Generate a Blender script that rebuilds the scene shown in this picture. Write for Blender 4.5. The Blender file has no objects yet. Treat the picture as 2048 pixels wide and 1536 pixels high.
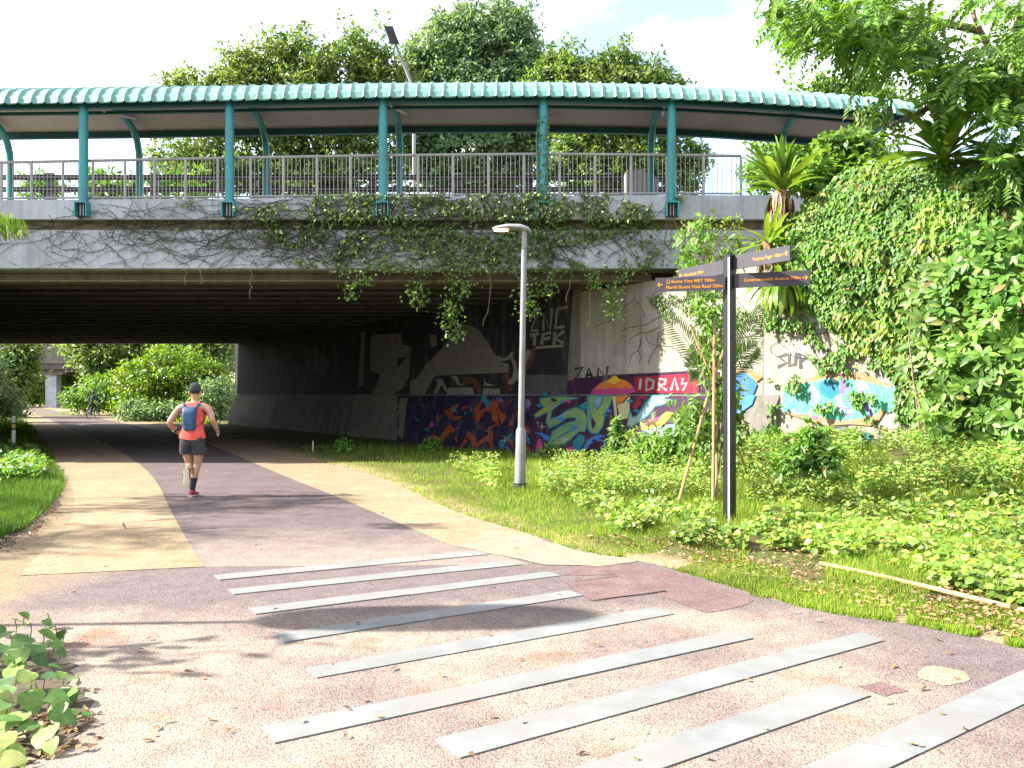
import bpy, bmesh, math, random
import numpy as np
from mathutils import Vector, Matrix
from mathutils.geometry import tessellate_polygon

# ------------------------------------------------------------------ camera, sky, sun, exposure
SC = bpy.context.scene
COL = SC.collection
F, CX, CY, H = 1650.0, 1024.0, 790.0, 1.55      # focal length and horizon of the photograph, eye height in metres

cam_d = bpy.data.cameras.new('camera')
cam = bpy.data.objects.new('camera', cam_d)
COL.objects.link(cam)
cam.location = (0, 0, H)
cam.rotation_euler = (math.radians(90), 0, 0)
cam_d.sensor_width = 36.0
cam_d.lens = F / 2048 * 36.0
cam_d.shift_y = (CY - 768) / 2048
cam_d.clip_start = 0.05
cam_d.clip_end = 2000
SC.camera = cam

SUN_EL = math.radians(36)
SUN_DIR = Vector((-1.0, -0.05, 0)).normalized() * math.cos(SUN_EL) + Vector((0, 0, math.sin(SUN_EL)))
W = bpy.data.worlds.new('World')
SC.world = W
W.use_nodes = True
nt = W.node_tree
nt.nodes.clear()
o_ = nt.nodes.new('ShaderNodeOutputWorld')
bg = nt.nodes.new('ShaderNodeBackground')
sky = nt.nodes.new('ShaderNodeTexSky')
sky.sky_type = 'NISHITA'
sky.sun_disc = False
sky.sun_elevation = SUN_EL
sky.sun_rotation = math.atan2(SUN_DIR.x, SUN_DIR.y)
sky.air_density = 1.0
sky.dust_density = 1.5
tc = nt.nodes.new('ShaderNodeTexCoord')
mp = nt.nodes.new('ShaderNodeMapping')
mp.inputs['Scale'].default_value = (1.0, 1.0, 2.2)
mp.inputs['Location'].default_value = (3.7, 1.4, 2.2)
mp.inputs['Rotation'].default_value = (0, 0, 0.28)
nz = nt.nodes.new('ShaderNodeTexNoise')
nz.inputs['Scale'].default_value = 2.3
nz.inputs['Detail'].default_value = 8
nz.inputs['Roughness'].default_value = 0.55
rp = nt.nodes.new('ShaderNodeValToRGB')
rp.color_ramp.elements[0].position = 0.36
rp.color_ramp.elements[1].position = 0.52
mx = nt.nodes.new('ShaderNodeMix')
mx.data_type = 'RGBA'
mx.inputs['B'].default_value = (4.1, 4.2, 4.45, 1)
L_ = nt.links.new
L_(tc.outputs['Generated'], mp.inputs['Vector'])
L_(mp.outputs['Vector'], nz.inputs['Vector'])
L_(nz.outputs['Fac'], rp.inputs['Fac'])
L_(rp.outputs['Color'], mx.inputs['Factor'])
L_(sky.outputs['Color'], mx.inputs['A'])
L_(mx.outputs['Result'], bg.inputs['Color'])
bg.inputs['Strength'].default_value = 0.13
L_(bg.outputs['Background'], o_.inputs['Surface'])

sun_d = bpy.data.lights.new('sun', 'SUN')
sun_d.energy = 5.0
sun_d.angle = math.radians(0.8)
sun_d.color = (1.0, 0.94, 0.84)
sun = bpy.data.objects.new('sun', sun_d)
COL.objects.link(sun)
sun.rotation_euler = (-SUN_DIR).to_track_quat('-Z', 'Y').to_euler()
sun.location = (-40, -5, 40)

vs = SC.view_settings
vs.view_transform = 'Standard'
vs.look = 'None'
vs.gamma = 1
vs.use_curve_mapping = False
vs.exposure = 2.25
SC.render.engine = 'CYCLES'
cy = SC.cycles
cy.max_bounces = 6
cy.diffuse_bounces = 3
cy.glossy_bounces = 2
cy.transmission_bounces = 4
cy.transparent_max_bounces = 4
cy.sample_clamp_indirect = 6
cy.use_denoising = True
SC.render.film_transparent = False

rng = np.random.default_rng(7)
random.seed(7)

# ------------------------------------------------------------------ helpers
def at(px, py, Y):
    return Vector(((px - CX) / F * Y, Y, H + (CY - py) / F * Y))

def gr(px, py, z=0.0):
    Y = F * (H - z) / (py - CY)
    v = at(px, py, Y)
    v.z = z
    return v

def tag(o, label=None, cat=None, group=None, kind=None):
    if label: o['label'] = label
    if cat: o['category'] = cat
    if group: o['group'] = group
    if kind: o['kind'] = kind
    return o

def empty(name, loc=(0, 0, 0), rz=0.0):
    o = bpy.data.objects.new(name, None)
    o.empty_display_size = 0.2
    o.location = loc
    o.rotation_euler = (0, 0, rz)
    COL.objects.link(o)
    return o

def link(name, me, mat=None, parent=None, smooth=False):
    if mat is not None:
        if isinstance(mat, (list, tuple)):
            for m in mat: me.materials.append(m)
        elif len(me.materials) == 0:
            me.materials.append(mat)
    if smooth:
        me.polygons.foreach_set('use_smooth', np.ones(len(me.polygons), dtype=bool))
    o = bpy.data.objects.new(name, me)
    COL.objects.link(o)
    if parent is not None:
        o.parent = parent
        if parent.name not in LOCAL:          # geometry is written in world coordinates unless its thing is a local prototype
            o.matrix_parent_inverse = inv(parent)
        else:
            LOCAL.add(o.name)
    return o

LOCAL = set()
def world_of(o):
    m = Matrix.Translation(o.location) @ o.rotation_euler.to_matrix().to_4x4() @ Matrix.Diagonal((*o.scale, 1))
    if o.parent is not None:
        return world_of(o.parent) @ o.matrix_parent_inverse @ m
    return m
def inv(o):
    m = world_of(o).inverted()
    return m

class MB:
    def __init__(s):
        s.v, s.f = [], []
    def add(s, vs_, fs):
        k = len(s.v)
        s.v += [tuple(p) for p in vs_]
        s.f += [tuple(i + k for i in f) for f in fs]
        return s
    def box(s, c, d, rz=0.0, M=None):
        x, y, z = d[0] / 2, d[1] / 2, d[2] / 2
        p = [Vector(q) for q in ((-x, -y, -z), (x, -y, -z), (x, y, -z), (-x, y, -z), (-x, -y, z), (x, -y, z), (x, y, z), (-x, y, z))]
        R = M if M is not None else Matrix.Rotation(rz, 3, 'Z')
        return s.add([R @ q + Vector(c) for q in p], [(0, 3, 2, 1), (4, 5, 6, 7), (0, 1, 5, 4), (1, 2, 6, 5), (2, 3, 7, 6), (3, 0, 4, 7)])
    def hexa(s, p):      # 8 corners: bottom loop then top loop
        return s.add(p, [(0, 3, 2, 1), (4, 5, 6, 7), (0, 1, 5, 4), (1, 2, 6, 5), (2, 3, 7, 6), (3, 0, 4, 7)])
    def tube(s, pts, r, n=8, cap=True, sx=1.0):
        pts = [Vector(p) for p in pts]
        m = len(pts)
        if not hasattr(r, '__len__'): r = [r] * m
        rings = []
        up = None
        for i, p in enumerate(pts):
            t = (pts[min(i + 1, m - 1)] - pts[max(i - 1, 0)]).normalized()
            if up is None:
                up = Vector((0, 0, 1)) if abs(t.z) < 0.9 else Vector((0, 1, 0))
            a = t.cross(up)
            if a.length < 1e-5: a = t.cross(Vector((1, 0, 0)))
            a.normalize()
            b = a.cross(t).normalized()
            up = b
            rings.append([p + a * (math.cos(2 * math.pi * k / n) * r[i] * sx) + b * (math.sin(2 * math.pi * k / n) * r[i]) for k in range(n)])
        V = [q for R in rings for q in R]
        Fc = []
        for i in range(m - 1):
            for k in range(n):
                k2 = (k + 1) % n
                Fc.append((i * n + k, i * n + k2, (i + 1) * n + k2, (i + 1) * n + k))
        if cap:
            Fc.append(tuple(range(n - 1, -1, -1)))
            Fc.append(tuple((m - 1) * n + k for k in range(n)))
        return s.add(V, Fc)
    def lathe(s, prof, c=(0, 0, 0), n=20):
        m = len(prof)
        V = [(c[0] + r * math.cos(2 * math.pi * k / n), c[1] + r * math.sin(2 * math.pi * k / n), c[2] + z) for r, z in prof for k in range(n)]
        Fc = []
        for i in range(m - 1):
            for k in range(n):
                k2 = (k + 1) % n
                Fc.append((i * n + k, i * n + k2, (i + 1) * n + k2, (i + 1) * n + k))
        Fc.append(tuple(range(n - 1, -1, -1)))
        Fc.append(tuple((m - 1) * n + k for k in range(n)))
        return s.add(V, Fc)
    def loft(s, rings, cap=True):
        n = len(rings[0]); m = len(rings)
        V = [q for R in rings for q in R]
        Fc = []
        for i in range(m - 1):
            for k in range(n):
                k2 = (k + 1) % n
                Fc.append((i * n + k, i * n + k2, (i + 1) * n + k2, (i + 1) * n + k))
        if cap:
            Fc.append(tuple(range(n - 1, -1, -1)))
            Fc.append(tuple((m - 1) * n + k for k in range(n)))
        return s.add(V, Fc)
    def mesh(s, name):
        me = bpy.data.meshes.new(name)
        me.from_pydata(s.v, [], s.f)
        me.update()
        return me
    def build(s, name, mat, parent=None, smooth=False, angle=None):
        me = s.mesh(name)
        if smooth:
            me.polygons.foreach_set('use_smooth', np.ones(len(me.polygons), dtype=bool))
            bm = bmesh.new(); bm.from_mesh(me)
            bmesh.ops.recalc_face_normals(bm, faces=bm.faces)
            lim = math.radians(angle or 40)
            for e in bm.edges:
                if len(e.link_faces) == 2 and e.calc_face_angle(0) > lim: e.smooth = False
            bm.to_mesh(me); bm.free()
        else:
            bm = bmesh.new(); bm.from_mesh(me)
            bmesh.ops.recalc_face_normals(bm, faces=bm.faces)
            bm.to_mesh(me); bm.free()
        return link(name, me, mat, parent)

def np_mesh(name, V, Fi, k):
    """V (n,3) float, Fi (m,k) int"""
    me = bpy.data.meshes.new(name)
    V = np.asarray(V, dtype=np.float32); Fi = np.asarray(Fi, dtype=np.int32)
    me.vertices.add(len(V)); me.vertices.foreach_set('co', V.ravel())
    me.loops.add(Fi.size); me.loops.foreach_set('vertex_index', Fi.ravel())
    me.polygons.add(len(Fi))
    me.polygons.foreach_set('loop_start', np.arange(0, Fi.size, k, dtype=np.int32))
    me.polygons.foreach_set('loop_total', np.full(len(Fi), k, dtype=np.int32))
    me.update(calc_edges=True)
    me.validate()
    return me

def unit(a):
    return a / np.maximum(np.linalg.norm(a, axis=1, keepdims=True), 1e-9)

def rand_dirs(n, zbias=0.0):
    d = rng.normal(size=(n, 3)); d[:, 2] += zbias
    return unit(d)

def leaves_arrays(P, D, N, L, Wd, hi=False, fold=0.18, droop=0.12):
    """leaf blades: base P, axis D, face normal N, length L, width Wd. hi: 8 triangles, else 2"""
    P = np.asarray(P, float); D = unit(np.asarray(D, float))
    S = np.cross(D, N); S = unit(S); N = np.cross(S, D)
    n = len(P)
    L = np.broadcast_to(np.asarray(L, float).reshape(-1, 1), (n, 1)); Wd = np.broadcast_to(np.asarray(Wd, float).reshape(-1, 1), (n, 1))
    if not hi:
        b = P; t = P + D * L - N * L * droop
        l = P + D * L * 0.42 + S * Wd * 0.5 + N * Wd * fold
        r = P + D * L * 0.42 - S * Wd * 0.5 + N * Wd * fold
        V = np.stack([b, l, t, r], 1).reshape(-1, 3)
        k = np.arange(n)[:, None] * 4
        Fi = np.concatenate([k + np.array([[0, 2, 1]]), k + np.array([[0, 3, 2]])], 0)
        return V, Fi
    st = [(0.0, 0.0, 0.0), (0.25, 0.42, 0.02), (0.55, 0.46, -0.02), (0.82, 0.22, -0.3)]
    pts = [P]
    for a, w, dz in st[1:]:
        c = P + D * L * a - N * L * droop * a * a
        pts += [c, c + S * Wd * w + N * Wd * fold * w * 2, c - S * Wd * w + N * Wd * fold * w * 2]
    pts.append(P + D * L - N * L * droop)
    V = np.stack(pts, 1).reshape(-1, 3)     # 0 base,1 c1,2 l1,3 r1,4 c2,5 l2,6 r2,7 c3,8 l3,9 r3,10 tip
    T = np.array([[0, 1, 2], [0, 3, 1], [1, 4, 5], [1, 5, 2], [1, 3, 6], [1, 6, 4], [4, 7, 8], [4, 8, 5], [4, 6, 9], [4, 9, 7], [7, 10, 8], [7, 9, 10]])
    k = np.arange(n)[:, None, None] * 11
    Fi = (k + T[None]).reshape(-1, 3)
    return V, Fi

def leaves(name, P, D, N, L, Wd, mat, parent=None, hi=False, fold=0.18, droop=0.12):
    V, Fi = leaves_arrays(P, D, N, L, Wd, hi, fold, droop)
    me = np_mesh(name, V, Fi, 3)
    return link(name, me, mat, parent)

def poly_in(pts, n, rs=None):
    """n random points inside a 2-d polygon"""
    rs = rs or rng
    pts = np.asarray(pts, float)
    lo, hi = pts.min(0), pts.max(0)
    out = np.zeros((0, 2))
    while len(out) < n:
        q = lo + rs.random((n * 2, 2)) * (hi - lo)
        out = np.concatenate([out, q[in_poly(q, pts)]])
    return out[:n]

def in_poly(q, pts):
    q = np.asarray(q, float); pts = np.asarray(pts, float)
    x, y = q[:, 0], q[:, 1]
    res = np.zeros(len(q), bool)
    n = len(pts)
    for i in range(n):
        x1, y1 = pts[i]; x2, y2 = pts[(i + 1) % n]
        c = ((y1 > y) != (y2 > y))
        with np.errstate(divide='ignore', invalid='ignore'):
            xi = (x2 - x1) * (y - y1) / (y2 - y1 + 1e-12) + x1
        res ^= c & (x < xi)
    return res

def dist_poly(q, pts, closed=True):
    q = np.asarray(q, float); pts = np.asarray(pts, float)
    d = np.full(len(q), 1e9)
    n = len(pts)
    for i in range(n if closed else n - 1):
        a = pts[i]; b = pts[(i + 1) % n]
        ab = b - a
        t = np.clip(((q - a) @ ab) / max(ab @ ab, 1e-12), 0, 1)
        d = np.minimum(d, np.linalg.norm(q - (a + t[:, None] * ab), axis=1))
    return d

_perm = np.random.default_rng(3).random((64, 64))
def vnoise(x, y):
    """smooth value noise 0..1"""
    x = np.asarray(x, float); y = np.asarray(y, float)
    xi = np.floor(x).astype(int); yi = np.floor(y).astype(int)
    fx = x - xi; fy = y - yi
    fx = fx * fx * (3 - 2 * fx); fy = fy * fy * (3 - 2 * fy)
    g = lambda a, b: _perm[a % 64, b % 64]
    return (g(xi, yi) * (1 - fx) + g(xi + 1, yi) * fx) * (1 - fy) + (g(xi, yi + 1) * (1 - fx) + g(xi + 1, yi + 1) * fx) * fy

def smooth01(a, b, x):
    t = np.clip((np.asarray(x, float) - a) / (b - a), 0, 1)
    return t * t * (3 - 2 * t)

def srgb(r, g, b):
    f = lambda c: (c / 255 / 12.92) if c / 255 <= 0.04045 else ((c / 255 + 0.055) / 1.055) ** 2.4
    return (f(r), f(g), f(b), 1)

# ------------------------------------------------------------------ materials
def new_mat(name):
    m = bpy.data.materials.new(name)
    m.use_nodes = True
    t = m.node_tree
    t.nodes.clear()
    out = t.nodes.new('ShaderNodeOutputMaterial')
    return m, t, out

def node(t, kind, **kw):
    n = t.nodes.new(kind)
    for k, v in kw.items():
        if k.startswith('i_'):
            n.inputs[k[2:].replace('_', ' ')].default_value = v
        else:
            setattr(n, k, v)
    return n

def noise(t, scale, detail=4, rough=0.55, vec=None):
    n = node(t, 'ShaderNodeTexNoise', i_Scale=scale, i_Detail=detail, i_Roughness=rough)
    if vec is not None: t.links.new(vec, n.inputs['Vector'])
    return n

def ramp(t, src, stops):
    r = t.nodes.new('ShaderNodeValToRGB')
    e = r.color_ramp.elements
    while len(e) > len(stops): e.remove(e[-1])
    while len(e) < len(stops): e.new(1)
    for i, (p, c) in enumerate(stops):
        e[i].position = p
        e[i].color = c if len(c) == 4 else (*c, 1)
    t.links.new(src, r.inputs['Fac'])
    return r

def mixc(t, fac, a, b, mode='MIX'):
    m = node(t, 'ShaderNodeMix', data_type='RGBA', blend_type=mode)
    for s, v in (('Factor', fac), ('A', a), ('B', b)):
        if hasattr(v, 'is_output') or hasattr(v, 'links'):
            t.links.new(v, m.inputs[s])
        else:
            m.inputs[s].default_value = v if s == 'Factor' or len(v) == 4 else (*v, 1)
    return m.outputs['Result']

def coords(t, kind='Object', scale=None):
    c = t.nodes.new('ShaderNodeTexCoord') if kind != 'World' else t.nodes.new('ShaderNodeNewGeometry')
    v = c.outputs[kind] if kind != 'World' else c.outputs['Position']
    if scale:
        m = node(t, 'ShaderNodeMapping', i_Scale=scale)
        t.links.new(v, m.inputs['Vector'])
        v = m.outputs['Vector']
    return v

ALB = {'weathered_concrete': 0.95, 'brown_stain_shade_concrete': 0.85, 'soffit_concrete': 1.05, 'bare_wall': 0.62, 'whitewashed_wall': 0.72, 'grey_granite': 0.80, 'teal_paint': 0.85,
       'dark_teal_paint': 0.8, 'pale_green_roofing': 0.82, 'grey_ceiling_sheet': 0.7, 'ceiling_seam': 0.75, 'charcoal_sign_paint': 0.75, 'grey_lamp_paint': 0.8, 'galvanised_steel': 0.8, 'skin': 0.85, 'coral_vest': 0.9}
def alb(name, c):
    if c is None: return None
    k = ALB.get(name, 0.62 if name.startswith('paint_') else 0.8)
    return tuple(x * k for x in c[:3])

def simple(name, col, col2=None, rough=0.6, scale=6, metal=0.0, bump=0.0, bscale=40, spec=0.4, dirt=None, dscale=2.0, dlo=0.45, dhi=0.7):
    col, col2, dirt = alb(name, col), alb(name, col2), alb(name, dirt)
    m, t, out = new_mat(name)
    v = coords(t, 'World')
    b = node(t, 'ShaderNodeBsdfPrincipled', i_Roughness=rough, i_Metallic=metal)
    b.inputs['Specular IOR Level'].default_value = spec
    n = noise(t, scale, 5, 0.6, v)
    c2 = col2 or tuple(x * 0.75 for x in col[:3])
    c = ramp(t, n.outputs['Fac'], [(0.35, col[:3]), (0.68, c2[:3])]).outputs['Color']
    if dirt:
        vd = coords(t, 'World', (dscale, dscale, dscale * 0.25))
        n2 = noise(t, 1.0, 6, 0.65, vd)
        f = ramp(t, n2.outputs['Fac'], [(dlo, (0, 0, 0)), (dhi, (1, 1, 1))]).outputs['Color']
        c = mixc(t, f, c, dirt)
    t.links.new(c, b.inputs['Base Color'])
    if bump:
        nb = noise(t, bscale, 4, 0.6, v)
        bu = node(t, 'ShaderNodeBump', i_Strength=bump, i_Distance=0.01)
        t.links.new(nb.outputs['Fac'], bu.inputs['Height'])
        t.links.new(bu.outputs['Normal'], b.inputs['Normal'])
    t.links.new(b.outputs['BSDF'], out.inputs['Surface'])
    return m

def leafmat(name, cols, trans=0.35, rough=0.45, spec=0.35, per_object=False):
    """cols: list of (pos,colour) picked per leaf"""
    m, t, out = new_mat(name)
    g = t.nodes.new('ShaderNodeNewGeometry')
    src = t.nodes.new('ShaderNodeObjectInfo').outputs['Random'] if per_object else g.outputs['Random Per Island']
    cols = [(p_, tuple(min(0.5, x * 1.12) for x in c_)) for p_, c_ in cols]
    c = ramp(t, src, cols).outputs['Color']
    if per_object:      # veins and blotches show on the big leaves
        nb = noise(t, 26, 5, 0.65, g.outputs['Position'])
        c = mixc(t, 1.0, c, ramp(t, nb.outputs['Fac'], [(0.3, (0.7, 0.72, 0.7)), (0.7, (1.25, 1.22, 1.2))]).outputs['Color'], 'MULTIPLY')
    n = noise(t, 0.9, 3, 0.5, g.outputs['Position'])
    f = ramp(t, n.outputs['Fac'], [(0.35, (0.72, 0.72, 0.72)), (0.7, (1.25, 1.25, 1.15))]).outputs['Color']
    c = mixc(t, 1.0, c, f, 'MULTIPLY')
    b = node(t, 'ShaderNodeBsdfPrincipled', i_Roughness=rough)
    b.inputs['Specular IOR Level'].default_value = spec
    t.links.new(c, b.inputs['Base Color'])
    tr = t.nodes.new('ShaderNodeBsdfTranslucent')
    c2 = mixc(t, 1.0, c, (1.25, 1.2, 0.55), 'MULTIPLY')
    t.links.new(c2, tr.inputs['Color'])
    ms = node(t, 'ShaderNodeMixShader', i_Fac=trans)
    t.links.new(b.outputs['BSDF'], ms.inputs[1])
    t.links.new(tr.outputs['BSDF'], ms.inputs[2])
    t.links.new(ms.outputs['Shader'], out.inputs['Surface'])
    return m

def concrete(name, base, dark, stain=0.5, streak=True, rough=0.85):
    base, dark = alb(name, base), alb(name, dark)
    m, t, out = new_mat(name)
    v = coords(t, 'World')
    b = node(t, 'ShaderNodeBsdfPrincipled', i_Roughness=rough)
    b.inputs['Specular IOR Level'].default_value = 0.25
    n = noise(t, 1.1, 8, 0.65, v)
    c = ramp(t, n.outputs['Fac'], [(0.3, dark[:3]), (0.62, base[:3])]).outputs['Color']
    if streak:
        vs_ = coords(t, 'World', (5.0, 5.0, 0.35))
        n2 = noise(t, 1.0, 6, 0.7, vs_)
        f = ramp(t, n2.outputs['Fac'], [(0.48, (0, 0, 0)), (0.72, (stain, stain, stain))]).outputs['Color']
        c = mixc(t, f, c, tuple(x * 0.35 for x in dark[:3]))
    n3 = noise(t, 45, 3, 0.6, v)
    f3 = ramp(t, n3.outputs['Fac'], [(0.3, (0.8, 0.8, 0.8)), (0.7, (1.12, 1.12, 1.12))]).outputs['Color']
    c = mixc(t, 1.0, c, f3, 'MULTIPLY')
    t.links.new(c, b.inputs['Base Color'])
    bu = node(t, 'ShaderNodeBump', i_Strength=0.35, i_Distance=0.01)
    t.links.new(n3.outputs['Fac'], bu.inputs['Height'])
    t.links.new(bu.outputs['Normal'], b.inputs['Normal'])
    t.links.new(b.outputs['BSDF'], out.inputs['Surface'])
    return m

def pavement(name, build, bumpd=0.006):
    """aggregate surface; build(t, v, speck) returns the colour socket"""
    m, t, out = new_mat(name)
    v = coords(t, 'World')
    b = node(t, 'ShaderNodeBsdfPrincipled', i_Roughness=0.9)
    b.inputs['Specular IOR Level'].default_value = 0.15
    vo = node(t, 'ShaderNodeTexVoronoi', i_Scale=120.0)
    t.links.new(v, vo.inputs['Vector'])
    spk = ramp(t, vo.outputs['Distance'], [(0.0, (1.28, 1.26, 1.24)), (0.45, (1.0, 1.0, 1.0)), (0.8, (0.54, 0.53, 0.56))]).outputs['Color']
    sep = t.nodes.new('ShaderNodeSeparateColor')
    t.links.new(vo.outputs['Color'], sep.inputs['Color'])
    st = ramp(t, sep.outputs['Red'], [(0.0, (0.70, 0.69, 0.71)), (0.35, (0.96, 0.96, 0.96)), (0.8, (1.08, 1.08, 1.06)), (1.0, (1.3, 1.27, 1.22))]).outputs['Color']
    c = mixc(t, 1.0, build(t, v), (0.71, 0.695, 0.68), 'MULTIPLY')
    c = mixc(t, 1.0, c, spk, 'MULTIPLY')
    c = mixc(t, 1.0, c, st, 'MULTIPLY')
    n = noise(t, 5, 6, 0.65, v)
    f = ramp(t, n.outputs['Fac'], [(0.3, (0.82, 0.82, 0.82)), (0.7, (1.15, 1.15, 1.15))]).outputs['Color']
    c = mixc(t, 1.0, c, f, 'MULTIPLY')
    t.links.new(c, b.inputs['Base Color'])
    bu = node(t, 'ShaderNodeBump', i_Strength=0.7, i_Distance=bumpd, invert=True)
    t.links.new(vo.outputs['Distance'], bu.inputs['Height'])
    t.links.new(bu.outputs['Normal'], b.inputs['Normal'])
    t.links.new(b.outputs['BSDF'], out.inputs['Surface'])
    return m

def c_plain(a, b_, sc=1.2):
    def f(t, v):
        n = noise(t, sc, 7, 0.62, v)
        return ramp(t, n.outputs['Fac'], [(0.32, a), (0.68, b_)]).outputs['Color']
    return f

PURPLE = ((0.128, 0.100, 0.108), (0.175, 0.142, 0.142))
YELLOW = ((0.30, 0.228, 0.145), (0.365, 0.288, 0.195))
BEIGE = ((0.27, 0.22, 0.18), (0.34, 0.285, 0.235))

def c_front(t, v):
    """worn foreground: purple zone fading into pale beige and rusty patches, by where the coat has worn off"""
    n = noise(t, 0.75, 7, 0.6, v)
    a = ramp(t, n.outputs['Fac'], [(0.30, PURPLE[1]), (0.42, (0.235, 0.19, 0.175)), (0.6, BEIGE[1]), (0.75, (0.25, 0.20, 0.185))]).outputs['Color']
    n2 = noise(t, 1.6, 6, 0.6, v)
    f2 = ramp(t, n2.outputs['Fac'], [(0.56, (0, 0, 0)), (0.70, (0.75, 0.75, 0.75))]).outputs['Color']
    a = mixc(t, f2, a, (0.27, 0.155, 0.10))
    # the coated purple band across the path
    sp = t.nodes.new('ShaderNodeSeparateXYZ')
    t.links.new(v, sp.inputs[0])
    n3 = noise(t, 1.3, 4, 0.5, v)
    ad = node(t, 'ShaderNodeMath', operation='MULTIPLY_ADD')
    ad.inputs[1].default_value = 1.2
    t.links.new(n3.outputs['Fac'], ad.inputs[0])
    t.links.new(sp.outputs['Y'], ad.inputs[2])
    f = ramp(t, ad.outputs[0], [(0.0, (0, 0, 0)), (1.0, (1, 1, 1))])
    mr = node(t, 'ShaderNodeMapRange', interpolation_type='SMOOTHSTEP')
    mr.inputs[1].default_value = 6.1; mr.inputs[2].default_value = 6.9
    t.links.new(ad.outputs[0], mr.inputs[0])
    # a second purple stretch on the near right
    ad2 = node(t, 'ShaderNodeMath', operation='MULTIPLY_ADD')
    ad2.inputs[1].default_value = 1.0
    t.links.new(n3.outputs['Fac'], ad2.inputs[0])
    t.links.new(sp.outputs['X'], ad2.inputs[2])
    mr2 = node(t, 'ShaderNodeMapRange', interpolation_type='SMOOTHSTEP')
    mr2.inputs[1].default_value = 2.1; mr2.inputs[2].default_value = 3.2
    t.links.new(ad2.outputs[0], mr2.inputs[0])
    # ... which stops short of the sandy left margin
    ad3 = node(t, 'ShaderNodeMath', operation='MULTIPLY_ADD'); ad3.inputs[1].default_value = 1.2
    t.links.new(n3.outputs['Fac'], ad3.inputs[0]); t.links.new(sp.outputs['X'], ad3.inputs[2])
    mr3 = node(t, 'ShaderNodeMapRange', interpolation_type='SMOOTHSTEP')
    mr3.inputs[1].default_value = -3.5; mr3.inputs[2].default_value = -2.7
    t.links.new(ad3.outputs[0], mr3.inputs[0])
    a = mixc(t, mr3.outputs[0], (0.27, 0.21, 0.14), a)
    mp_ = node(t, 'ShaderNodeMath', operation='MULTIPLY')
    t.links.new(mr.outputs[0], mp_.inputs[0]); t.links.new(mr3.outputs[0], mp_.inputs[1])
    mr = mp_
    mxm = node(t, 'ShaderNodeMath', operation='MAXIMUM')
    t.links.new(mr.outputs[0], mxm.inputs[0]); t.links.new(mr2.outputs[0], mxm.inputs[1])
    return mixc(t, mxm.outputs[0], a, PURPLE[1])

M = {}
M['path'] = pavement('worn_aggregate', c_front)
def c_purple(t, v):
    c = c_plain(PURPLE[0], PURPLE[1])(t, v)
    sp = t.nodes.new('ShaderNodeSeparateXYZ'); t.links.new(v, sp.inputs[0])
    n3 = noise(t, 0.9, 5, 0.6, v)
    ad = node(t, 'ShaderNodeMath', operation='MULTIPLY_ADD'); ad.inputs[1].default_value = 2.4
    t.links.new(n3.outputs['Fac'], ad.inputs[0]); t.links.new(sp.outputs['Y'], ad.inputs[2])
    mr = node(t, 'ShaderNodeMapRange', interpolation_type='SMOOTHSTEP')
    mr.inputs[1].default_value = 11.4; mr.inputs[2].default_value = 8.6
    t.links.new(ad.outputs[0], mr.inputs[0])
    ml = node(t, 'ShaderNodeMath', operation='MULTIPLY'); ml.inputs[1].default_value = 0.7
    t.links.new(mr.outputs[0], ml.inputs[0])
    return mixc(t, ml.outputs[0], c, (0.33, 0.28, 0.24))      # coat worn pale near the crossing strips
M['purple'] = pavement('purple_aggregate', c_purple)
M['purple_patch'] = pavement('purple_patch_aggregate', c_plain(PURPLE[0], PURPLE[1]))
M['yellow'] = pavement('yellow_aggregate', c_plain(YELLOW[0], YELLOW[1]))
M['pale'] = pavement('pale_aggregate', c_plain((0.33, 0.27, 0.19), BEIGE[1], 2.0))
M['red_patch'] = pavement('red_patch', c_plain((0.155, 0.098, 0.105), (0.20, 0.14, 0.14), 3.0), 0.003)
M['sandy'] = pavement('sandy_aggregate', c_plain((0.20, 0.15, 0.095), (0.30, 0.24, 0.165), 1.6))
M['sand'] = simple('sandy_dirt', (0.24, 0.17, 0.10), (0.16, 0.11, 0.065), 0.95, 5, bump=0.6, bscale=60)
M['granite'] = simple('grey_granite', (0.205, 0.212, 0.213), (0.14, 0.147, 0.152), 0.9, 3.2, bump=0.3, bscale=150, spec=0.1, dirt=(0.20, 0.188, 0.17), dscale=1.6)
M['gap'] = simple('dark_gap', (0.03, 0.027, 0.03), (0.05, 0.045, 0.04), 0.9)
M['soil'] = simple('soil', (0.085, 0.058, 0.036), (0.05, 0.036, 0.026), 0.95, 3.0, bump=0.8, bscale=30)
M['concrete'] = concrete('weathered_concrete', (0.40, 0.425, 0.465), (0.26, 0.27, 0.285), 0.45)
M['concrete_brown'] = concrete('brown_stain_shade_concrete', (0.20, 0.165, 0.11), (0.11, 0.088, 0.06), 0.7)  # brown staining; also darkened for the shadow band under the ledge
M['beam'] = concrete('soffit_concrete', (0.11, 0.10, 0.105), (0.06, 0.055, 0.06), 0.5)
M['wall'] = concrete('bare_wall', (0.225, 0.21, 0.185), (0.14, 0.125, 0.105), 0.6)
M['wall_white'] = concrete('whitewashed_wall', (0.36, 0.335, 0.285), (0.235, 0.205, 0.155), 0.5)
M['asphalt'] = simple('road_asphalt', (0.07, 0.07, 0.072), (0.05, 0.05, 0.052), 0.9, 4, bump=0.4, bscale=80)
M['teal'] = simple('teal_paint', (0.014, 0.25, 0.27), (0.02, 0.20, 0.225), 0.4, 3, dirt=(0.06, 0.11, 0.105), dscale=5, dlo=0.5, dhi=0.8, spec=0.45)
M['teal_dark'] = simple('dark_teal_paint', (0.012, 0.095, 0.115), (0.014, 0.075, 0.09), 0.45, 3)
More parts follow.
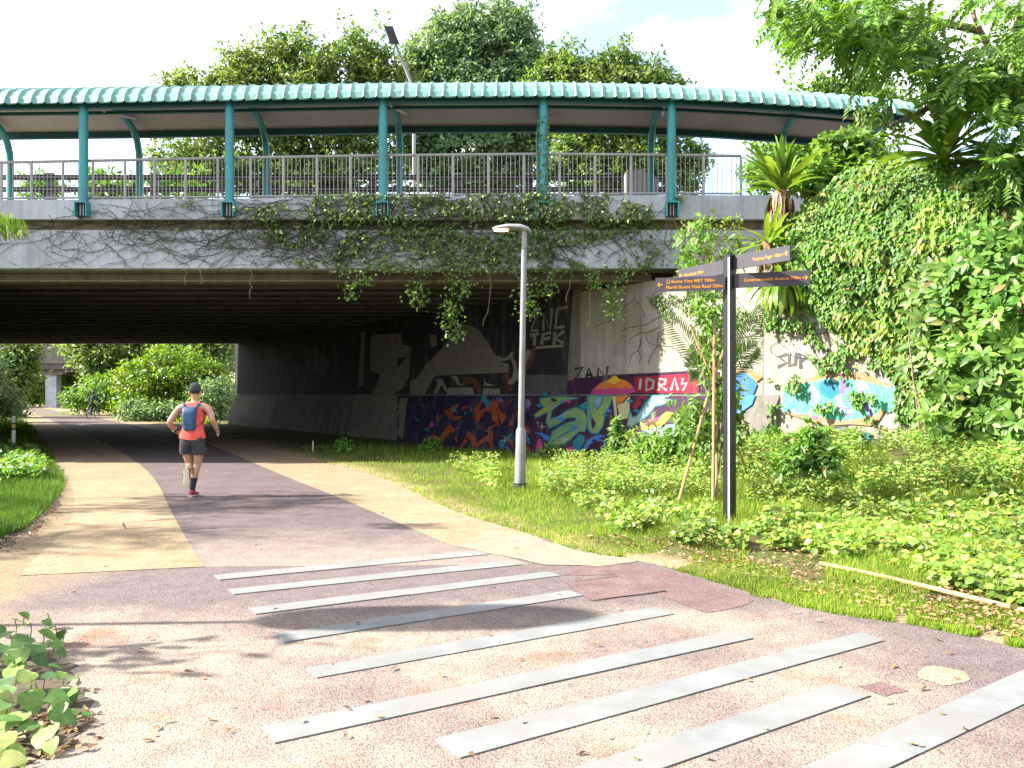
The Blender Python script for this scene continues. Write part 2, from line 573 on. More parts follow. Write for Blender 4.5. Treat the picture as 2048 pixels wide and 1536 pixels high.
M['roof'] = simple('pale_green_roofing', (0.13, 0.30, 0.255), (0.10, 0.245, 0.215), 0.5, 2.0, dirt=(0.075, 0.12, 0.10), dscale=2.6, dlo=0.48, dhi=0.8, spec=0.4)
M['ceiling'] = simple('grey_ceiling_sheet', (0.46, 0.42, 0.41), (0.39, 0.355, 0.35), 0.7, 1.5)
M['seam'] = simple('ceiling_seam', (0.5, 0.46, 0.42), (0.4, 0.37, 0.34), 0.7)
M['black_paint'] = simple('black_paint', (0.022, 0.022, 0.025), (0.04, 0.04, 0.045), 0.55, 5)
M['galv'] = simple('galvanised_steel', (0.36, 0.34, 0.335), (0.27, 0.255, 0.25), 0.5, 8, metal=0.1)
M['barrier'] = simple('barrier_steel', (0.15, 0.14, 0.145), (0.10, 0.095, 0.10), 0.55, 5, metal=0.1)
M['lamp_grey'] = simple('grey_lamp_paint', (0.26, 0.26, 0.275), (0.21, 0.21, 0.225), 0.4, 6, dirt=(0.16, 0.15, 0.14), dscale=3)
M['sign_grey'] = simple('charcoal_sign_paint', (0.062, 0.058, 0.070), (0.05, 0.047, 0.058), 0.6, 4, spec=0.2)
M['post_black'] = simple('black_post_paint', (0.009, 0.009, 0.011), (0.014, 0.0135, 0.015), 0.35, 4, spec=0.4)
M['sign_text'] = simple('yellow_print', (0.70, 0.27, 0.02), (0.62, 0.22, 0.015), 0.5)
M['bamboo'] = simple('bamboo', (0.36, 0.25, 0.115), (0.27, 0.17, 0.075), 0.5, 9)
M['bark'] = simple('bark', (0.12, 0.095, 0.07), (0.065, 0.05, 0.038), 0.9, 6, bump=0.8, bscale=25)
M['bark_pale'] = simple('pale_bark', (0.25, 0.19, 0.13), (0.15, 0.11, 0.075), 0.85, 6, bump=0.6, bscale=25)
M['stem_dark'] = simple('vine_stem', (0.055, 0.04, 0.032), (0.035, 0.026, 0.022), 0.9)
M['stem_pale'] = simple('pale_vine_stem', (0.30, 0.27, 0.18), (0.22, 0.19, 0.12), 0.8)
M['stem_green'] = simple('green_stem', (0.12, 0.20, 0.045), (0.16, 0.18, 0.06), 0.6)
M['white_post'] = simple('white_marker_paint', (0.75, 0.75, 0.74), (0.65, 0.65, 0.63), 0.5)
M['yellow_band'] = simple('yellow_reflector', (0.65, 0.48, 0.12), (0.6, 0.42, 0.1), 0.4)
M['dead'] = simple('dead_frond', (0.16, 0.085, 0.042), (0.28, 0.18, 0.10), 0.9, 8)
M['litter'] = leafmat('dry_leaf', [(0, (0.12, 0.06, 0.03)), (0.5, (0.22, 0.13, 0.06)), (1, (0.30, 0.22, 0.13))], 0.1)

M['leaf_tree'] = leafmat('tree_leaf', [(0, (0.06, 0.11, 0.03)), (0.5, (0.11, 0.185, 0.048)), (0.85, (0.165, 0.24, 0.062)), (1, (0.24, 0.27, 0.09))], 0.48)
M['leaf_dense'] = leafmat('dense_tree_leaf', [(0, (0.065, 0.12, 0.06)), (0.5, (0.12, 0.20, 0.10)), (1, (0.21, 0.29, 0.175))], 0.43)
M['leaf_bright'] = leafmat('bright_leaf', [(0, (0.06, 0.14, 0.02)), (0.5, (0.10, 0.205, 0.03)), (1, (0.165, 0.275, 0.05))], 0.42)
M['leaf_fern'] = leafmat('fern_leaf', [(0, (0.085, 0.17, 0.02)), (0.5, (0.14, 0.235, 0.03)), (1, (0.21, 0.29, 0.055))], 0.45, 0.45, 0.35, True)
M['leaf_ivy'] = leafmat('ivy_leaf', [(0, (0.04, 0.085, 0.03)), (0.5, (0.095, 0.155, 0.05)), (0.85, (0.15, 0.215, 0.06)), (1, (0.24, 0.27, 0.12))], 0.35, 0.5, 0.35)
M['leaf_creeper'] = leafmat('creeper_leaf', [(0, (0.055, 0.135, 0.022)), (0.5, (0.095, 0.205, 0.034)), (0.9, (0.15, 0.28, 0.055)), (0.955, (0.28, 0.30, 0.08)), (0.975, (0.24, 0.15, 0.06)), (1, (0.30, 0.22, 0.12))], 0.42)
M['leaf_shrub'] = leafmat('shrub_leaf', [(0, (0.065, 0.14, 0.03)), (0.5, (0.13, 0.235, 0.052)), (0.94, (0.22, 0.31, 0.08)), (1, (0.33, 0.30, 0.12))], 0.45)
M['leaf_yellow'] = leafmat('yellow_green_leaf', [(0, (0.07, 0.15, 0.012)), (0.5, (0.125, 0.22, 0.018)), (1, (0.21, 0.28, 0.03))], 0.42)
M['leaf_plant'] = leafmat('broad_plant_leaf', [(0, (0.045, 0.11, 0.03)), (0.5, (0.085, 0.17, 0.036)), (0.85, (0.15, 0.24, 0.055)), (1, (0.22, 0.25, 0.09))], 0.42, 0.5, 0.35, True)
M['leaf_weed'] = leafmat('weed_leaf', [(0, (0.08, 0.16, 0.025)), (0.45, (0.15, 0.25, 0.04)), (0.85, (0.24, 0.32, 0.06)), (0.95, (0.34, 0.32, 0.10)), (1, (0.30, 0.20, 0.10))], 0.45)
M['leaf_palm'] = leafmat('palm_leaf', [(0, (0.10, 0.17, 0.05)), (1, (0.19, 0.24, 0.10))], 0.40)
M['grass'] = leafmat('grass_blade', [(0, (0.09, 0.165, 0.02)), (0.5, (0.155, 0.245, 0.032)), (0.85, (0.22, 0.30, 0.045)), (1, (0.33, 0.29, 0.10))], 0.5, 0.6, 0.15)
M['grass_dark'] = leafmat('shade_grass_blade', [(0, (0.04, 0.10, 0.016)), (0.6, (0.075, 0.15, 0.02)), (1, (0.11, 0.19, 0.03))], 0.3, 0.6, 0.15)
# ------------------------------------------------------------------ the place: layout lines
# abutment wall line: u runs along the wall towards the camera from the bridge edge, z up, o out of the wall
WD = Vector((0.703, -1.0, 0)).normalized()
WN = Vector((-1.0, -0.703, 0)).normalized()
W0 = Vector((3.2, 18.5, 0))
def wp(u, z, o=0.0):
    return W0 + WD * u + WN * o + Vector((0, 0, z))
def wall_u(x, y):
    return (np.asarray(x) - W0.x) * WD.x + (np.asarray(y) - W0.y) * WD.y
def wall_o(x, y):
    return (np.asarray(x) - W0.x) * WN.x + (np.asarray(y) - W0.y) * WN.y
PL_H, PL_TOP, PL_BOT = 1.55, 0.10, 0.62        # plinth height and how far it stands out at its top and foot
CAMV = Vector((0, 0, H))
def ray(px, py):
    return Vector(((px - CX) / F, 1.0, (CY - py) / F))
def on_wall(px, py, lift=0.006):
    d = ray(px, py)
    t = WN.dot(W0 - CAMV) / WN.dot(d)
    return CAMV + d * t + WN * lift
PLN = Vector((WN.x * PL_H, WN.y * PL_H, PL_BOT - PL_TOP)).normalized()
def on_plinth(px, py, lift=0.006):
    d = ray(px, py)
    q = wp(0, PL_H, PL_TOP)
    t = PLN.dot(q - CAMV) / PLN.dot(d)
    return CAMV + d * t + PLN * lift

# path outline, in pixels of the photograph laid on the flat ground
left_edge = [(-900, 1536), (-700, 1300), (-420, 1175), (-200, 1125), (-40, 1090), (40, 1060), (80, 1035), (118, 985), (128, 962), (108, 930), (88, 890), (70, 868), (48, 846), (36, 832), (30, 822), (26, 814), (20, 808)]
right_edge = [(62, 808), (105, 815), (180, 824), (260, 838), (380, 858), (520, 893), (640, 925), (740, 945), (800, 970), (900, 1020), (1000, 1050), (1090, 1075), (1160, 1102), (1290, 1122), (1420, 1157), (1520, 1192), (1660, 1225), (1740, 1236), (1850, 1250), (2048, 1297), (2500, 1420), (3100, 1600), (3100, 2300), (-1400, 2300)]
def chaikin(p, k=2):
    p = [Vector(q) for q in p]
    for _ in range(k):
        r = [p[0]]
        for a, b in zip(p[:-1], p[1:]):
            r += [a * 0.75 + b * 0.25, a * 0.25 + b * 0.75]
        p = r + [p[-1]]
    return p
LE = chaikin([gr(*q) for q in left_edge], 2)
RE = chaikin([gr(*q) for q in right_edge[:-3]], 2) + [gr(*q) for q in right_edge[-3:]]
def noisy(pts, step=0.12, amp=0.045, far=22.0):
    """fray an outline: short steps, each nudged by smooth noise"""
    out = []
    n = len(pts)
    for i in range(n):
        a, b = np.array(pts[i][:2], float), np.array(pts[(i + 1) % n][:2], float)
        L = np.linalg.norm(b - a)
        k = int(min(40, max(1, L / step))) if (a[1] < far and a[1] > 2.5 and abs(a[0]) < 12) else 1
        for j in range(k):
            p = a + (b - a) * j / k
            if k > 1:
                p = p + amp * 2 * (np.array([float(vnoise(p[0] * 3.1, p[1] * 3.1)), float(vnoise(p[0] * 3.3 + 20, p[1] * 3.3))]) - 0.5) + amp * (np.array([float(vnoise(p[0] * 11, p[1] * 11)), float(vnoise(p[0] * 11 + 20, p[1] * 11))]) - 0.5)
            out.append((float(p[0]), float(p[1])))
    return out
PATH = noisy([(v.x, v.y) for v in LE + RE])
PATH_NP = np.array([(v.x, v.y) for v in LE + RE])

def ground_z(x, y, edge=False):
    x = np.asarray(x, float); y = np.asarray(y, float)
    q = np.stack([x.ravel(), y.ravel()], 1)
    ins = in_poly(q, PATH_NP)
    d = np.where(ins, -1.0, 1.0) * dist_poly(q, PATH_NP)
    d = d.reshape(x.shape)
    z = -0.05 + 0.058 * smooth01(-0.22, 0.02, d) + 0.02 * smooth01(0.05, 0.6, d)
    z = z + 0.045 * (vnoise(x * 0.9, y * 0.9) - 0.4) * smooth01(0.2, 1.2, d)
    # the verge climbs towards the wing wall
    u = wall_u(x, y); o = wall_o(x, y)
    if edge: return d
    z = z + 0.62 * smooth01(-1.0, 6.0, u) * smooth01(4.5, 0.6, o) * smooth01(0.3, 2.5, d) * (o > -1.0)
    return z

def sheet(name, pts, z, mat, parent=None, kind=None, thick=0.0):
    P = [Vector((p[0], p[1], z)) for p in pts]
    tris = tessellate_polygon([P])
    m = MB()
    if thick:
        n = len(P)
        B = [Vector((p.x, p.y, z - thick)) for p in P]
        m.add(P + B, [tuple(t) for t in tris] + [(i, (i + 1) % n, n + (i + 1) % n, n + i) for i in range(n)])
    else:
        m.add(P, [tuple(t) for t in tris])
    me = m.mesh(name)
    bm = bmesh.new(); bm.from_mesh(me)
    if thick:
        bmesh.ops.recalc_face_normals(bm, faces=bm.faces)
    else:
        for f in bm.faces:
            if f.normal.z < 0: f.normal_flip()
    bm.to_mesh(me); bm.free()
    o = link(name, me, mat, parent)
    if kind: o['kind'] = kind
    return o

# ground sheet out to the horizon
def axis(fine_a, fine_b, step, lo, hi):
    a = list(np.arange(fine_a, fine_b, step))
    s, p = step, fine_b
    up = []
    while p < hi:
        up.append(p); s *= 1.25; p += s
    up.append(hi)
    s, p = step, fine_a - step
    dn = []
    while p > lo:
        dn.append(p); s *= 1.25; p -= s
    dn.append(lo)
    return np.array(sorted(set(np.round(dn + a + up, 4))))
gx = axis(-9, 10, 0.22, -420, 420)
gy = axis(3, 21, 0.22, -60, 900)
GX, GY = np.meshgrid(gx, gy)
GZ = ground_z(GX, GY)
V = np.stack([GX.ravel(), GY.ravel(), GZ.ravel()], 1)
nx, ny = len(gx), len(gy)
ii, jj = np.meshgrid(np.arange(nx - 1), np.arange(ny - 1))
k = (jj * nx + ii).ravel()
Fi = np.stack([k, k + 1, k + nx + 1, k + nx], 1)
def ground_material():
    m, t, out = new_mat('verge_ground')
    v = coords(t, 'World')
    b = node(t, 'ShaderNodeBsdfPrincipled', i_Roughness=0.95)
    b.inputs['Specular IOR Level'].default_value = 0.1
    n = noise(t, 1.4, 6, 0.65, v)
    c = ramp(t, n.outputs['Fac'], [(0.36, (0.075, 0.05, 0.032)), (0.5, (0.085, 0.085, 0.03)), (0.66, (0.06, 0.10, 0.022))]).outputs['Color']
    an = node(t, 'ShaderNodeAttribute', attribute_name='sandy')
    c = mixc(t, an.outputs['Fac'], c, (0.25, 0.18, 0.105))
    n2 = noise(t, 18, 5, 0.7, v)
    f = ramp(t, n2.outputs['Fac'], [(0.3, (0.6, 0.6, 0.6)), (0.7, (1.3, 1.3, 1.3))]).outputs['Color']
    c = mixc(t, 1.0, c, f, 'MULTIPLY')
    t.links.new(c, b.inputs['Base Color'])
    bu = node(t, 'ShaderNodeBump', i_Strength=1.0, i_Distance=0.03)
    t.links.new(n2.outputs['Fac'], bu.inputs['Height'])
    t.links.new(bu.outputs['Normal'], b.inputs['Normal'])
    t.links.new(b.outputs['BSDF'], out.inputs['Surface'])
    return m
gm = np_mesh('ground', V, Fi, 4)
ed_ = ground_z(GX, GY, True).ravel()
sandy = (1 - smooth01(0.02, 0.42, ed_ - 0.35 * (vnoise(V[:, 0] * 1.7, V[:, 1] * 1.7) - 0.35)))
at_ = gm.attributes.new('sandy', 'FLOAT', 'POINT')
at_.data.foreach_set('value', sandy.astype(np.float32))
g = link('ground', gm, ground_material(), smooth=True)
tag(g, 'bare and grassy ground beside the path', None, None, 'structure')

# path: base sheet, the coloured bands, patches and granite strips
path = sheet('path', PATH, 0.0, M['path'])
tag(path, 'winding aggregate footpath running under the bridge', None, None, 'structure')
def band(name, L, R, z, mat):
    return sheet(name, [(gr(*q).x, gr(*q).y) for q in L + R[::-1]], z, mat, path)
by1 = [(20, 808.6), (31, 817), (52, 838), (78, 866), (95, 886), (112, 915), (130, 948), (140, 968), (150, 990), (145, 1040), (120, 1075), (90, 1100), (60, 1125), (40, 1152)]
by1r = [(24, 808.6), (45, 816), (90, 836), (150, 862), (195, 880), (240, 902), (290, 936), (318, 970), (335, 1008), (352, 1042), (378, 1086), (408, 1134)]
bp_r = [(50, 808.6), (86, 817), (170, 831), (300, 857), (380, 874), (460, 905), (560, 949), (690, 1000), (810, 1052), (900, 1090), (1010, 1112), (1060, 1130)]
by2_l = bp_r[:-3] + [(810, 1052), (905, 1092)]
by2_r = [(60, 808.6), (105, 815), (180, 824), (260, 838), (380, 858), (521, 893), (641, 925), (741, 945), (801, 970), (901, 1020), (1001, 1050), (1090, 1076), (1100, 1106)]
def smooth_px(p, k=2):
    return [(v.x, v.y) for v in chaikin([Vector((a, b, 0)) for a, b in p], k)]
def gpts(p):
    return [tuple(gr(a, b).xy) for a, b in p]
NZ = lambda p: noisy(gpts(p), 0.04, 0.03)
sheet('yellow_band', gpts(smooth_px(by1) + smooth_px(by1r)[::-1]), 0.005, M['yellow'], path)
sheet('purple_band', gpts(smooth_px(by1r) + smooth_px(bp_r)[::-1]), 0.002, M['purple'], path)
sheet('yellow_band', gpts(smooth_px(by2_l) + smooth_px(by2_r)[::-1]), 0.004, M['yellow'], path)
sheet('pale_wash', NZ([(905, 1092), (985, 1060), (1075, 1078), (1150, 1100), (1280, 1122), (1200, 1134), (1090, 1130), (1000, 1112)]), 0.006, M['pale'], path)
sheet('red_patch', gpts([(1128, 1165), (1215, 1155), (1235, 1152), (1330, 1183), (1182, 1202)]), 0.005, M['red_patch'], path)
sheet('red_patch', NZ(smooth_px([(1130, 1150), (1170, 1125), (1290, 1130), (1420, 1166), (1512, 1198), (1500, 1212), (1420, 1228), (1390, 1222), (1335, 1196), (1238, 1150)], 1)), 0.003, M['red_patch'], path)
sheet('rust_patch', NZ([(1712, 1372), (1755, 1360), (1810, 1380), (1765, 1395)]), 0.003, M['red_patch'], path)
sheet('pale_patch', NZ(smooth_px([(1835, 1352), (1850, 1330), (1920, 1340), (1950, 1365), (1890, 1372)], 1)), 0.003, M['pale'], path)
# saw-cut outline of a patch in the yellow band
sheet('patch', gpts([(357, 1041), (412, 1033), (435, 1058), (372, 1060)]), 0.006, M['purple_patch'], path)
def crack(pts, w):
    P = [gr(*q) for q in pts]
    L, R = [], []
    for i, p in enumerate(P):
        d = (P[min(i + 1, len(P) - 1)] - P[max(i - 1, 0)]).normalized()
        s = Vector((-d.y, d.x, 0)) * w * (0.6 + 0.8 * random.random())
        L.append((p + s).xy); R.append((p - s).xy)
    sheet('saw_cut', [tuple(a) for a in L + R[::-1]], 0.009, M['gap'], path)
crack([(246, 1047), (280, 1044), (320, 1041), (352, 1039)], 0.012)
crack([(246, 1047), (248, 1053), (252, 1059)], 0.010)
crack([(252, 1059), (300, 1056), (345, 1053)], 0.006)
crack([(1185, 1203), (1230, 1196), (1290, 1189), (1332, 1183)], 0.008)
crack([(1150, 1164), (1190, 1160), (1235, 1154)], 0.006)

BARS = [((428, 1152), (440, 1161), (978, 1110), (955, 1102), ()),
        ((455, 1180), (468, 1190), (1045, 1130), (1022, 1122), (0.5,)),
        ((496, 1218), (512, 1230), (1122, 1152), (1096, 1144), (0.46,)),
        ((548, 1270), (570, 1286), (1167, 1192), (1138, 1182), (0.48,)),
        ((610, 1338), (634, 1357), (1348, 1229), (1310, 1215), (0.5,)),
        ((526, 1455), (550, 1488), (1507, 1278), (1463, 1264), (0.42,)),
        ((870, 1480), (920, 1518), (1767, 1283), (1723, 1266), (0.44,)),
        ((1060, 1568), (1130, 1607), (1741, 1393), (1664, 1370), (0.2,)),
        ((1480, 1593), (1640, 1605), (2160, 1356), (2090, 1322), (0.3, 0.75))]
for a, b, c, d, cuts in BARS:
    A, B, C, D = (gr(*q) for q in (a, b, c, d))
    ts = [0.0] + list(cuts) + [1.0]
    Ln = (D - A).length
    for t0, t1 in zip(ts[:-1], ts[1:]):
        e0 = 0.004 / Ln if t0 > 0 else 0
        e1 = 0.004 / Ln if t1 < 1 else 0
        q = [A.lerp(D, t0 + e0), A.lerp(D, t1 - e1), B.lerp(C, t1 - e1), B.lerp(C, t0 + e0)]
        sheet('granite_slab', [tuple(p.xy) for p in q], 0.0075 + random.uniform(-0.0015, 0.0015), M['granite'], path, thick=0.05)
    # open joint along the lower edge
    dn = (B - A).normalized()
    q = [B - dn * 0.01, C - dn * 0.01, C + dn * 0.004, B + dn * 0.004]
    sheet('joint', [tuple(p.xy) for p in q], 0.004, M['gap'], path)

# sandy strip where the grass frays out along the path

sheet('bare_soil', noisy(gpts(smooth_px([(134, 965), (120, 1000), (80, 1048), (10, 1100), (-120, 1140), (-120, 1085), (-10, 1068), (60, 1030), (100, 985)], 1)), 0.08, 0.10), 0.005, M['soil'], path)
sheet('bare_soil', noisy(gpts(smooth_px([(-160, 1300), (40, 1285), (130, 1330), (180, 1400), (190, 1450), (120, 1490), (40, 1540), (-80, 1560)], 1)), 0.08, 0.10), 0.005, M['soil'], path)

# ------------------------------------------------------------------ abutment wall with its plinth and painting
wall = empty('abutment_wall', wp(-14, 0))
tag(wall, 'long concrete abutment wall covered in graffiti beside the path', 'wall')
WALL_TOP = 4.12
def wall_slab(name, u0, u1, z0, z1, o0b, o0t, mat, back=-0.5):
    m = MB()
    m.hexa([wp(u0, z0, o0b), wp(u1, z0, o0b), wp(u1, z0, back), wp(u0, z0, back),
            wp(u0, z1, o0t), wp(u1, z1, o0t), wp(u1, z1, back), wp(u0, z1, back)])
    return m.build(name, mat, wall)
us = [-30.6, -24, -18, -12, -6.6, -2.6, 2.95, 7.0, 13.0]
for i, (a, b) in enumerate(zip(us[:-1], us[1:])):
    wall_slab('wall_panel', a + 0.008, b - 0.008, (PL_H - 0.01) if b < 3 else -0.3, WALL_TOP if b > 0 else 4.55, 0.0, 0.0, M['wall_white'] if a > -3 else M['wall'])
    if b < 3: wall_slab('plinth_panel', a + 0.008, b - 0.008, -0.4, PL_H, PL_BOT + 0.4 * (PL_BOT - PL_TOP) / PL_H, PL_TOP, M['wall'])

wz = MB()
wz.hexa([wp(2.945, -0.4, PL_BOT + 0.13), wp(3.35, -0.4, 0.004), wp(3.35, -0.4, -0.3), wp(2.945, -0.4, -0.3), wp(2.945, PL_H, PL_TOP), wp(3.35, PL_H, 0.003), wp(3.35, PL_H, -0.3), wp(2.945, PL_H, -0.3)])
wz.build('plinth_end', M['wall'], wall)
def paint_mat(name, a, b, sc=2.0):
    return simple('paint_' + name, a, b, 0.75, sc, spec=0.15, dirt=tuple(0.5 * x + 0.5 * y for x, y in zip((0.20, 0.19, 0.165), a)), dscale=2.6, dlo=0.52, dhi=0.72, bump=0.35, bscale=45)
PM = {
    'black': paint_mat('black', (0.020, 0.019, 0.024), (0.034, 0.032, 0.038)),
    'plum': paint_mat('plum', (0.055, 0.018, 0.050), (0.035, 0.018, 0.040)),
    'navy': paint_mat('navy', (0.016, 0.018, 0.045), (0.030, 0.018, 0.060)),
    'orange': paint_mat('orange', (0.36, 0.075, 0.022), (0.24, 0.05, 0.022), 4),
    'bright_orange': paint_mat('bright_orange', (0.62, 0.20, 0.03), (0.55, 0.12, 0.03), 4),
    'lime': paint_mat('lime', (0.32, 0.36, 0.06), (0.035, 0.24, 0.20), 1.6),
    'teal': paint_mat('teal', (0.03, 0.24, 0.26), (0.03, 0.16, 0.27), 3),
    'blue': paint_mat('blue', (0.05, 0.22, 0.55), (0.03, 0.12, 0.45), 3),
    'skyblue': paint_mat('skyblue', (0.10, 0.32, 0.55), (0.38, 0.40, 0.18), 2.0),
    'cream': paint_mat('cream', (0.50, 0.46, 0.27), (0.42, 0.38, 0.20), 3),
    'pink': paint_mat('pink', (0.50, 0.05, 0.22), (0.40, 0.05, 0.16), 3),
    'red': paint_mat('red', (0.32, 0.02, 0.045), (0.22, 0.02, 0.04), 3),
    'white': paint_mat('white', (0.42, 0.40, 0.40), (0.28, 0.26, 0.27), 6),
    'tan': paint_mat('tan', (0.21, 0.195, 0.155), (0.17, 0.155, 0.12), 3),
    'paletan': paint_mat('paletan', (0.26, 0.245, 0.205), (0.2, 0.19, 0.155), 3),
    'grey': paint_mat('grey', (0.10, 0.098, 0.105), (0.07, 0.068, 0.075), 3),
    'green': paint_mat('green', (0.05, 0.42, 0.24), (0.03, 0.25, 0.20), 3),
    'violet': paint_mat('violet', (0.26, 0.13, 0.50), (0.18, 0.09, 0.40), 3),
    'yellow': paint_mat('yellow', (0.65, 0.45, 0.06), (0.6, 0.35, 0.04), 3),
    'fade': paint_mat('faded_orange', (0.45, 0.20, 0.07), (0.30, 0.26, 0.20), 6),
    'rust': paint_mat('rust', (0.14, 0.065, 0.035), (0.09, 0.045, 0.03), 3),
}
def spray_mat():      # soft sprayed colours
    m, t, out = new_mat('sprayed_green_violet')
    v = coords(t, 'World', (2.2, 2.2, 1.1))
    b = node(t, 'ShaderNodeBsdfPrincipled', i_Roughness=0.75)
    n = noise(t, 1.6, 4, 0.55, v); n.inputs['Distortion'].default_value = 1.2
    c = ramp(t, n.outputs['Fac'], [(0.28, (0.14, 0.07, 0.27)), (0.40, (0.05, 0.21, 0.17)), (0.50, (0.035, 0.25, 0.14)), (0.58, (0.12, 0.30, 0.20)), (0.66, (0.19, 0.12, 0.33)), (0.76, (0.04, 0.08, 0.24))]).outputs['Color']
    t.links.new(c, b.inputs['Base Color'])
    t.links.new(b.outputs['BSDF'], out.inputs['Surface'])
    return m
LAY = {'n': 0}
def paint(name, pts, col, surf=on_plinth, lift=None, crop=None, smooth=0):
    """a flat painted shape on the wall, outline given as photograph pixels"""
    if crop: pts = [(crop[0] + crop[2] * a, crop[1] + crop[2] * b) for a, b in pts]
    if smooth: 
        q = pts + [pts[0]]
        pts = [(v.x, v.y) for v in chaikin([Vector((a, b, 0)) for a, b in q], smooth)][:-1]
    LAY['n'] += 1
    lf = 0.003 + 0.00015 * LAY['n']
    P = [surf(a, b, lf) for a, b in pts]
    nn = WN if surf is on_wall else PLN
    ax = WD; ay = nn.cross(ax)
    q = [Vector((p.dot(ax), p.dot(ay), 0)) for p in P]
    tr = tessellate_polygon([q])
    m = MB().add(P, [tuple(t) for t in tr])
    me = m.mesh(name)
    bm = bmesh.new(); bm.from_mesh(me)
    for f in bm.faces:
        if f.normal.dot(nn) < 0: f.normal_flip()
    bm.to_mesh(me); bm.free()
    return link(name, me, PM[col], wall)
def stroke(name, lines, w, col, surf=on_plinth, crop=None, taper=False):
    """brush strokes (several polylines make one letter), w in pixels of the photograph"""
    LAY['n'] += 1
    lf = 0.003 + 0.00015 * LAY['n']
    m = MB()
    nn = WN if surf is on_wall else PLN
    for pts in lines:
        if crop: pts = [(crop[0] + crop[2] * a, crop[1] + crop[2] * b) for a, b in pts]
        P = [Vector((a, b, 0)) for a, b in pts]
        L, R = [], []
        for i, p in enumerate(P):
            d0 = (p - P[max(i - 1, 0)]); d1 = (P[min(i + 1, len(P) - 1)] - p)
            d = (d0.normalized() + d1.normalized())
            if d.length < 1e-6: d = d1
            d.normalize()
            s = Vector((-d.y, d.x, 0)) * w * 0.5
            if taper and i in (0, len(P) - 1): s = s * 0.15
            L.append(surf(*(p + s).xy, lf)); R.append(surf(*(p - s).xy, lf))
        n = len(P)
        m.add(L + R, [(i, i + 1, n + i + 1, n + i) for i in range(n - 1)])
    me = m.mesh(name)
    bm = bmesh.new(); bm.from_mesh(me)
    for f in bm.faces:
        if f.normal.dot(nn) < 0: f.normal_flip()
    bm.to_mesh(me); bm.free()
    return link(name, me, PM[col], wall)

# upper wall: the black coat with bare concrete shapes
paint('painted_field', [(470, 676), (740, 636), (840, 620), (1000, 592), (1147, 566), (1138, 700), (1133, 788.8), (470, 788.8)], 'black', on_wall)
C6 = (820, 600, 0.1611)
paint('painted_shape', [(70, 990), (200, 800), (350, 650), (500, 480), (640, 320), (700, 305), (780, 325), (870, 390), (950, 500), (1040, 650), (1100, 740), (1160, 780), (1225, 790), (1225, 900), (700, 920), (320, 940), (250, 1040), (190, 1172), (0, 1172), (0, 1000)], 'tan', on_wall, crop=C6)
paint('painted_shape', [(240, 430), (330, 430), (340, 560), (260, 600)], 'tan', on_wall, crop=C6)
paint('painted_shape', [(450, 1172), (480, 1090), (780, 1085), (800, 1172)], 'paletan', on_wall, crop=C6)
paint('painted_shape', [(900, 1172), (910, 1100), (1115, 1098), (1125, 1172)], 'paletan', on_wall, crop=C6)
paint('painted_shape', [(300, 990), (400, 980), (470, 1120), (440, 1140), (390, 1050), (340, 1165), (290, 1165), (350, 1020)], 'paletan', on_wall, crop=C6)
paint('painted_shape', [(480, 950), (590, 945), (620, 1035), (690, 1060), (590, 1060), (550, 975)], 'paletan', on_wall, crop=C6)
paint('painted_shape', [(920, 950), (945, 1030), (1070, 1062), (920, 1068)], 'paletan', on_wall, crop=C6)
paint('painted_shape', [(620, 950), (800, 960), (850, 1000), (880, 1150), (830, 1150), (800, 1040), (660, 1040)], 'rust', on_wall, crop=C6)
paint('painted_shape', [(1150, 920), (1220, 915), (1260, 1020), (1280, 1120), (1230, 1130), (1200, 1020), (1140, 990)], 'rust', on_wall, crop=C6)
stroke('painted_tail', [[(1090, 705), (1140, 740), (1200, 735), (1250, 690), (1282, 645)], [(1250, 700), (1300, 790), (1310, 860), (1290, 960), (1230, 1040)]], 6.5, 'paletan', on_wall, C6)
stroke('painted_tail', [[(1480, 620), (1430, 760), (1340, 940), (1250, 1040)]], 9, 'paletan', on_wall, C6)
paint('painted_shape', [(1520, 600), (1570, 570), (1540, 740), (1440, 890), (1430, 820)], 'rust', on_wall, crop=C6)
paint('painted_shape', [(1500, 1130), (1545, 1010), (1610, 1172), (1510, 1172)], 'orange', on_wall, crop=C6)
paint('painted_band', [(1440, 930), (1960, 930), (1955, 1172), (1440, 1172)], 'grey', on_wall, crop=C6)
for L in ([[(1500, 160), (1590, 140), (1505, 380), (1595, 375)]], [[(1655, 380), (1665, 180), (1745, 380), (1765, 100)]], [[(1960, 90), (1830, 110), (1805, 350), (1925, 325)]],
          [[(1490, 440), (1605, 415)], [(1550, 430), (1545, 565)]], [[(1635, 555), (1655, 425), (1755, 405)], [(1648, 490), (1745, 468)]], [[(1800, 395), (1790, 560)], [(1915, 385), (1805, 475), (1905, 540)]]):
    stroke('painted_letter', L, 6.2, 'paletan', on_wall, C6)
stroke('painted_underline', [[(1570, 592), (1740, 580), (1900, 568)]], 5, 'paletan', on_wall, C6)
C5 = (440, 560, 0.2734)
paint('painted_shape', [(1100, 420), (1130, 400), (1330, 390), (1330, 475), (1400, 480), (1390, 700), (1340, 790), (1270, 835), (1100, 835), (1150, 770), (1170, 690), (1100, 660)], 'tan', on_wall, crop=C5)
paint('painted_shape', [(1300, 570), (1370, 560), (1300, 640)], 'black', on_wall, crop=C5)
stroke('painted_bar', [[(1050, 380), (1030, 780)]], 9, 'tan', on_wall, C5)
stroke('painted_line', [[(1390, 480), (1390, 700), (1330, 800), (1390, 790)]], 1.6, 'black', on_wall, C5)
paint('painted_shape', [(600, 500), (700, 520), (820, 600), (760, 700), (640, 640)], 'grey', on_wall, crop=C5)
paint('painted_shape', [(340, 480), (440, 520), (420, 640), (330, 600)], 'grey', on_wall, crop=C5)
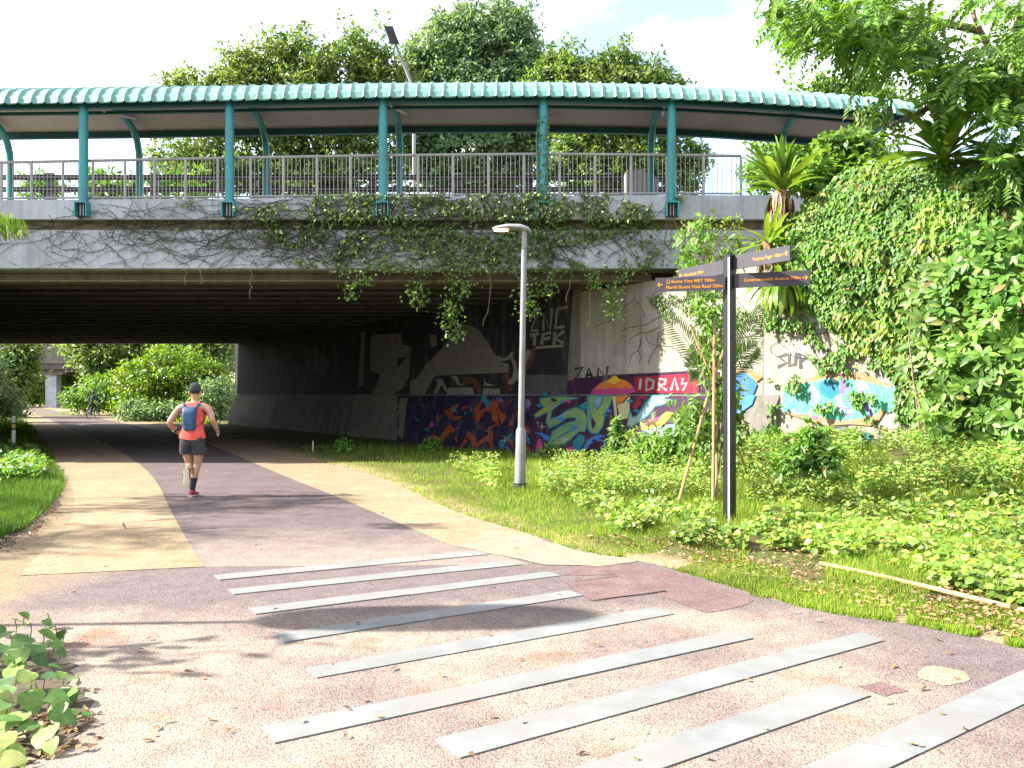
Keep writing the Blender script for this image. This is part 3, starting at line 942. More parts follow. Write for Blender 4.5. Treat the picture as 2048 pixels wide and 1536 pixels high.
# dark band, dome, tags on the bare wall
paint('painted_band', [(1133, 788.8), (1134, 762), (1180, 754), (1230, 749), (1300, 746), (1390, 741), (1440, 744), (1440, 788.8)], 'plum', on_wall)
paint('painted_dome', [(1180, 788.8), (1186, 778), (1202, 765), (1218, 758), (1250, 759), (1266, 770), (1275, 788.8)], 'pink', on_wall, smooth=1)
paint('painted_dome', [(1190, 779), (1204, 765), (1220, 757), (1248, 758), (1262, 769), (1266, 778), (1230, 776)], 'bright_orange', on_wall, smooth=1)
paint('painted_dome', [(1214, 764), (1226, 752), (1232, 751), (1242, 761), (1230, 768)], 'yellow', on_wall)
for L in ([[(1150, 738), (1166, 735), (1150, 758), (1166, 757)]], [[(1172, 758), (1178, 736), (1186, 757)], [(1174, 750), (1184, 749)]], [[(1196, 757), (1197, 736), (1212, 757), (1216, 732)]]):
    stroke('painted_letter', L, 5.2, 'black', on_wall)
paint('painted_band', [(1272, 786), (1268, 754), (1370, 748), (1400, 752), (1395, 786)], 'red', on_wall)
for L in ([[(1282, 757), (1280, 780)]], [[(1294, 757), (1293, 781), (1306, 776), (1308, 762), (1294, 757)]], [[(1318, 781), (1319, 757), (1332, 760), (1330, 768), (1320, 770), (1334, 781)]], [[(1342, 781), (1350, 756), (1356, 780)]], [[(1366, 756), (1364, 768), (1374, 766), (1366, 781)]]):
    stroke('painted_letter', L, 5, 'white', on_wall)
stroke('painted_scrawl', [[(1478, 722), (1484, 738), (1490, 722), (1494, 738), (1500, 726), (1505, 738)], [(1480, 715), (1500, 712)]], 2.5, 'black', on_wall)
C4 = (1450, 450, 0.293)
for L in ([[(430, 880), (370, 900), (420, 940), (360, 970)]], [[(440, 880), (440, 960), (480, 950), (490, 870)]], [[(520, 980), (510, 880), (560, 900), (520, 930)]]):
    stroke('painted_letter', L, 7, 'grey', on_wall, C4)

# plinth: dark piece with orange arrows
paint('painted_field', [(795, 791.5), (1080, 791.5), (1080, 912), (960, 912), (795, 892)], 'navy')
for q in ([(1480, 1200), (1520, 1150), (1570, 1120), (1600, 1160), (1680, 1050), (1730, 1100), (1740, 1200), (1690, 1110), (1600, 1220), (1560, 1160)],
          [(1740, 1260), (1820, 1100), (1870, 1150), (1880, 1190), (2000, 1100), (2000, 1260), (1960, 1170), (1860, 1240), (1830, 1160)],
          [(1850, 960), (1920, 870), (1900, 960), (1960, 930), (1880, 1060), (1860, 1000)],
          [(1640, 960), (1760, 900), (1700, 990), (1780, 1000), (1700, 1040)],
          [(1980, 900), (2047, 870), (2030, 960), (2047, 1080), (1990, 1020)],
          [(1520, 1080), (1560, 1020), (1560, 1080)]):
    paint('painted_arrow', q, 'orange', crop=C5)
C6b = (960, 560, 0.2734)
for q in ([(0, 1180), (90, 1100), (90, 1250), (70, 1170), (0, 1200)], [(150, 1130), (240, 1170), (250, 1260), (220, 1190)], [(310, 1180), (390, 1250), (380, 1275), (320, 1230)], [(120, 920), (200, 1000), (160, 1060)], [(330, 1060), (380, 1070), (380, 1140), (330, 1110)], [(20, 950), (110, 860), (70, 970)], [(410, 860), (440, 850), (440, 960), (420, 950)]):
    paint('painted_arrow', q, 'orange', crop=C6b)
for q in ([(225, 930), (330, 960), (330, 1010), (240, 990)], [(330, 870), (400, 880), (390, 960), (340, 930)]):
    paint('painted_shape', q, 'violet' if q[0][0] > 300 else 'plum', crop=C6b)
for cx_, cy_ in ((30, 870), (480, 850), (160, 1200), (60, 905)):
    paint('painted_dot', [(cx_ + 22 * math.cos(a), cy_ + 30 * math.sin(a)) for a in np.linspace(0, 5.6, 8)], 'teal', crop=C6b)
# plinth: the big light letters
paint('painted_field', [(1060, 791.5), (1460, 791.5), (1460, 915), (1060, 912)], 'plum')
CG = (1050, 780, 0.171)
paint('painted_letter', [(180, 95), (420, 75), (640, 95), (500, 130), (400, 170), (320, 240), (300, 330), (390, 320), (480, 250), (600, 205), (690, 240), (740, 340), (720, 440), (690, 540), (650, 480), (560, 560), (460, 640), (380, 640), (300, 660), (220, 745), (290, 590), (330, 480), (480, 390), (600, 362), (595, 325), (500, 325), (400, 400), (290, 450), (250, 380), (270, 262), (190, 300), (130, 330), (115, 290), (230, 200), (180, 150)], 'lime', crop=CG)
paint('painted_letter', [(735, 70), (860, 60), (800, 140), (850, 235), (900, 160), (920, 70), (1030, 65), (1000, 180), (940, 300), (920, 420), (860, 510), (780, 505), (740, 450), (735, 250)], 'lime', crop=CG)
paint('painted_shape', [(790, 320), (835, 400), (800, 465), (772, 390)], 'plum', crop=CG)
paint('painted_shape', [(660, 480), (640, 520), (570, 600), (560, 690), (560, 775), (640, 720), (700, 600), (700, 510)], 'teal', crop=CG)
paint('painted_shape', [(620, 190), (735, 130), (730, 235), (690, 230)], 'teal', crop=CG)
paint('painted_shape', [(110, 500), (200, 498), (300, 555), (262, 605), (190, 535)], 'blue', crop=CG)
paint('painted_shape', [(650, 725), (750, 580), (860, 520), (930, 530), (960, 650), (900, 600), (830, 600), (760, 640), (700, 720)], 'blue', crop=CG)
paint('painted_shape', [(760, 140), (860, 70), (920, 80), (890, 160), (850, 220), (800, 150)], 'skyblue', crop=CG)
paint('painted_shape', [(1080, 175), (1160, 150), (1232, 65), (1225, 330), (1120, 345)], 'cream', crop=CG)
paint('painted_shape', [(1025, 70), (1062, 80), (1092, 365), (1060, 355)], 'cream', crop=CG)
paint('painted_shape', [(1060, 75), (1210, 68), (1150, 140), (1080, 170)], 'bright_orange', crop=CG)
paint('painted_letter', [(1235, 240), (1260, 320), (1310, 310), (1400, 180), (1480, 70), (1720, 66), (1640, 100), (1740, 120), (1600, 180), (1530, 190), (1440, 300), (1340, 370), (1250, 440), (1200, 420)], 'skyblue', crop=CG)
paint('painted_shape', [(1330, 70), (1440, 68), (1300, 230), (1260, 210)], 'red', crop=CG)
paint('painted_shape', [(1350, 375), (1450, 420), (1660, 255), (1740, 270), (1640, 390), (1480, 490), (1370, 470)], 'yellow', crop=CG)
paint('painted_shape', [(1380, 400), (1470, 340), (1600, 310), (1540, 390), (1440, 430)], 'pink', crop=CG)
paint('painted_shape', [(1400, 480), (1560, 420), (1760, 400), (1760, 520), (1500, 600), (1400, 560)], 'skyblue', crop=CG)
paint('painted_shape', [(150, 590), (185, 570), (205, 620), (222, 690), (172, 755), (130, 700)], 'pink', crop=CG)
paint('painted_shape', [(480, 680), (560, 660), (580, 700), (545, 775), (510, 745)], 'pink', crop=CG)
def star(cx_, cy_, r, crop):
    q = []
    for i in range(8):
        a = math.pi * i / 4 - math.pi / 2
        rr = r if i % 2 == 0 else r * 0.16
        q.append((cx_ + rr * math.cos(a), cy_ + rr * math.sin(a)))
    paint('painted_star', q, 'white', crop=crop)
for a in ((470, 580, 85), (865, 130, 62), (205, 430, 60), (155, 385, 40), (385, 690, 55), (60, 160, 40), (-230, 590, 60), (-420, 480, 50)):
    star(*a, CG)
for k_ in range(7):          # looping scrawl on the plinth deep under the bridge
    x0 = 640 + k_ * 24
    stroke('painted_scrawl', [[(x0 - 14, 868), (x0, 815), (x0 + 12, 806), (x0 + 16, 818), (x0 + 2, 860), (x0 + 8, 874), (x0 + 18, 852)]], 3.2, 'tan' if k_ > 2 else 'grey')
paint('painted_shape', [(764, 795), (786, 795), (778, 888), (762, 876), (770, 840)], 'tan')
paint('painted_shape', [(800, 796), (816, 796), (806, 880), (798, 872)], 'tan')
paint('painted_shape', [(470, 796), (560, 796), (540, 842), (452, 838)], 'tan')
# outlines, shards and flecks that make the two lettered pieces busy
def outline(pts, w, col, crop):
    stroke('painted_outline', [pts + [pts[0]]], w, col, on_plinth, crop)
S_ = [(180, 95), (420, 75), (640, 95), (500, 130), (400, 170), (320, 240), (300, 330), (390, 320), (480, 250), (600, 205), (690, 240), (740, 340), (720, 440), (690, 540), (650, 480), (560, 560), (460, 640), (380, 640), (300, 660), (220, 745), (290, 590), (330, 480), (480, 390), (600, 362), (595, 325), (500, 325), (400, 400), (290, 450), (250, 380), (270, 262), (190, 300), (130, 330), (115, 290), (230, 200), (180, 150)]
U_ = [(735, 70), (860, 60), (800, 140), (850, 235), (900, 160), (920, 70), (1030, 65), (1000, 180), (940, 300), (920, 420), (860, 510), (780, 505), (740, 450), (735, 250)]
K_ = [(1235, 240), (1260, 320), (1310, 310), (1400, 180), (1480, 70), (1720, 66), (1640, 100), (1740, 120), (1600, 180), (1530, 190), (1440, 300), (1340, 370), (1250, 440), (1200, 420)]
for q in (S_, U_, K_):
    outline(q, 2.6, 'teal', CG)
stroke('painted_highlight', [[(300, 250), (350, 200), (430, 160)], [(280, 400), (370, 340), (500, 270), (600, 250)]], 3.0, 'skyblue', on_plinth, CG, True)
stroke('painted_highlight', [[(330, 600), (420, 540), (560, 470), (660, 400)], [(760, 120), (770, 300), (790, 470)]], 3.4, 'teal', on_plinth, CG, True)
rg_ = random.Random(5)
for k_ in range(46):
    cx_, cy_ = rg_.uniform(835, 1068), rg_.uniform(798, 900 if k_ % 2 else 880)
    a0 = rg_.uniform(0, 3.14); L1, L2 = rg_.uniform(6, 20), rg_.uniform(2.0, 5)
    dx, dy = math.cos(a0), math.sin(a0)
    paint('painted_shard', [(cx_ - dx * L1, cy_ - dy * L1), (cx_ - dy * L2, cy_ + dx * L2), (cx_ + dx * L1 * 0.6, cy_ + dy * L1 * 0.6), (cx_ + dy * L2 * 0.7, cy_ - dx * L2 * 0.7)], rg_.choice(['orange', 'orange', 'plum', 'violet', 'navy', 'teal', 'rust', 'black']))
for k_ in range(16):
    cx_, cy_ = rg_.uniform(1075, 1330), rg_.uniform(800, 890)
    paint('painted_shard', [(cx_ - 7, cy_), (cx_, cy_ - 4), (cx_ + 8, cy_ + 2), (cx_ + 1, cy_ + 4)], rg_.choice(['plum', 'pink', 'teal', 'blue', 'plum']))
# right mural
paint('painted_field', [(440, 1100), (560, 1060), (650, 1020), (700, 985), (740, 1020), (850, 1010), (960, 1000), (1060, 1060), (1140, 1090), (1150, 1180), (1100, 1260), (1060, 1330), (1000, 1370), (860, 1360), (700, 1370), (560, 1330), (430, 1290)], 'fade', on_wall, crop=C4)
PM['spray'] = spray_mat()
paint('painted_shape', [(400, 1130), (480, 1095), (600, 1065), (720, 1045), (900, 1055), (1040, 1085), (1110, 1150), (1050, 1285), (950, 1318), (800, 1338), (620, 1300), (520, 1288), (400, 1275)], 'spray', on_wall, crop=C4)
paint('painted_shape', [(1060, 1090), (1180, 1110), (1200, 1200), (1130, 1280), (1060, 1260)], 'spray', on_wall, crop=C4)
for k_ in range(9):
    a = -1.25 + k_ * 0.16
    stroke('painted_ray', [[(640, 1330), (640 + 300 * math.sin(a), 1330 - 260 * math.cos(a))]], 3.2 if k_ % 3 else 6, 'violet', on_wall, C4, True)
for k_ in range(5):
    stroke('painted_ray', [[(760, 1110 + 44 * k_), (850, 1120 + 44 * k_), (930, 1100 + 46 * k_)]], 3.2, 'violet', on_wall, C4, True)
stroke('painted_ray', [[(800, 1020), (815, 1090), (800, 1150)]], 9, 'violet', on_wall, C4)
stroke('painted_ray', [[(940, 1130), (960, 1220), (1010, 1300)]], 8, 'violet', on_wall, C4)
paint('painted_shape', [(640, 1090), (700, 1050), (780, 1080), (790, 1150), (720, 1190), (660, 1150)], 'teal', on_wall, crop=C4)
paint('painted_shape', [(60, 1030), (150, 1000), (225, 1090), (190, 1180), (100, 1215), (60, 1180)], 'blue', on_wall, crop=C4)
paint('painted_shape', [(60, 1165), (215, 1165), (190, 1230), (60, 1320)], 'blue', on_plinth, crop=C4)
paint('painted_shape', [(70, 985), (200, 990), (260, 1040), (220, 1075), (140, 1000), (70, 1015)], 'fade', on_wall, crop=C4)
paint('painted_shape', [(510, 1450), (640, 1400), (800, 1385), (1000, 1420), (1010, 1520), (520, 1520)], 'teal', on_wall, crop=C4)
stroke('painted_line', [[(580, 1430), (700, 1390), (850, 1375)]], 2.5, 'black', on_wall, C4)

# ------------------------------------------------------------------ earth behind the wing wall
EU = np.linspace(-1.5, 16, 60); ET = np.linspace(0.0, 14, 50)
UU, TT = np.meshgrid(EU, ET)
EX = W0.x + WD.x * UU - WN.x * (TT + 0.05); EY = W0.y + WD.y * UU - WN.y * (TT + 0.05)
EZ = WALL_TOP - 0.12 + np.minimum(1.6, 0.4 * TT) * smooth01(-1, 4, UU) + 0.3 * vnoise(UU * 1.3, TT * 1.3) 
EZ = np.where(EY > 18.0, np.minimum(EZ, 4.2), EZ)
n1 = len(EU)
ii, jj = np.meshgrid(np.arange(n1 - 1), np.arange(len(ET) - 1)); k = (jj * n1 + ii).ravel()
em = link('embankment', np_mesh('embankment', np.stack([EX.ravel(), EY.ravel(), EZ.ravel()], 1), np.stack([k, k + 1, k + n1 + 1, k + n1], 1), 4), M['soil'], smooth=True)
tag(em, 'earth slope above the wing wall', None, None, 'structure')

# ------------------------------------------------------------------ road bridge
YF, YB = 18.5, 43.5
XL, XR = -16.0, 26.0
bridge = empty('road_bridge', (-4, YF, 4.4))
tag(bridge, 'wide concrete road bridge crossing above the path', 'bridge')
def zpx(py, Y): return H + (CY - py) / F * Y
pp = [(-260, 404), (0, 402), (457, 399), (766, 395), (1087, 394), (1343, 392), (1600, 393), (3300, 400)]
def ptop(X):
    px = CX + np.asarray(X) * F / YF
    return zpx(np.interp(px, [a for a, b in pp], [b for a, b in pp]), YF)
m = MB()
xs = np.linspace(XL, XR, 40)
for a, b in zip(xs[:-1], xs[1:]):     # parapet upstand in one run
    za, zb = ptop(a), ptop(b)
    m.add([(a, YF - 0.10, 5.47), (b, YF - 0.10, 5.47), (b, YF - 0.10, zb), (a, YF - 0.10, za), (a, YF + 0.16, za), (b, YF + 0.16, zb), (b, YF + 0.16, 5.47), (a, YF + 0.16, 5.47)], [(0, 1, 2, 3), (3, 2, 5, 4), (4, 5, 6, 7), (7, 6, 1, 0)])
m.build('parapet', M['concrete'], bridge)
MB().box(((XL + XR) / 2, YF + 0.18, 5.36), (XR - XL, 0.2, 0.22)).build('recess', M['concrete_brown'], bridge)
MB().box(((XL + XR) / 2, YF + 0.2, (4.39 + 5.25) / 2), (XR - XL, 0.4, 0.86)).build('fascia', M['concrete'], bridge)
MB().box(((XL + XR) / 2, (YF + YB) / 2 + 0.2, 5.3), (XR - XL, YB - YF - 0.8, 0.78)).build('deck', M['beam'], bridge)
MB().box(((XL + XR) / 2 - 12, YB - 0.1, 4.75), (XR - XL + 24, 0.4, 1.0)).build('fascia', M['concrete'], bridge)
def wx(y): return W0.x + (W0.y - y) * 0.703
yb = YF + 0.62
i = 0
while yb < YB - 0.7:
    x0, x1 = wx(yb) - 15.6, wx(yb) + 0.45
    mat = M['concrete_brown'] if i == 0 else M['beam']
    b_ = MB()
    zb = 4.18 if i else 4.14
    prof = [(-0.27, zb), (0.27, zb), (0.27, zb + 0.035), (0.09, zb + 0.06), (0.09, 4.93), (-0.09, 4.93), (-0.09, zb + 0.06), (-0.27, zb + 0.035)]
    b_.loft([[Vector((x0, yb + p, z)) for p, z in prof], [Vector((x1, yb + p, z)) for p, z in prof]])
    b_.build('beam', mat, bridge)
    yb += 1.2; i += 1
MB().box(((XL + XR) / 2 - 6, YF + 0.45, 4.62), (XR - XL, 0.12, 0.55)).build('edge_board', M['concrete_brown'], bridge)
# far abutment on the other side of the path
ab = MB()
ab.hexa([Vector((wx(YF + .3) - 15.6, YF + .3, -0.2)), Vector((wx(YB - .4) - 15.6, YB - .4, -0.2)), Vector((wx(YB - .4) - 18.6, YB - .4, -0.2)), Vector((wx(YF + .3) - 18.6, YF + .3, -0.2)),
         Vector((wx(YF + .3) - 15.6, YF + .3, 4.9)), Vector((wx(YB - .4) - 15.6, YB - .4, 4.9)), Vector((wx(YB - .4) - 18.6, YB - .4, 4.9)), Vector((wx(YF + .3) - 18.6, YF + .3, 4.9))])
ab.build('abutment', M['wall'], bridge)
MB().box((-2, 33, 5.72), (56, 20.5, 0.06)).build('road_surface', M['asphalt'], bridge)
MB().box(((XL + XR) / 2, 20.6, 5.74), (XR - XL, 3.85, 0.10)).build('walkway_slab', M['wall_white'], bridge)
# ------------------------------------------------------------------ guard railing on the parapet
rail = empty('guard_railing', (-3, YF, 5.9))
tag(rail, 'grey metal guard railing with thin upright bars along the bridge parapet', 'railing')
tp = [(-260, 329), (0, 325), (457, 316), (766, 311), (1087, 308), (1343, 310), (1482, 312)]
def rtop(px): return zpx(np.interp(px, [a for a, b in tp], [b for a, b in tp]), YF)
def rbot(px): return ptop((px - CX) / F * YF) + 0.03
posts = [-60, 3, 63, 126, 186, 250, 309, 371, 436, 501, 567, 634, 701, 768, 836, 906, 977, 1048, 1119, 1190, 1262, 1334, 1407, 1482]
def X_(px, Y=YF): return (px - CX) / F * Y
ends = [-260] + posts
m = MB(); m.tube([(X_(p), YF, rtop(p)) for p in ends], 0.034, 8); m.build('top_rail', M['galv'], rail, True)
m = MB(); m.tube([(X_(p), YF, rbot(p) + 0.03) for p in ends], 0.024, 8); m.build('bottom_rail', M['galv'], rail, True)
for p in posts:
    MB().tube([(X_(p), YF, rbot(p) - 0.06), (X_(p) + 0.0, YF, rtop(p) - 0.02)], 0.033, 8).build('post', M['galv'], rail, True)
bme = MB().tube([(0, 0, 0), (0, 0, 1)], 0.0085, 6, False).mesh('baluster')
for a, b in zip(posts[:-1], posts[1:]):
    for j in range(1, 8):
        p = a + (b - a) * j / 8
        o = link('baluster', bme, M['galv'], rail)
        o.location = (X_(p), YF, rbot(p) + 0.03)
        o.scale = (1, 1, rtop(p) - rbot(p) - 0.04)

# ------------------------------------------------------------------ covered walkway roof
cw = empty('walkway_canopy', (-3, 19.8, 5.9))
tag(cw, 'long vaulted green canopy on teal columns above the bridge walkway', 'canopy')
ep = [(-260, 211), (0, 208), (165, 206), (457, 201), (766, 195), (1087, 193), (1343, 198), (1500, 206), (1650, 216), (1835, 233)]
def lip(X):
    px = CX + np.asarray(X) * F / 18.1
    return zpx(np.interp(px, [a for a, b in ep], [b for a, b in ep]), 18.1)
PROF = [(18.05, 0.0), (18.10, 0.14), (18.24, 0.30), (18.5, 0.47), (18.9, 0.61), (19.4, 0.69), (19.9, 0.71), (20.4, 0.68), (20.9, 0.59), (21.45, 0.44)]
Xa, Xb = X_(-230, 18.1), X_(1838, 18.1)
nP = int((Xb - Xa) / 0.29)
for i in range(nP):
    a = Xa + (Xb - Xa) * i / nP; b = Xa + (Xb - Xa) * (i + 1) / nP
    w = b - a
    cols = [(a + 0.002, 0.0), (a + w * 0.12, 0.035), (a + w * 0.24, 0.0), (a + w * 0.5, -0.006), (b - 0.004, 0.0)]
    V_, F_ = [], []
    for X, dz in cols:
        for k_, (y, z) in enumerate(PROF):
            dy = -dz * (0.9 if k_ < 3 else 0.0)
            V_.append((X, y + dy, lip(X) + z + dz * (1.0 if k_ > 1 else 0.3)))
    for X, dz in cols:
        for k_, (y, z) in enumerate(PROF):
            V_.append((X, y + 0.015, lip(X) + z + dz - 0.02))
    n = len(PROF); c = len(cols)
    for q in range(c - 1):
        for k_ in range(n - 1):
            F_.append((q * n + k_, (q + 1) * n + k_, (q + 1) * n + k_ + 1, q * n + k_ + 1))
            o2 = c * n
            F_.append((o2 + q * n + k_, o2 + q * n + k_ + 1, o2 + (q + 1) * n + k_ + 1, o2 + (q + 1) * n + k_))
        F_.append((q * n, c * n + q * n, c * n + (q + 1) * n, (q + 1) * n))
        F_.append((q * n + n - 1, (q + 1) * n + n - 1, c * n + (q + 1) * n + n - 1, c * n + q * n + n - 1))
    MB().add(V_, F_).build('roof_panel', M['roof'], cw)
# ceiling sheets with pale seams
CP = [(18.42, 0.27), (18.8, 0.44), (19.3, 0.53), (19.9, 0.57), (20.4, 0.545), (20.9, 0.46), (21.3, 0.37)]
nC = int((Xb - Xa) / 0.47)
for i in range(nC):
    a = Xa + (Xb - Xa) * i / nC + 0.005; b = Xa + (Xb - Xa) * (i + 1) / nC - 0.005
    V_ = [(X, y, lip(X) + z + dz) for dz in (0, 0.02) for X in (a, b) for y, z in CP]
    n = len(CP)
    F_ = []
    for k_ in range(n - 1):
        F_ += [(k_, k_ + 1, n + k_ + 1, n + k_), (2 * n + k_, 3 * n + k_, 3 * n + k_ + 1, 2 * n + k_ + 1)]
    MB().add(V_, F_).build('ceiling_panel', M['ceiling'], cw)
    V_ = [(X, y, lip(X) + z - 0.006) for X in (a - 0.014, a + 0.004) for y, z in CP]
    MB().add(V_, [(k_, k_ + 1, n + k_ + 1, n + k_) for k_ in range(n - 1)]).build('seam_strip', M['seam'], cw)
def beam_run(name, Y, z0, z1, th, mat):
    xs = np.linspace(Xa, Xb - 0.1, 40)
    R = [[Vector((x, Y - th / 2, lip(x) + z0)), Vector((x, Y + th / 2, lip(x) + z0)), Vector((x, Y + th / 2, lip(x) + z1)), Vector((x, Y - th / 2, lip(x) + z1))] for x in xs]
    return MB().loft(R).build(name, mat, cw)
beam_run('front_beam', 18.32, -0.06, 0.10, 0.10, M['teal_dark'])
beam_run('purlin', 19.05, 0.07, 0.14, 0.07, M['teal_dark'])
beam_run('rear_beam', 21.25, 0.22, 0.36, 0.12, M['teal_dark'])
colpx = [-130, 167, 459, 766, 1087, 1343]
for p in colpx:
    X = X_(p, 18.35)
    zt = lip(X) + 0.30; zb = zpx(406, 18.35)
    c = MB().lathe([(0.098, zb), (0.098, zt)], (X, 18.35, 0), 18).build('column', M['teal'], cw, True)
    br = MB()
    br.box((X, 18.30, zb - 0.005), (0.27, 0.2, 0.03))
    for dx in (-0.125, 0.125): br.box((X + dx, 18.30, zb - 0.17), (0.02, 0.2, 0.30))
    br.build('base_bracket', M['teal'], c)
    b2 = MB()
    b2.box((X, 18.35, zb - 0.17), (0.21, 0.06, 0.28))
    b2.build('bracket_back', M['black_paint'], c)
    b3 = MB()
    for dx in (-0.035, 0.035): b3.box((X + dx, 18.30, zb - 0.16), (0.018, 0.05, 0.26))
    b3.build('bracket_fin', M['galv'], c)
    MB().tube([(X, 18.35, zt - 0.35), (X + 0.02, 18.55, zt - 0.1), (X + 0.02, 18.9, zt + 0.1)], 0.035, 8).build('brace', M['teal'], c, True)
for p in colpx + [1640, 1830]:
    X = X_(p, 18.35)
    zl = lip(X)
    pts = [(X, 21.1, 5.75), (X, 21.1, zl - 0.45), (X, 21.08, zl - 0.2), (X, 20.98, zl + 0.05), (X, 20.75, zl + 0.28), (X, 20.4, zl + 0.41), (X, 19.9, zl + 0.46), (X, 19.2, zl + 0.42), (X, 18.45, zl + 0.2)]
    MB().tube(pts if p < 1500 else pts[2:], 0.085, 10).build('arched_rear_column', M['teal'], cw, True)
for p in (225, 790, 1328):       # fluorescent fittings under the vault
    X = X_(p, 19.3)
    MB().tube([(X - 0.05, 19.0, lip(X) + 0.12), (X + 0.12, 20.2, lip(X) + 0.36)], 0.03, 8).build('strip_light', M['white_post'], cw, True)

# ------------------------------------------------------------------ crash barrier along the road, cabinet, road lamps
cb = empty('crash_barrier', (-3, 22.6, 5.75))
tag(cb, 'low grey double-rail crash barrier along the road behind the walkway', 'barrier')
for zc in (355, 379):
    z = zpx(zc, 22.6)
    m = MB()
    prof = [(-0.03, -0.09), (0.02, -0.06), (-0.03, -0.02), (-0.03, 0.02), (0.02, 0.06), (-0.03, 0.09), (0.03, 0.09), (0.03, -0.09)]
    m.loft([[Vector((XL, 22.6 + a * 1.5, z + b * 0.7)) for a, b in prof], [Vector((4.3, 22.6 + a * 1.5, z + b * 0.7)) for a, b in prof]])
    m.build('rail', M['barrier'], cb)
for p in (-90, 100, 308, 507, 745, 915, 1058, 1215):
    X = X_(p, 22.7)
    MB().box((X, 22.72, (5.7 + zpx(346, 22.7)) / 2), (0.19, 0.16, zpx(346, 22.7) - 5.7)).build('post', M['barrier'], cb)
cab = MB()
a, b = X_(1252, 21.9), X_(1312, 21.9)
z0, z1, z2 = 5.75, zpx(343, 21.9), zpx(362, 21.9)
y0, y1 = 21.7, 22.3
cab.add([(a, y0, z0), (b, y0, z0), (b, y0, z2), (a + 0.42, y0, z1), (a, y0, z1), (a, y1, z0), (b, y1, z0), (b, y1, z2), (a + 0.42, y1, z1), (a, y1, z1)],
        [(0, 1, 2, 3, 4), (5, 9, 8, 7, 6), (0, 5, 6, 1), (1, 6, 7, 2), (2, 7, 8, 3), (3, 8, 9, 4), (4, 9, 5, 0)])
cabe = empty('roadside_cabinet', (a, 21.9, 5.75)); tag(cabe, 'grey box with sloping top standing behind the railing', 'cabinet')
cab.build('housing', M['lamp_grey'], cabe)
MB().box(((a + b) / 2 - 0.1, y0 - 0.008, (z0 + z2) / 2), (0.4, 0.02, 0.4)).build('door', M['lamp_grey'], cabe)
rl = empty('road_lamp', at(828, 395, 30)); tag(rl, 'tall slanting road lamp rising behind the canopy', 'lamp')
q0, q1, q2 = at(828, 400, 30), at(828, 200, 30), at(822, 165, 30)
MB().tube([(q0.x, 30, 5.5), tuple(q1), tuple(q2), tuple(at(806, 125, 30)), tuple(at(790, 85, 29.6))], [0.07, 0.065, 0.06, 0.055, 0.05], 10).build('pole', M['lamp_grey'], rl, True)
h0, h1 = at(790, 88, 29.6), at(777, 52, 28.9)
d = (h1 - h0); s = Vector((0.16, 0, 0)); t_ = Vector((0, 0.05, 0.02))
MB().hexa([h0 - s - t_, h0 + s - t_, h1 + s - t_, h1 - s - t_, h0 - s + t_, h0 + s + t_, h1 + s * 0.8 + t_, h1 - s * 0.8 + t_]).build('lamp_head', M['barrier'], rl)

# ------------------------------------------------------------------ park lamp in the grass (its lamp is lit)
Lb = gr(1040, 978, 0.03)
pl = empty('park_lamp', Lb)
tag(pl, 'slim grey park lamp post with lit flat head standing in the grass', 'lamp')
lx, ly = Lb.x, Lb.y
lt = at(1049, 462, ly)
zs = at(0, 855, ly).z
lean = (lt.x - lx) / lt.z
MB().lathe([(0.105, 0.02), (0.105, 0.13)], (lx, ly, 0), 20).build('base_cover', M['black_paint'], pl, True)
sl = MB(); sl.tube([(lx, ly, 0.13), (lx + lean * zs * 0.97, ly, zs - 0.06), (lx + lean * zs, ly, zs)], [0.086, 0.082, 0.06], 20); sl.build('lower_sleeve', M['lamp_grey'], pl, True)
MB().tube([(lx + lean * (zs - .03), ly, zs - 0.03), (lt.x, ly, lt.z)], [0.052, 0.042], 16).build('pole', M['lamp_grey'], pl, True)
MB().tube([(lt.x - lean * .25, ly, lt.z - .30), (lt.x - lean * .24, ly, lt.z - .285)], [0.047, 0.047], 16).build('collar', M['barrier'], pl, True)
hd = MB()
rings = []
for t_, w, hh, dz in ((0.0, 0.03, 0.02, 0.03), (0.06, 0.08, 0.04, 0.04), (0.25, 0.12, 0.06, 0.055), (0.45, 0.11, 0.065, 0.045), (0.58, 0.065, 0.06, 0.01), (0.63, 0.045, 0.04, -0.03)):
    x = lt.x + 0.10 - 0.62 + t_
    rings.append([Vector((x, ly + w * math.cos(a_), lt.z + dz + 0.0 + hh * math.sin(a_) * (1.0 if math.sin(a_) > 0 else 0.55))) for a_ in np.linspace(0, 2 * math.pi, 16, endpoint=False)])
head = hd.loft(rings).build('lamp_head', M['lamp_grey'], pl, True)
em_m, t, out = new_mat('lit_lamp_lens')
e = node(t, 'ShaderNodeEmission', i_Color=(1.0, 0.55, 0.22, 1), i_Strength=5.0)
t.links.new(e.outputs[0], out.inputs['Surface'])
ln = MB()
rings = []
for t_, w in ((0.03, 0.03), (0.08, 0.065), (0.18, 0.075), (0.25, 0.05)):
    x = lt.x + 0.10 - 0.62 + t_
    rings.append([Vector((x, ly + w * math.cos(a_), lt.z + 0.010 + 0.014 * math.sin(a_))) for a_ in np.linspace(0, 2 * math.pi, 12, endpoint=False)])
ln.loft(rings).build('lens', em_m, head, True)

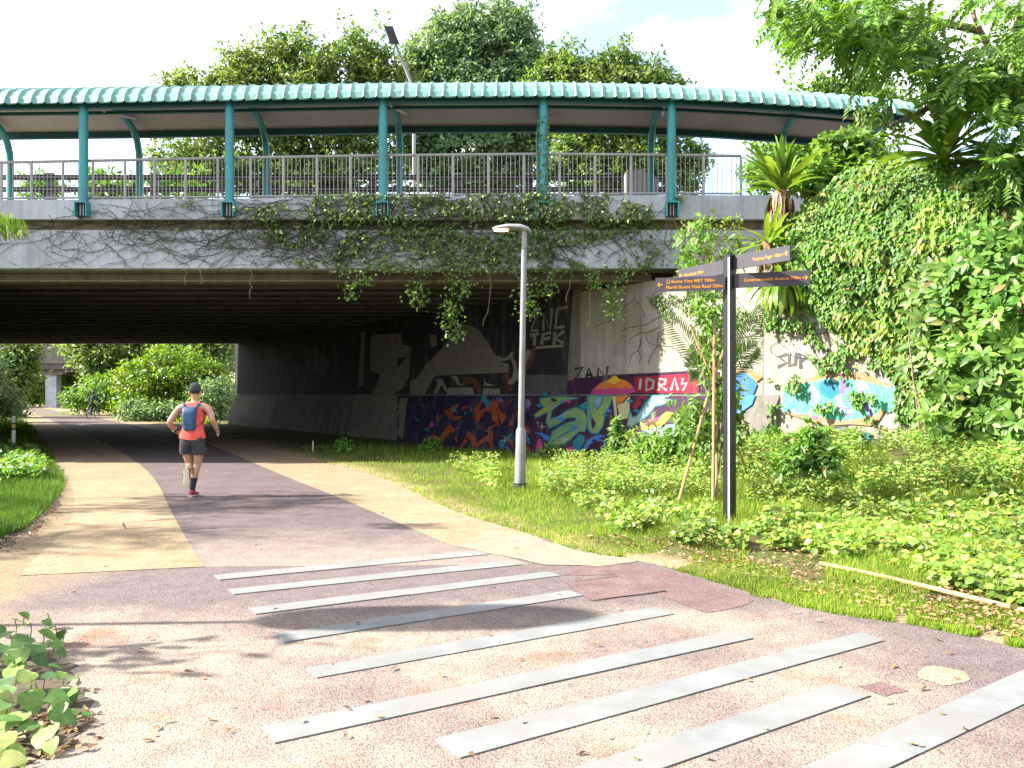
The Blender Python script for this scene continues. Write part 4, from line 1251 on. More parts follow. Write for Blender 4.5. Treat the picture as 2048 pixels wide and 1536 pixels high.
# ------------------------------------------------------------------ fingerpost
Sb = gr(1459, 1045, 0.06)
sp = empty('fingerpost', Sb)
tag(sp, 'tall black fingerpost with four grey direction boards beside the path', 'signpost')
sx, sy = Sb.x, Sb.y
zt = at(1460, 512, sy).z
MB().box((sx, sy, (zt + 0.0) / 2), (0.105, 0.105, zt), 0.62).build('post', M['post_black'], sp)
MB().box((sx, sy, zt + 0.006), (0.112, 0.112, 0.014), 0.62).build('post_cap', M['post_black'], sp)
edge = Vector((sx, sy, 0)) + Matrix.Rotation(0.62, 3, 'Z') @ Vector((-0.0525, -0.0525, 0))
MB().box((edge.x - 0.58 * 0.016 - 0.814 * 0.002, edge.y + 0.814 * 0.016 - 0.58 * 0.002, zt / 2 - 0.01), (0.006, 0.022, zt - 0.03), math.radians(215.5)).build('edge_highlight', M['white_post'], sp)  # white strip paints the sun highlight onto the post's edge
def text_mesh(s, size, name):
    c = bpy.data.curves.new(name, 'FONT')
    c.body = s; c.size = size; c.extrude = 0.001; c.resolution_u = 3
    c.offset = size * 0.012
    o = bpy.data.objects.new(name, c); COL.objects.link(o)
    dg = bpy.context.evaluated_depsgraph_get()
    me = bpy.data.meshes.new_from_object(o.evaluated_get(dg))
    bpy.data.objects.remove(o); bpy.data.curves.remove(c)
    return me
def board(px0, Y0, px1, Y1, z, texts, arrow):
    """level board from its left end at px0 to its right end at px1, each with its distance, lower edge at height z"""
    hgt = 0.165
    A, B = at(px0, CY, Y0), at(px1, CY, Y1)
    A.z = B.z = z
    ex = (B - A); ln_ = ex.length; ex.normalize()
    ey = Vector((0, 0, 1)); ez = ex.cross(ey)
    Mx = Matrix((ex, ey, ez)).transposed().to_4x4(); Mx.translation = A
    bm = MB()
    bm.hexa([Mx @ Vector(q) for q in ((0, 0, -0.012), (ln_, 0, -0.012), (ln_, 0, 0.012), (0, 0, 0.012), (0, hgt, -0.012), (ln_, hgt, -0.012), (ln_, hgt, 0.012), (0, hgt, 0.012))])
    bo = bm.build('direction_board', M['sign_grey'], sp)
    for s, size, x, y in texts:
        me = text_mesh(s, size, 'lettering')
        w = max(v.co.x for v in me.vertices)
        x0 = x if x >= 0 else ln_ + x - w
        me.transform(Mx @ Matrix.Translation((x0, y, 0.0135)))
        link('lettering', me, M['sign_text'], bo)
    am = MB()
    s_ = 0.026
    x0 = 0.055 if arrow < 0 else ln_ - 0.055
    yc = hgt * 0.5
    for line in (((-1.1, 0), (1.1, 0)), ((0.2, 0.9), (1.1, 0)), ((0.2, -0.9), (1.1, 0))):
        (a0, b0), (a1, b1) = line
        d_ = Vector((a1 - a0, b1 - b0, 0)).normalized(); n_ = Vector((-d_.y, d_.x, 0)) * 0.22
        q = [Vector((a0, b0, 0)) - n_, Vector((a1, b1, 0)) - n_ + d_ * .1, Vector((a1, b1, 0)) + n_ + d_ * .1, Vector((a0, b0, 0)) + n_]
        am.add([Mx @ Vector((x0 + arrow * v.x * s_, yc + v.y * s_, 0.0145)) for v in q], [(0, 1, 2, 3)])
    am.build('arrow', M['sign_text'], bo)
    return bo, Mx, hgt
b1, Mx1, hg = board(1311, 9.80, 1450, 9.60, 2.774, [('Buona Vista MRT 700m', 0.052, 0.185, 0.098), ('North Buona Vista Road 250m', 0.052, 0.125, 0.03)], -1)
ic = MB()      # rail symbol in front of the first line
for r0, r1 in ((0.022, 0.016),):
    pts = [(0.150 + 0.9 * r0 * math.cos(a_), 0.118 + r0 * math.sin(a_)) for a_ in np.linspace(0, 2 * math.pi, 16, endpoint=False)]
    pin = [(0.150 + 0.9 * r1 * math.cos(a_), 0.118 + r1 * math.sin(a_)) for a_ in np.linspace(0, 2 * math.pi, 16, endpoint=False)]
    ic.add([Mx1 @ Vector((a_, b_, 0.014)) for a_, b_ in pts + pin], [(i, (i + 1) % 16, 16 + (i + 1) % 16, 16 + i) for i in range(16)])
ic.add([Mx1 @ Vector(q) for q in ((0.128, 0.09, 0.014), (0.136, 0.09, 0.014), (0.146, 0.10, 0.014), (0.138, 0.10, 0.014))], [(0, 1, 2, 3)])
ic.add([Mx1 @ Vector(q) for q in ((0.164, 0.09, 0.014), (0.172, 0.09, 0.014), (0.162, 0.10, 0.014), (0.154, 0.10, 0.014))], [(0, 1, 2, 3)])
ic.build('rail_symbol', M['sign_text'], b1)
board(1470, 9.60, 1620, 9.32, 2.795, [('Commonwealth Avenue 700m', 0.050, -0.10, 0.068)], 1)
board(1358, 10.42, 1450, 9.66, 2.967, [('Woodlands 14km', 0.05, 0.12, 0.06)], -1)
board(1469, 9.62, 1581, 8.97, 3.013, [('Tanjong Pagar 10km', 0.05, -0.10, 0.062)], 1)

# ------------------------------------------------------------------ distance marker by the left edge, second bridge far along the path
mk = empty('marker_post', gr(27, 905)); tag(mk, 'small white marker post with a yellow band beside the path', 'marker post')
mx_ = gr(27, 905); Ym = mx_.y
z = [at(27, q, Ym).z for q in (905, 860, 857, 848, 845, 832)]
MB().lathe([(0.055, -0.05), (0.055, z[1])], (mx_.x, Ym, 0), 14).build('lower_tube', M['white_post'], mk, True)
MB().lathe([(0.05, z[1]), (0.05, z[2]), (0.05, z[4])], (mx_.x, Ym, 0), 14).build('core', M['black_paint'], mk, True)
MB().lathe([(0.055, z[2] + .01), (0.055, z[3])], (mx_.x, Ym, 0), 14).build('band', M['yellow_band'], mk, True)
MB().lathe([(0.055, z[4]), (0.055, z[5])], (mx_.x, Ym, 0), 14).build('upper_tube', M['white_post'], mk, True)
st2 = gr(626, 905); mk2 = empty('marker_peg', st2); tag(mk2, 'thin pale peg at the grass edge under the bridge', 'peg')
MB().lathe([(0.016, 0.0), (0.014, 0.28)], (st2.x, st2.y, 0), 8).build('peg_shaft', M['white_post'], mk2, True)
MB().lathe([(0.02, 0.28), (0.012, 0.31)], (st2.x, st2.y, 0), 8).build('peg_cap', M['white_post'], mk2, True)

fb = empty('distant_bridge', (-58, 100, 0)); tag(fb, 'second concrete bridge far down the path on a square pier', 'bridge')
def fz(py, Y=100): return zpx(py, Y)
MB().box((-60, 100, (fz(690) + fz(727)) / 2), (60, 0.4, fz(690) - fz(727))).build('parapet', M['wall'], fb)
MB().box((-60, 104, (fz(727) + fz(738)) / 2), (60, 8, fz(727) - fz(738))).build('deck', M['beam'], fb)
MB().box((-60, 101, (fz(738) + fz(744)) / 2), (60, 1.0, fz(738) - fz(744))).build('girder', M['wall'], fb)
px0 = X_(94, 100)
MB().box((px0 + 0.4, 101.4, (fz(744) + fz(749)) / 2), (2.6, 2.2, fz(744) - fz(749))).build('pier_cap', M['wall'], fb)
MB().box((px0, 101.4, fz(749) / 2 - 0.1), (1.25, 1.6, fz(749) + 0.2), 0.15).build('pier', M['concrete'], fb)

# unseen post inferred from its shadow on the path; board shaped to cast the blob
op = empty('shadow_post', (-5.5, 5.45, 0)); tag(op, 'unseen slim post with a rounded board shaped for its shadow on the path', 'signpost')
MB().tube([(-5.5, 5.45, -0.1), (-5.5, 5.45, 4.3)], 0.035, 10).build('post', M['lamp_grey'], op, True)
prof = [(0.34 * math.cos(a_), 3.55 + 0.88 * math.copysign(abs(math.sin(a_)) ** 0.7, math.sin(a_))) for a_ in np.linspace(0, 2 * math.pi, 24, endpoint=False)]
MB().loft([[Vector((-5.47, 5.5 + a_, b_)) for a_, b_ in prof], [Vector((-5.45, 5.5 + a_, b_)) for a_, b_ in prof]]).build('shadow_board', M['sign_grey'], op)
# ------------------------------------------------------------------ vegetation builders
def to_np(l): return np.array([tuple(v) for v in l], float)

def clusters_in(ells, n, shell=0.5):
    """n cluster centres in a union of ellipsoids [(c, r)], biased to their skins"""
    vol = np.array([r[0] * r[1] * r[2] for c, r in ells]) ** 0.8
    pick = rng.choice(len(ells), n, p=vol / vol.sum())
    C = np.array([tuple(ells[i][0]) for i in pick]); R = np.array([ells[i][1] for i in pick])
    d = rand_dirs(n)
    rr = shell + (1 - shell) * rng.random((n, 1)) ** 0.6
    rr = np.where(rng.random((n, 1)) < 0.13, 1.0 + 0.32 * rng.random((n, 1)), rr)      # stray sprigs break the outline
    return C + d * R * rr, d

def crown(name, ells, n, per, cr, L, wr, mat, parent, shell=0.5, droop=0.0, hi=False, gap=0.0):
    """crown of leaf clusters: n clusters of per leaves within radius cr"""
    C, od = clusters_in(ells, n, shell)
    if gap:
        keep = vnoise(C[:, 0] * 0.55 + C[:, 1] * 0.4, C[:, 2] * 0.6 + 5) > gap
        C, od = C[keep], od[keep]
        n = len(C)
    size = cr * (0.6 + 0.8 * rng.random((n, 1, 1)))
    dd = rng.normal(size=(n, per, 3)); dd /= np.linalg.norm(dd, axis=2, keepdims=True)
    dd[..., 2] *= 0.75
    P = C[:, None, :] + dd * size * rng.random((n, per, 1)) ** 0.45
    N = dd * 0.7 + od[:, None, :] * 0.5 + np.array([0, 0, 0.75]) + rng.normal(size=dd.shape) * 0.35
    D = dd * 0.8 + rng.normal(size=dd.shape) * 0.6 + np.array([0, 0, -droop])
    P, N, D = P.reshape(-1, 3), unit(N.reshape(-1, 3)), D.reshape(-1, 3)
    k_ = len(P)
    Ls = L * (0.65 + 0.7 * rng.random(k_))
    return leaves(name, P, D, N, Ls, Ls * wr, mat, parent, hi)

def limb(a, b, r0, r1, n=6, sag=0.15):
    a, b = Vector(a), Vector(b)
    ln_ = (b - a).length
    pts = []
    off = Vector((random.uniform(-1, 1), random.uniform(-1, 1), random.uniform(0, 1))) * ln_ * sag
    for i in range(n + 1):
        t = i / n
        p = a.lerp(b, t) + off * math.sin(math.pi * t) + Vector((random.uniform(-1, 1), random.uniform(-1, 1), random.uniform(-1, 1))) * ln_ * 0.015
        pts.append(p)
    return pts, [r0 + (r1 - r0) * i / n for i in range(n + 1)]

def tree(name, label, base, fork, ells, n, per, cr, L, wr, mat, group=None, r=0.25, bark='bark', shell=0.5, droop=0.1, gap=0.0, twigs=2, cat='tree'):
    t = empty(name, base)
    tag(t, label, cat, group)
    p, rr = limb(base, fork, r, r * 0.7, 6, 0.03)
    p[0] = Vector(base)
    MB().tube(p, rr, 10).build('trunk', M[bark], t, True)
    for c, rad in ells:
        p, rr = limb(fork, c, r * 0.45, r * 0.12, 6, 0.10)
        m = MB().tube(p, rr, 7)
        for _ in range(twigs):
            q = Vector(c) + Vector((random.uniform(-1, 1) * rad[0], random.uniform(-1, 1) * rad[1], random.uniform(-0.6, 0.9) * rad[2])) * 0.8
            k_ = random.randint(3, 6)
            p2, r2 = limb(p[k_], q, rr[k_] * 0.6, 0.015, 4, 0.08)
            m.add(*(lambda z: (z.v, z.f))(MB().tube(p2, r2, 5)))
        m.build('limb', M[bark], t, True)
    crown('crown', ells, n, per, cr, L, wr, mat, t, shell, droop, gap=gap)
    return t

def ell(px, py, Y, rx, ry, ryd=None):
    """ellipsoid seen at px,py with pixel radii"""
    s = Y / F
    return (at(px, py, Y), (rx * s, (ryd or (rx + ry) / 2) * s, ry * s))

# ------------------------------------------------------------------ trees behind the bridge
Y = 47
tree('spreading_tree', 'wide thin-leaved tree behind the canopy, left of the dense round tree', (X_(690, Y), Y, -0.1), at(690, 420, Y),
     [ell(415, 160, Y, 75, 32), ell(370, 170, Y, 40, 14), ell(500, 140, Y, 60, 45), ell(560, 120, Y, 75, 55), ell(650, 135, Y, 95, 70), ell(735, 95, Y, 45, 55), ell(770, 150, Y, 60, 50), ell(460, 180, Y, 110, 35), ell(590, 190, Y, 130, 50), ell(480, 240, Y, 120, 50), ell(380, 320, Y, 80, 50), ell(620, 260, Y, 150, 60), ell(450, 340, Y, 120, 50), ell(600, 350, Y, 120, 55), ell(740, 330, Y, 80, 60)],
     1300, 40, 0.55, 0.28, 0.5, M['leaf_tree'], 'trees behind the bridge', 0.35, shell=0.25, gap=0.12, twigs=4)
Y = 50
tree('dense_tree', 'tall dense round-crowned tree rising highest behind the canopy', (X_(950, Y), Y, -0.1), at(950, 400, Y),
     [ell(900, 120, Y, 85, 80), ell(985, 85, Y, 90, 80), ell(1035, 130, Y, 45, 90), ell(850, 160, Y, 55, 60), ell(960, 190, Y, 120, 80), ell(950, 310, Y, 130, 80), ell(1040, 250, Y, 60, 80), ell(860, 270, Y, 60, 90)],
     1700, 40, 0.62, 0.31, 0.5, M['leaf_dense'], 'trees behind the bridge', 0.4, shell=0.55, twigs=2)
Y = 46
tree('small_crowned_tree', 'lower yellowish tree behind the canopy, right of the dense round tree', (X_(1230, Y), Y, -0.1), at(1230, 410, Y),
     [ell(1140, 130, Y, 45, 38), ell(1180, 165, Y, 60, 40), ell(1240, 130, Y, 40, 42), ell(1290, 160, Y, 55, 35), ell(1340, 172, Y, 45, 20), ell(1110, 170, Y, 50, 50), ell(1250, 185, Y, 120, 40), ell(1200, 240, Y, 100, 45), ell(1320, 250, Y, 60, 45), ell(1180, 330, Y, 90, 60), ell(1300, 330, Y, 80, 55), ell(1380, 330, Y, 40, 50)],
     950, 38, 0.5, 0.28, 0.5, M['leaf_tree'], 'trees behind the bridge', 0.3, shell=0.25, gap=0.10, twigs=3)
Y = 40
tree('pale_tree', 'pale green tree behind the canopy end above the bird-nest fern', (X_(1640, Y), Y, 3.5), at(1640, 420, Y),
     [ell(1560, 330, Y, 70, 50), ell(1640, 320, Y, 80, 60), ell(1720, 330, Y, 80, 70), ell(1600, 200, Y, 50, 28), ell(1660, 195, Y, 60, 30), ell(1760, 200, Y, 70, 60)],
     420, 34, 0.6, 0.30, 0.5, M['leaf_bright'], 'trees behind the bridge', 0.25, shell=0.3, gap=0.15)
Y = 30
for i, (px, py, rx, ry, lab) in enumerate([(90, 385, 40, 35, 'low leafy bush behind the railing near the leftmost column'), (215, 380, 55, 30, 'low leafy bush behind the railing right of the leftmost column'), (330, 380, 70, 45, 'leafy bush behind the railing between the first two columns')]):
    t = empty('roadside_bush', (X_(px, Y), Y, 5.4)); tag(t, lab, 'bush', 'bushes behind the railing')
    e_ = [ell(px, py, Y, rx, ry), ell(px + rx * 0.6, py + 12, Y, rx * 0.6, ry * 0.6)]
    MB().tube([(X_(px, Y), Y, 5.3), tuple(at(px, py, Y))], [0.04, 0.02], 6).build('stem', M['bark'], t, True)
    crown('foliage', e_, 50, 26, 0.35, 0.22, 0.5, M['leaf_bright'], t, 0.2, gap=0.2)

# ------------------------------------------------------------------ greenery seen through the underpass
def bush(name, label, base, ells, n, per, cr, L, mat, group=None, wr=0.5, shell=0.35, gap=0.0, stems=3, cat='bush', droop=0.15, hi=False, bark='bark'):
    t = empty(name, base); tag(t, label, cat, group)
    for i in range(stems):
        c = ells[i % len(ells)][0]
        p, rr = limb(Vector(base) + Vector((random.uniform(-.1, .1), random.uniform(-.1, .1), -0.05)), Vector(c) + Vector((random.uniform(-.3, .3) * ells[0][1][0], 0, 0)), 0.02 + 0.012 * ells[0][1][2], 0.006, 5, 0.12)
        MB().tube(p, rr, 6).build('stem', M[bark], t, True)
    crown('foliage', ells, n, per, cr, L, wr, mat, t, shell, droop, hi, gap)
    return t
FARG = 'greenery beyond the underpass'
bush('sunlit_bush', 'bright yellow-green bush beyond the underpass behind the runner', (X_(330, 52), 52, 0), [ell(290, 770, 52, 60, 55), ell(350, 745, 52, 70, 60), ell(410, 780, 52, 55, 60), ell(300, 815, 52, 60, 30), ell(390, 825, 52, 60, 25)], 420, 30, 0.55, 0.27, M['leaf_yellow'], FARG)
bush('dark_bush', 'dark shaded bush at the foot of the bright bush beyond the underpass', (X_(290, 49), 49, 0), [ell(290, 822, 49, 60, 22), ell(350, 828, 49, 40, 22), ell(430, 800, 49, 30, 45)], 120, 30, 0.5, 0.25, M['leaf_dense'], FARG)
bush('roadside_thicket', 'light green low thicket beside the far path near the cyclist', (X_(170, 62), 62, 0), [ell(165, 800, 62, 40, 20), ell(220, 790, 62, 50, 32)], 200, 28, 0.6, 0.28, M['leaf_bright'], FARG)
tree('far_tree', 'tree with dark drooping foliage hiding the end of the far bridge', (X_(250, 66), 66, 0), at(250, 780, 66),
     [ell(200, 690, 66, 60, 50), ell(270, 690, 66, 70, 60), ell(190, 745, 66, 40, 40), ell(350, 690, 66, 70, 40), ell(240, 640, 66, 90, 50), ell(430, 690, 66, 50, 60), ell(150, 680, 66, 40, 30)], 760, 30, 0.8, 0.34, 0.5, M['leaf_tree'], FARG, 0.25, shell=0.2)
tree('shade_tree', 'dark leafy tree at the left edge beyond the underpass', (X_(-10, 56), 56, 0), at(0, 790, 56),
     [ell(10, 720, 56, 60, 50), ell(-30, 770, 56, 60, 60), ell(35, 740, 56, 25, 50), ell(50, 700, 56, 30, 24), ell(20, 810, 56, 22, 22)], 460, 32, 0.7, 0.30, 0.5, M['leaf_tree'], FARG, 0.22, shell=0.2)
bush('edge_bush', 'bluish green bush at the left edge just past the bridge shade', (X_(-20, 46), 46, 0), [ell(-10, 800, 46, 45, 40), ell(25, 825, 46, 20, 20), ell(-40, 740, 46, 40, 60)], 200, 30, 0.5, 0.22, M['leaf_dense'], FARG)
bush('backlit_bush', 'sunny bush seen under the far bridge left of its pier', (X_(65, 112), 112, 0), [ell(65, 770, 112, 30, 28), ell(40, 775, 112, 22, 22), ell(75, 795, 112, 16, 14)], 160, 26, 0.9, 0.45, M['leaf_yellow'], FARG)
bush('pier_bush', 'dark bush standing behind the square pier of the far bridge', (X_(130, 106), 106, 0), [ell(130, 790, 106, 30, 26), ell(165, 775, 106, 40, 40), ell(115, 765, 106, 16, 18)], 200, 26, 0.9, 0.42, M['leaf_tree'], FARG)
w_ = empty('far_wood', (-60, 160, 0)); tag(w_, 'mass of trees closing the view beyond the far bridge', None, None, 'stuff')
crown('foliage', [((-150 + 15 * i + random.uniform(-4, 4), 165 + random.uniform(-15, 20), 5 + random.uniform(-1, 3)), (11, 7, 8)) for i in range(22)], 1500, 22, 2.4, 1.3, 0.55, M['leaf_tree'], w_, 0.3)

# ------------------------------------------------------------------ trees left of the view that dapple the path
for i, (x, y, h, r_, lab) in enumerate([(-13.6, 11.4, 6.6, 1.9, 'thin tree left of the path whose twigs dapple the paving'), (-15.2, 7.9, 7.4, 1.9, 'second thin tree left of the path nearer the camera')]):
    tree('path_side_tree', lab, (x, y, 0), (x, y, h * 0.6), [((x + random.uniform(-1, 1), y + random.uniform(-.8, .8), h + random.uniform(-1, 1)), (r_ * 0.8, 0.7, 0.5)) for _ in range(5)], 46, 20, 0.35, 0.2, 0.45, M['leaf_tree'], 'trees left of the path', 0.1, shell=0.0)
SP0 = Vector((-5.3, 4.75, 0))
sps = empty('roadside_sapling', SP0); tag(sps, 'sparse sapling left of the path casting leaf shadows on the paving', 'sapling')
for k_ in range(14):
    e_ = SP0 + Vector((random.uniform(-.5, .5), random.uniform(-.55, .45), random.uniform(1.4, 2.9)))
    p, rr = limb(SP0 + Vector((0, 0, -0.05)), e_, 0.010, 0.004, 6, 0.05)
    MB().tube(p, rr, 5).build('twig', M['stem_green'], sps, True)
    A = to_np(p[2:]); k2 = 9
    leaves('leaf_spray', A[rng.integers(0, len(A), k2)], rng.normal(size=(k2, 3)), np.array([-0.6, -0.2, 0.6]) + rng.normal(size=(k2, 3)) * 0.4, 0.2, 0.1, M['leaf_plant'], sps, True)
br = empty('overhanging_branch', at(-60, 400, 9.5)); tag(br, 'yellow-green drooping leaf spray entering at the left edge', 'branch')
p, rr = limb(at(-160, 380, 9.5), at(20, 440, 9.5), 0.02, 0.006, 6, 0.05)
MB().tube(p, rr, 6).build('twig', M['bark'], br, True)
n = 260
q = poly_in([(-80, 415), (10, 425), (58, 445), (45, 468), (-80, 475)], n)
P = to_np([at(a, b - 6, 9.5 + random.uniform(-.2, .2)) for a, b in q])
leaves('foliage', P, np.array([0.1, 0, -1.0]) + rng.normal(size=(n, 3)) * 0.25, np.array([-0.5, -0.8, 0.3]) + rng.normal(size=(n, 3)) * 0.3, 0.14, 0.035, M['leaf_yellow'], br, True)

# ------------------------------------------------------------------ vine over the bridge edge
vine = empty('fascia_vine', (0, YF - 0.1, 5.3))
tag(vine, 'tangled leafy vine spreading over the bridge parapet and fascia', 'vine')
def face_y(py):      # front of the concrete at that height of the picture
    return 18.385 if py < 440 else (18.56 if py < 459 else 18.485)
st = MB(); st_pts = []
for k_ in range(420):
    x = random.triangular(-20, 1420, 760); y = random.uniform(395, 470)
    a_ = random.uniform(-0.6, math.pi + 0.6)
    pts = []
    for s_ in range(random.randint(8, 26)):
        Yv = face_y(y) - 0.02 - 0.01 * random.random()
        pts.append(at(x, y, Yv))
        a_ += random.uniform(-0.55, 0.55)
        a_ += 0.10 * (math.pi / 2 - a_) if y < 470 else 0.05 * ((0 if math.cos(a_) > 0 else math.pi) - a_)
        x += math.cos(a_) * 13; y += math.sin(a_) * 7.5
        if y > 538 or y < 395: break
    st_pts += [p for p in pts if random.random() < 0.6]
    if len(pts) > 2: st.tube(pts, random.uniform(0.003, 0.006), 4, False)
st.build('stem', M['stem_dark'], vine)
def vdens(x, y):
    d_ = np.interp(x, [0, 200, 450, 620, 800, 1200, 1345, 1420], [0.16, 0.12, 0.40, 0.85, 1.0, 0.95, 0.5, 0.2])
    low = np.interp(x, [0, 450, 700, 900, 1250, 1400], [0.15, 0.25, 0.65, 0.9, 0.75, 0.3])
    t_ = smooth01(450, 520, y)
    d_ = d_ * (1 - t_) + low * t_
    n_ = vnoise(x / 34.0, y / 22.0) * 0.55 + vnoise(x / 13.0 + 9, y / 10.0) * 0.45
    return d_ * 0.93 > n_ * 1.22 + 0.10
q = np.stack([rng.uniform(-20, 1430, 60000), rng.uniform(386, 545, 60000)], 1)
q = q[vdens(q[:, 0], q[:, 1])]
q = q[rng.random(len(q)) < 0.34]
P = to_np([at(a, b, face_y(b) - 0.02 - 0.22 * random.random() ** 2) for a, b in q])
n = len(P)
leaves('foliage', P, np.array([0, -0.3, -0.5]) + rng.normal(size=(n, 3)) * 0.7, np.array([-0.35, -0.8, 0.5]) + rng.normal(size=(n, 3)) * 0.55, 0.10 * (0.5 + 0.8 * rng.random(n)), 0.065 * (0.5 + 0.8 * rng.random(n)), M['leaf_ivy'], vine)
A = to_np(st_pts); n = len(A)
leaves('small_leaf', A + rng.normal(size=(n, 3)) * np.array([0.02, 0.008, 0.02]), rng.normal(size=(n, 3)), np.array([-0.3, -0.9, 0.4]) + rng.normal(size=(n, 3)) * 0.4, 0.042, 0.03, M['leaf_ivy'], vine)
cvn = empty('column_creeper', (X_(1087, 18.35), 18.35, 5.9)); tag(cvn, 'small-leaved creeper climbing the fourth teal column', 'creeper')
n = 420
a_ = rng.random(n) * 6.28; zz = 5.85 + 1.9 * rng.random(n) ** 1.2
R = np.stack([np.cos(a_), np.sin(a_), 0 * a_], 1)
leaves('foliage', np.array([X_(1087, 18.35), 18.35, 0]) + R * 0.105 + np.stack([0 * zz, 0 * zz, zz], 1), R * 0.5 + rng.normal(size=(n, 3)) * 0.5, R + rng.normal(size=(n, 3)) * 0.3, 0.065, 0.045, M['leaf_ivy'], cvn)
MB().tube([(X_(1087, 18.35) + 0.104 * math.cos(s_ * 0.5), 18.35 + 0.104 * math.sin(s_ * 0.5), 5.8 + s_ * 0.14) for s_ in range(14)], 0.005, 4).build('stem', M['stem_dark'], cvn)

# strands hanging below the bridge edge
HANG = [(372, 537, 40, 0, 'short bare vine strand dangling farthest left below the fascia'), (398, 537, 38, 0, 'curled bare vine strand beside the farthest left one below the fascia'),
        (505, 538, 66, 0, 'long bare beaded strand hanging over the dark soffit'), (695, 540, 66, 1, 'leafy vine clump hanging left of the lamp over the soffit'),
        (735, 540, 36, 1, 'small leafy clump hanging beside the left vine clump'), (845, 540, 82, 2, 'bushy vine hanging above the pale painted hump'),
        (905, 540, 150, 2, 'longest leafy vine hanging in front of the painted hump'), (935, 540, 60, 1, 'short leafy vine between the longest one and the lamp'),
        (985, 540, 118, 0, 'long bare strand hanging just left of the lamp post'), (1062, 540, 105, 2, 'leafy vine hanging right of the lamp post over painted letters'),
        (1105, 540, 60, 1, 'short leafy vine above the painted letters'), (1145, 540, 70, 0, 'bare strand over the edge of the black paint'),
        (1185, 540, 48, 1, 'leafy tuft hanging above the bare wall'), (1245, 540, 105, 2, 'leafy vine hanging in front of the bare pale wall'),
        (1190, 540, 120, 0, 'thin zigzag strand reaching down the bare wall')]
for px, py, ln_, leafy, lab in HANG:
    t = empty('hanging_vine', at(px, py, 18.44)); tag(t, lab, 'vine', 'vines hanging from the bridge edge')
    pts = []; x = px
    m_ = max(5, int(ln_ / 8))
    for s_ in range(m_ + 1):
        pts.append(at(x, py + ln_ * s_ / m_ - 6, 18.42 - 0.02 * s_ * 0.2))
        x += random.uniform(-5, 5)
    MB().tube(pts, 0.0045, 4).build('stem', M['stem_pale'] if leafy == 0 else M['stem_dark'], t)
    if leafy:
        n = int(ln_ * (1.3 if leafy == 1 else 1.9))
        idx = rng.random(n) * (m_ - 0.01); idx = np.where(rng.random(n) < 0.55, m_ * (0.45 + 0.5 * rng.random(n)) - 0.02, idx)
        A = to_np(pts)
        i0 = np.clip(idx.astype(int), 0, m_ - 1); f_ = (idx - i0)[:, None]
        P = A[i0] * (1 - f_) + A[i0 + 1] * f_ + rng.normal(size=(n, 3)) * np.array([0.13, 0.07, 0.05]) * (1.0 if leafy == 2 else 0.8)
        leaves('foliage', P, np.array([0, -0.2, -0.4]) + rng.normal(size=(n, 3)) * 0.8, np.array([-0.4, -0.6, 0.7]) + rng.normal(size=(n, 3)) * 0.5, 0.09 * (0.7 + 0.6 * rng.random(n)), 0.06, M['leaf_shrub'], t)
    else:
        n = int(ln_ / 4)
        A = to_np(pts); i0 = rng.integers(0, m_, n)
        leaves('bud', A[i0] + rng.normal(size=(n, 3)) * 0.012, rng.normal(size=(n, 3)), rng.normal(size=(n, 3)), 0.03, 0.022, M['leaf_shrub'], t)['kind'] = 'stuff'

# ------------------------------------------------------------------ creeper over the wing wall and slope
def wall_y(px, py): return on_wall(px, py, 0).y
def wall_uz(px, py):
    P = on_wall(px, py, 0)
    return (P - W0).dot(WD), P.z
cr_ = empty('wall_creeper', wp(5, 0.5)); tag(cr_, 'thick bright creeper cascading over the wing wall and slope', 'creeper')
CPOLY = [(1540, 460), (1580, 430), (1620, 400), (1680, 345), (1760, 322), (1850, 315), (1930, 315), (2330, 290), (2330, 930), (1960, 890), (1850, 890), (1825, 840), (1795, 770), (1755, 715), (1670, 660), (1605, 610), (1560, 540)]
def creeper(n, poly, omin, obul, L, wr, mat, name, thin=None):
    q = poly_in(poly, n)
    if thin is not None: q = q[thin(q[:, 0], q[:, 1])]
    uz = np.array([wall_uz(a, b) for a, b in q])
    u, z = uz[:, 0], uz[:, 1]
    bl = vnoise(u * 1.5, z * 1.3) * 0.6 + vnoise(u * 4, z * 3.4) * 0.4
    dn = dist_poly(q, CPOLY)
    o = omin + obul * bl * smooth01(0, 60, dn) + 0.10 * rng.random(len(u))
    o -= 0.35 * np.maximum(0, z - 4.1)
    Yw = np.array([wall_y(a, b) for a, b in q]) - o * 1.15
    P = np.stack([(q[:, 0] - CX) / F * Yw, Yw, H + (CY - q[:, 1]) / F * Yw], 1)
    k_ = len(P)
    N = np.array(tuple(WN)) * 0.9 + np.array([-0.1, -0.1, 0.55]) + rng.normal(size=(k_, 3)) * 0.42
    D = np.array([0, 0, -1.0]) + np.array(tuple(WN)) * 0.35 + rng.normal(size=(k_, 3)) * 0.45
    Ls = L * (0.6 + 0.8 * rng.random(k_))
    return leaves(name, P, D, N, Ls, Ls * wr, mat, cr_)
creeper(38000, CPOLY, 0.05, 0.42, 0.10, 0.62, M['leaf_creeper'], 'foliage')
creeper(12000, CPOLY, 0.02, 0.30, 0.12, 0.62, M['leaf_ivy'], 'foliage')
creeper(6500, CPOLY, 0.12, 0.48, 0.15, 0.4, M['leaf_weed'], 'foliage', lambda x, y: vnoise(x / 60 + 7, y / 50) > 0.52)
tn = lambda x, y: (vnoise(x / 30 + 3, y / 24) * 0.6 + vnoise(x / 11, y / 10 + 4) * 0.4) > np.interp(x, [1490, 1600, 1800], [0.58, 0.54, 0.48])
tn2 = lambda x, y: tn(x, y) & ~((x > 1565) & (x < 1790) & (y > 735) & (y < 895) & (vnoise(x / 26 + 5, y / 22 + 1) < 0.66))
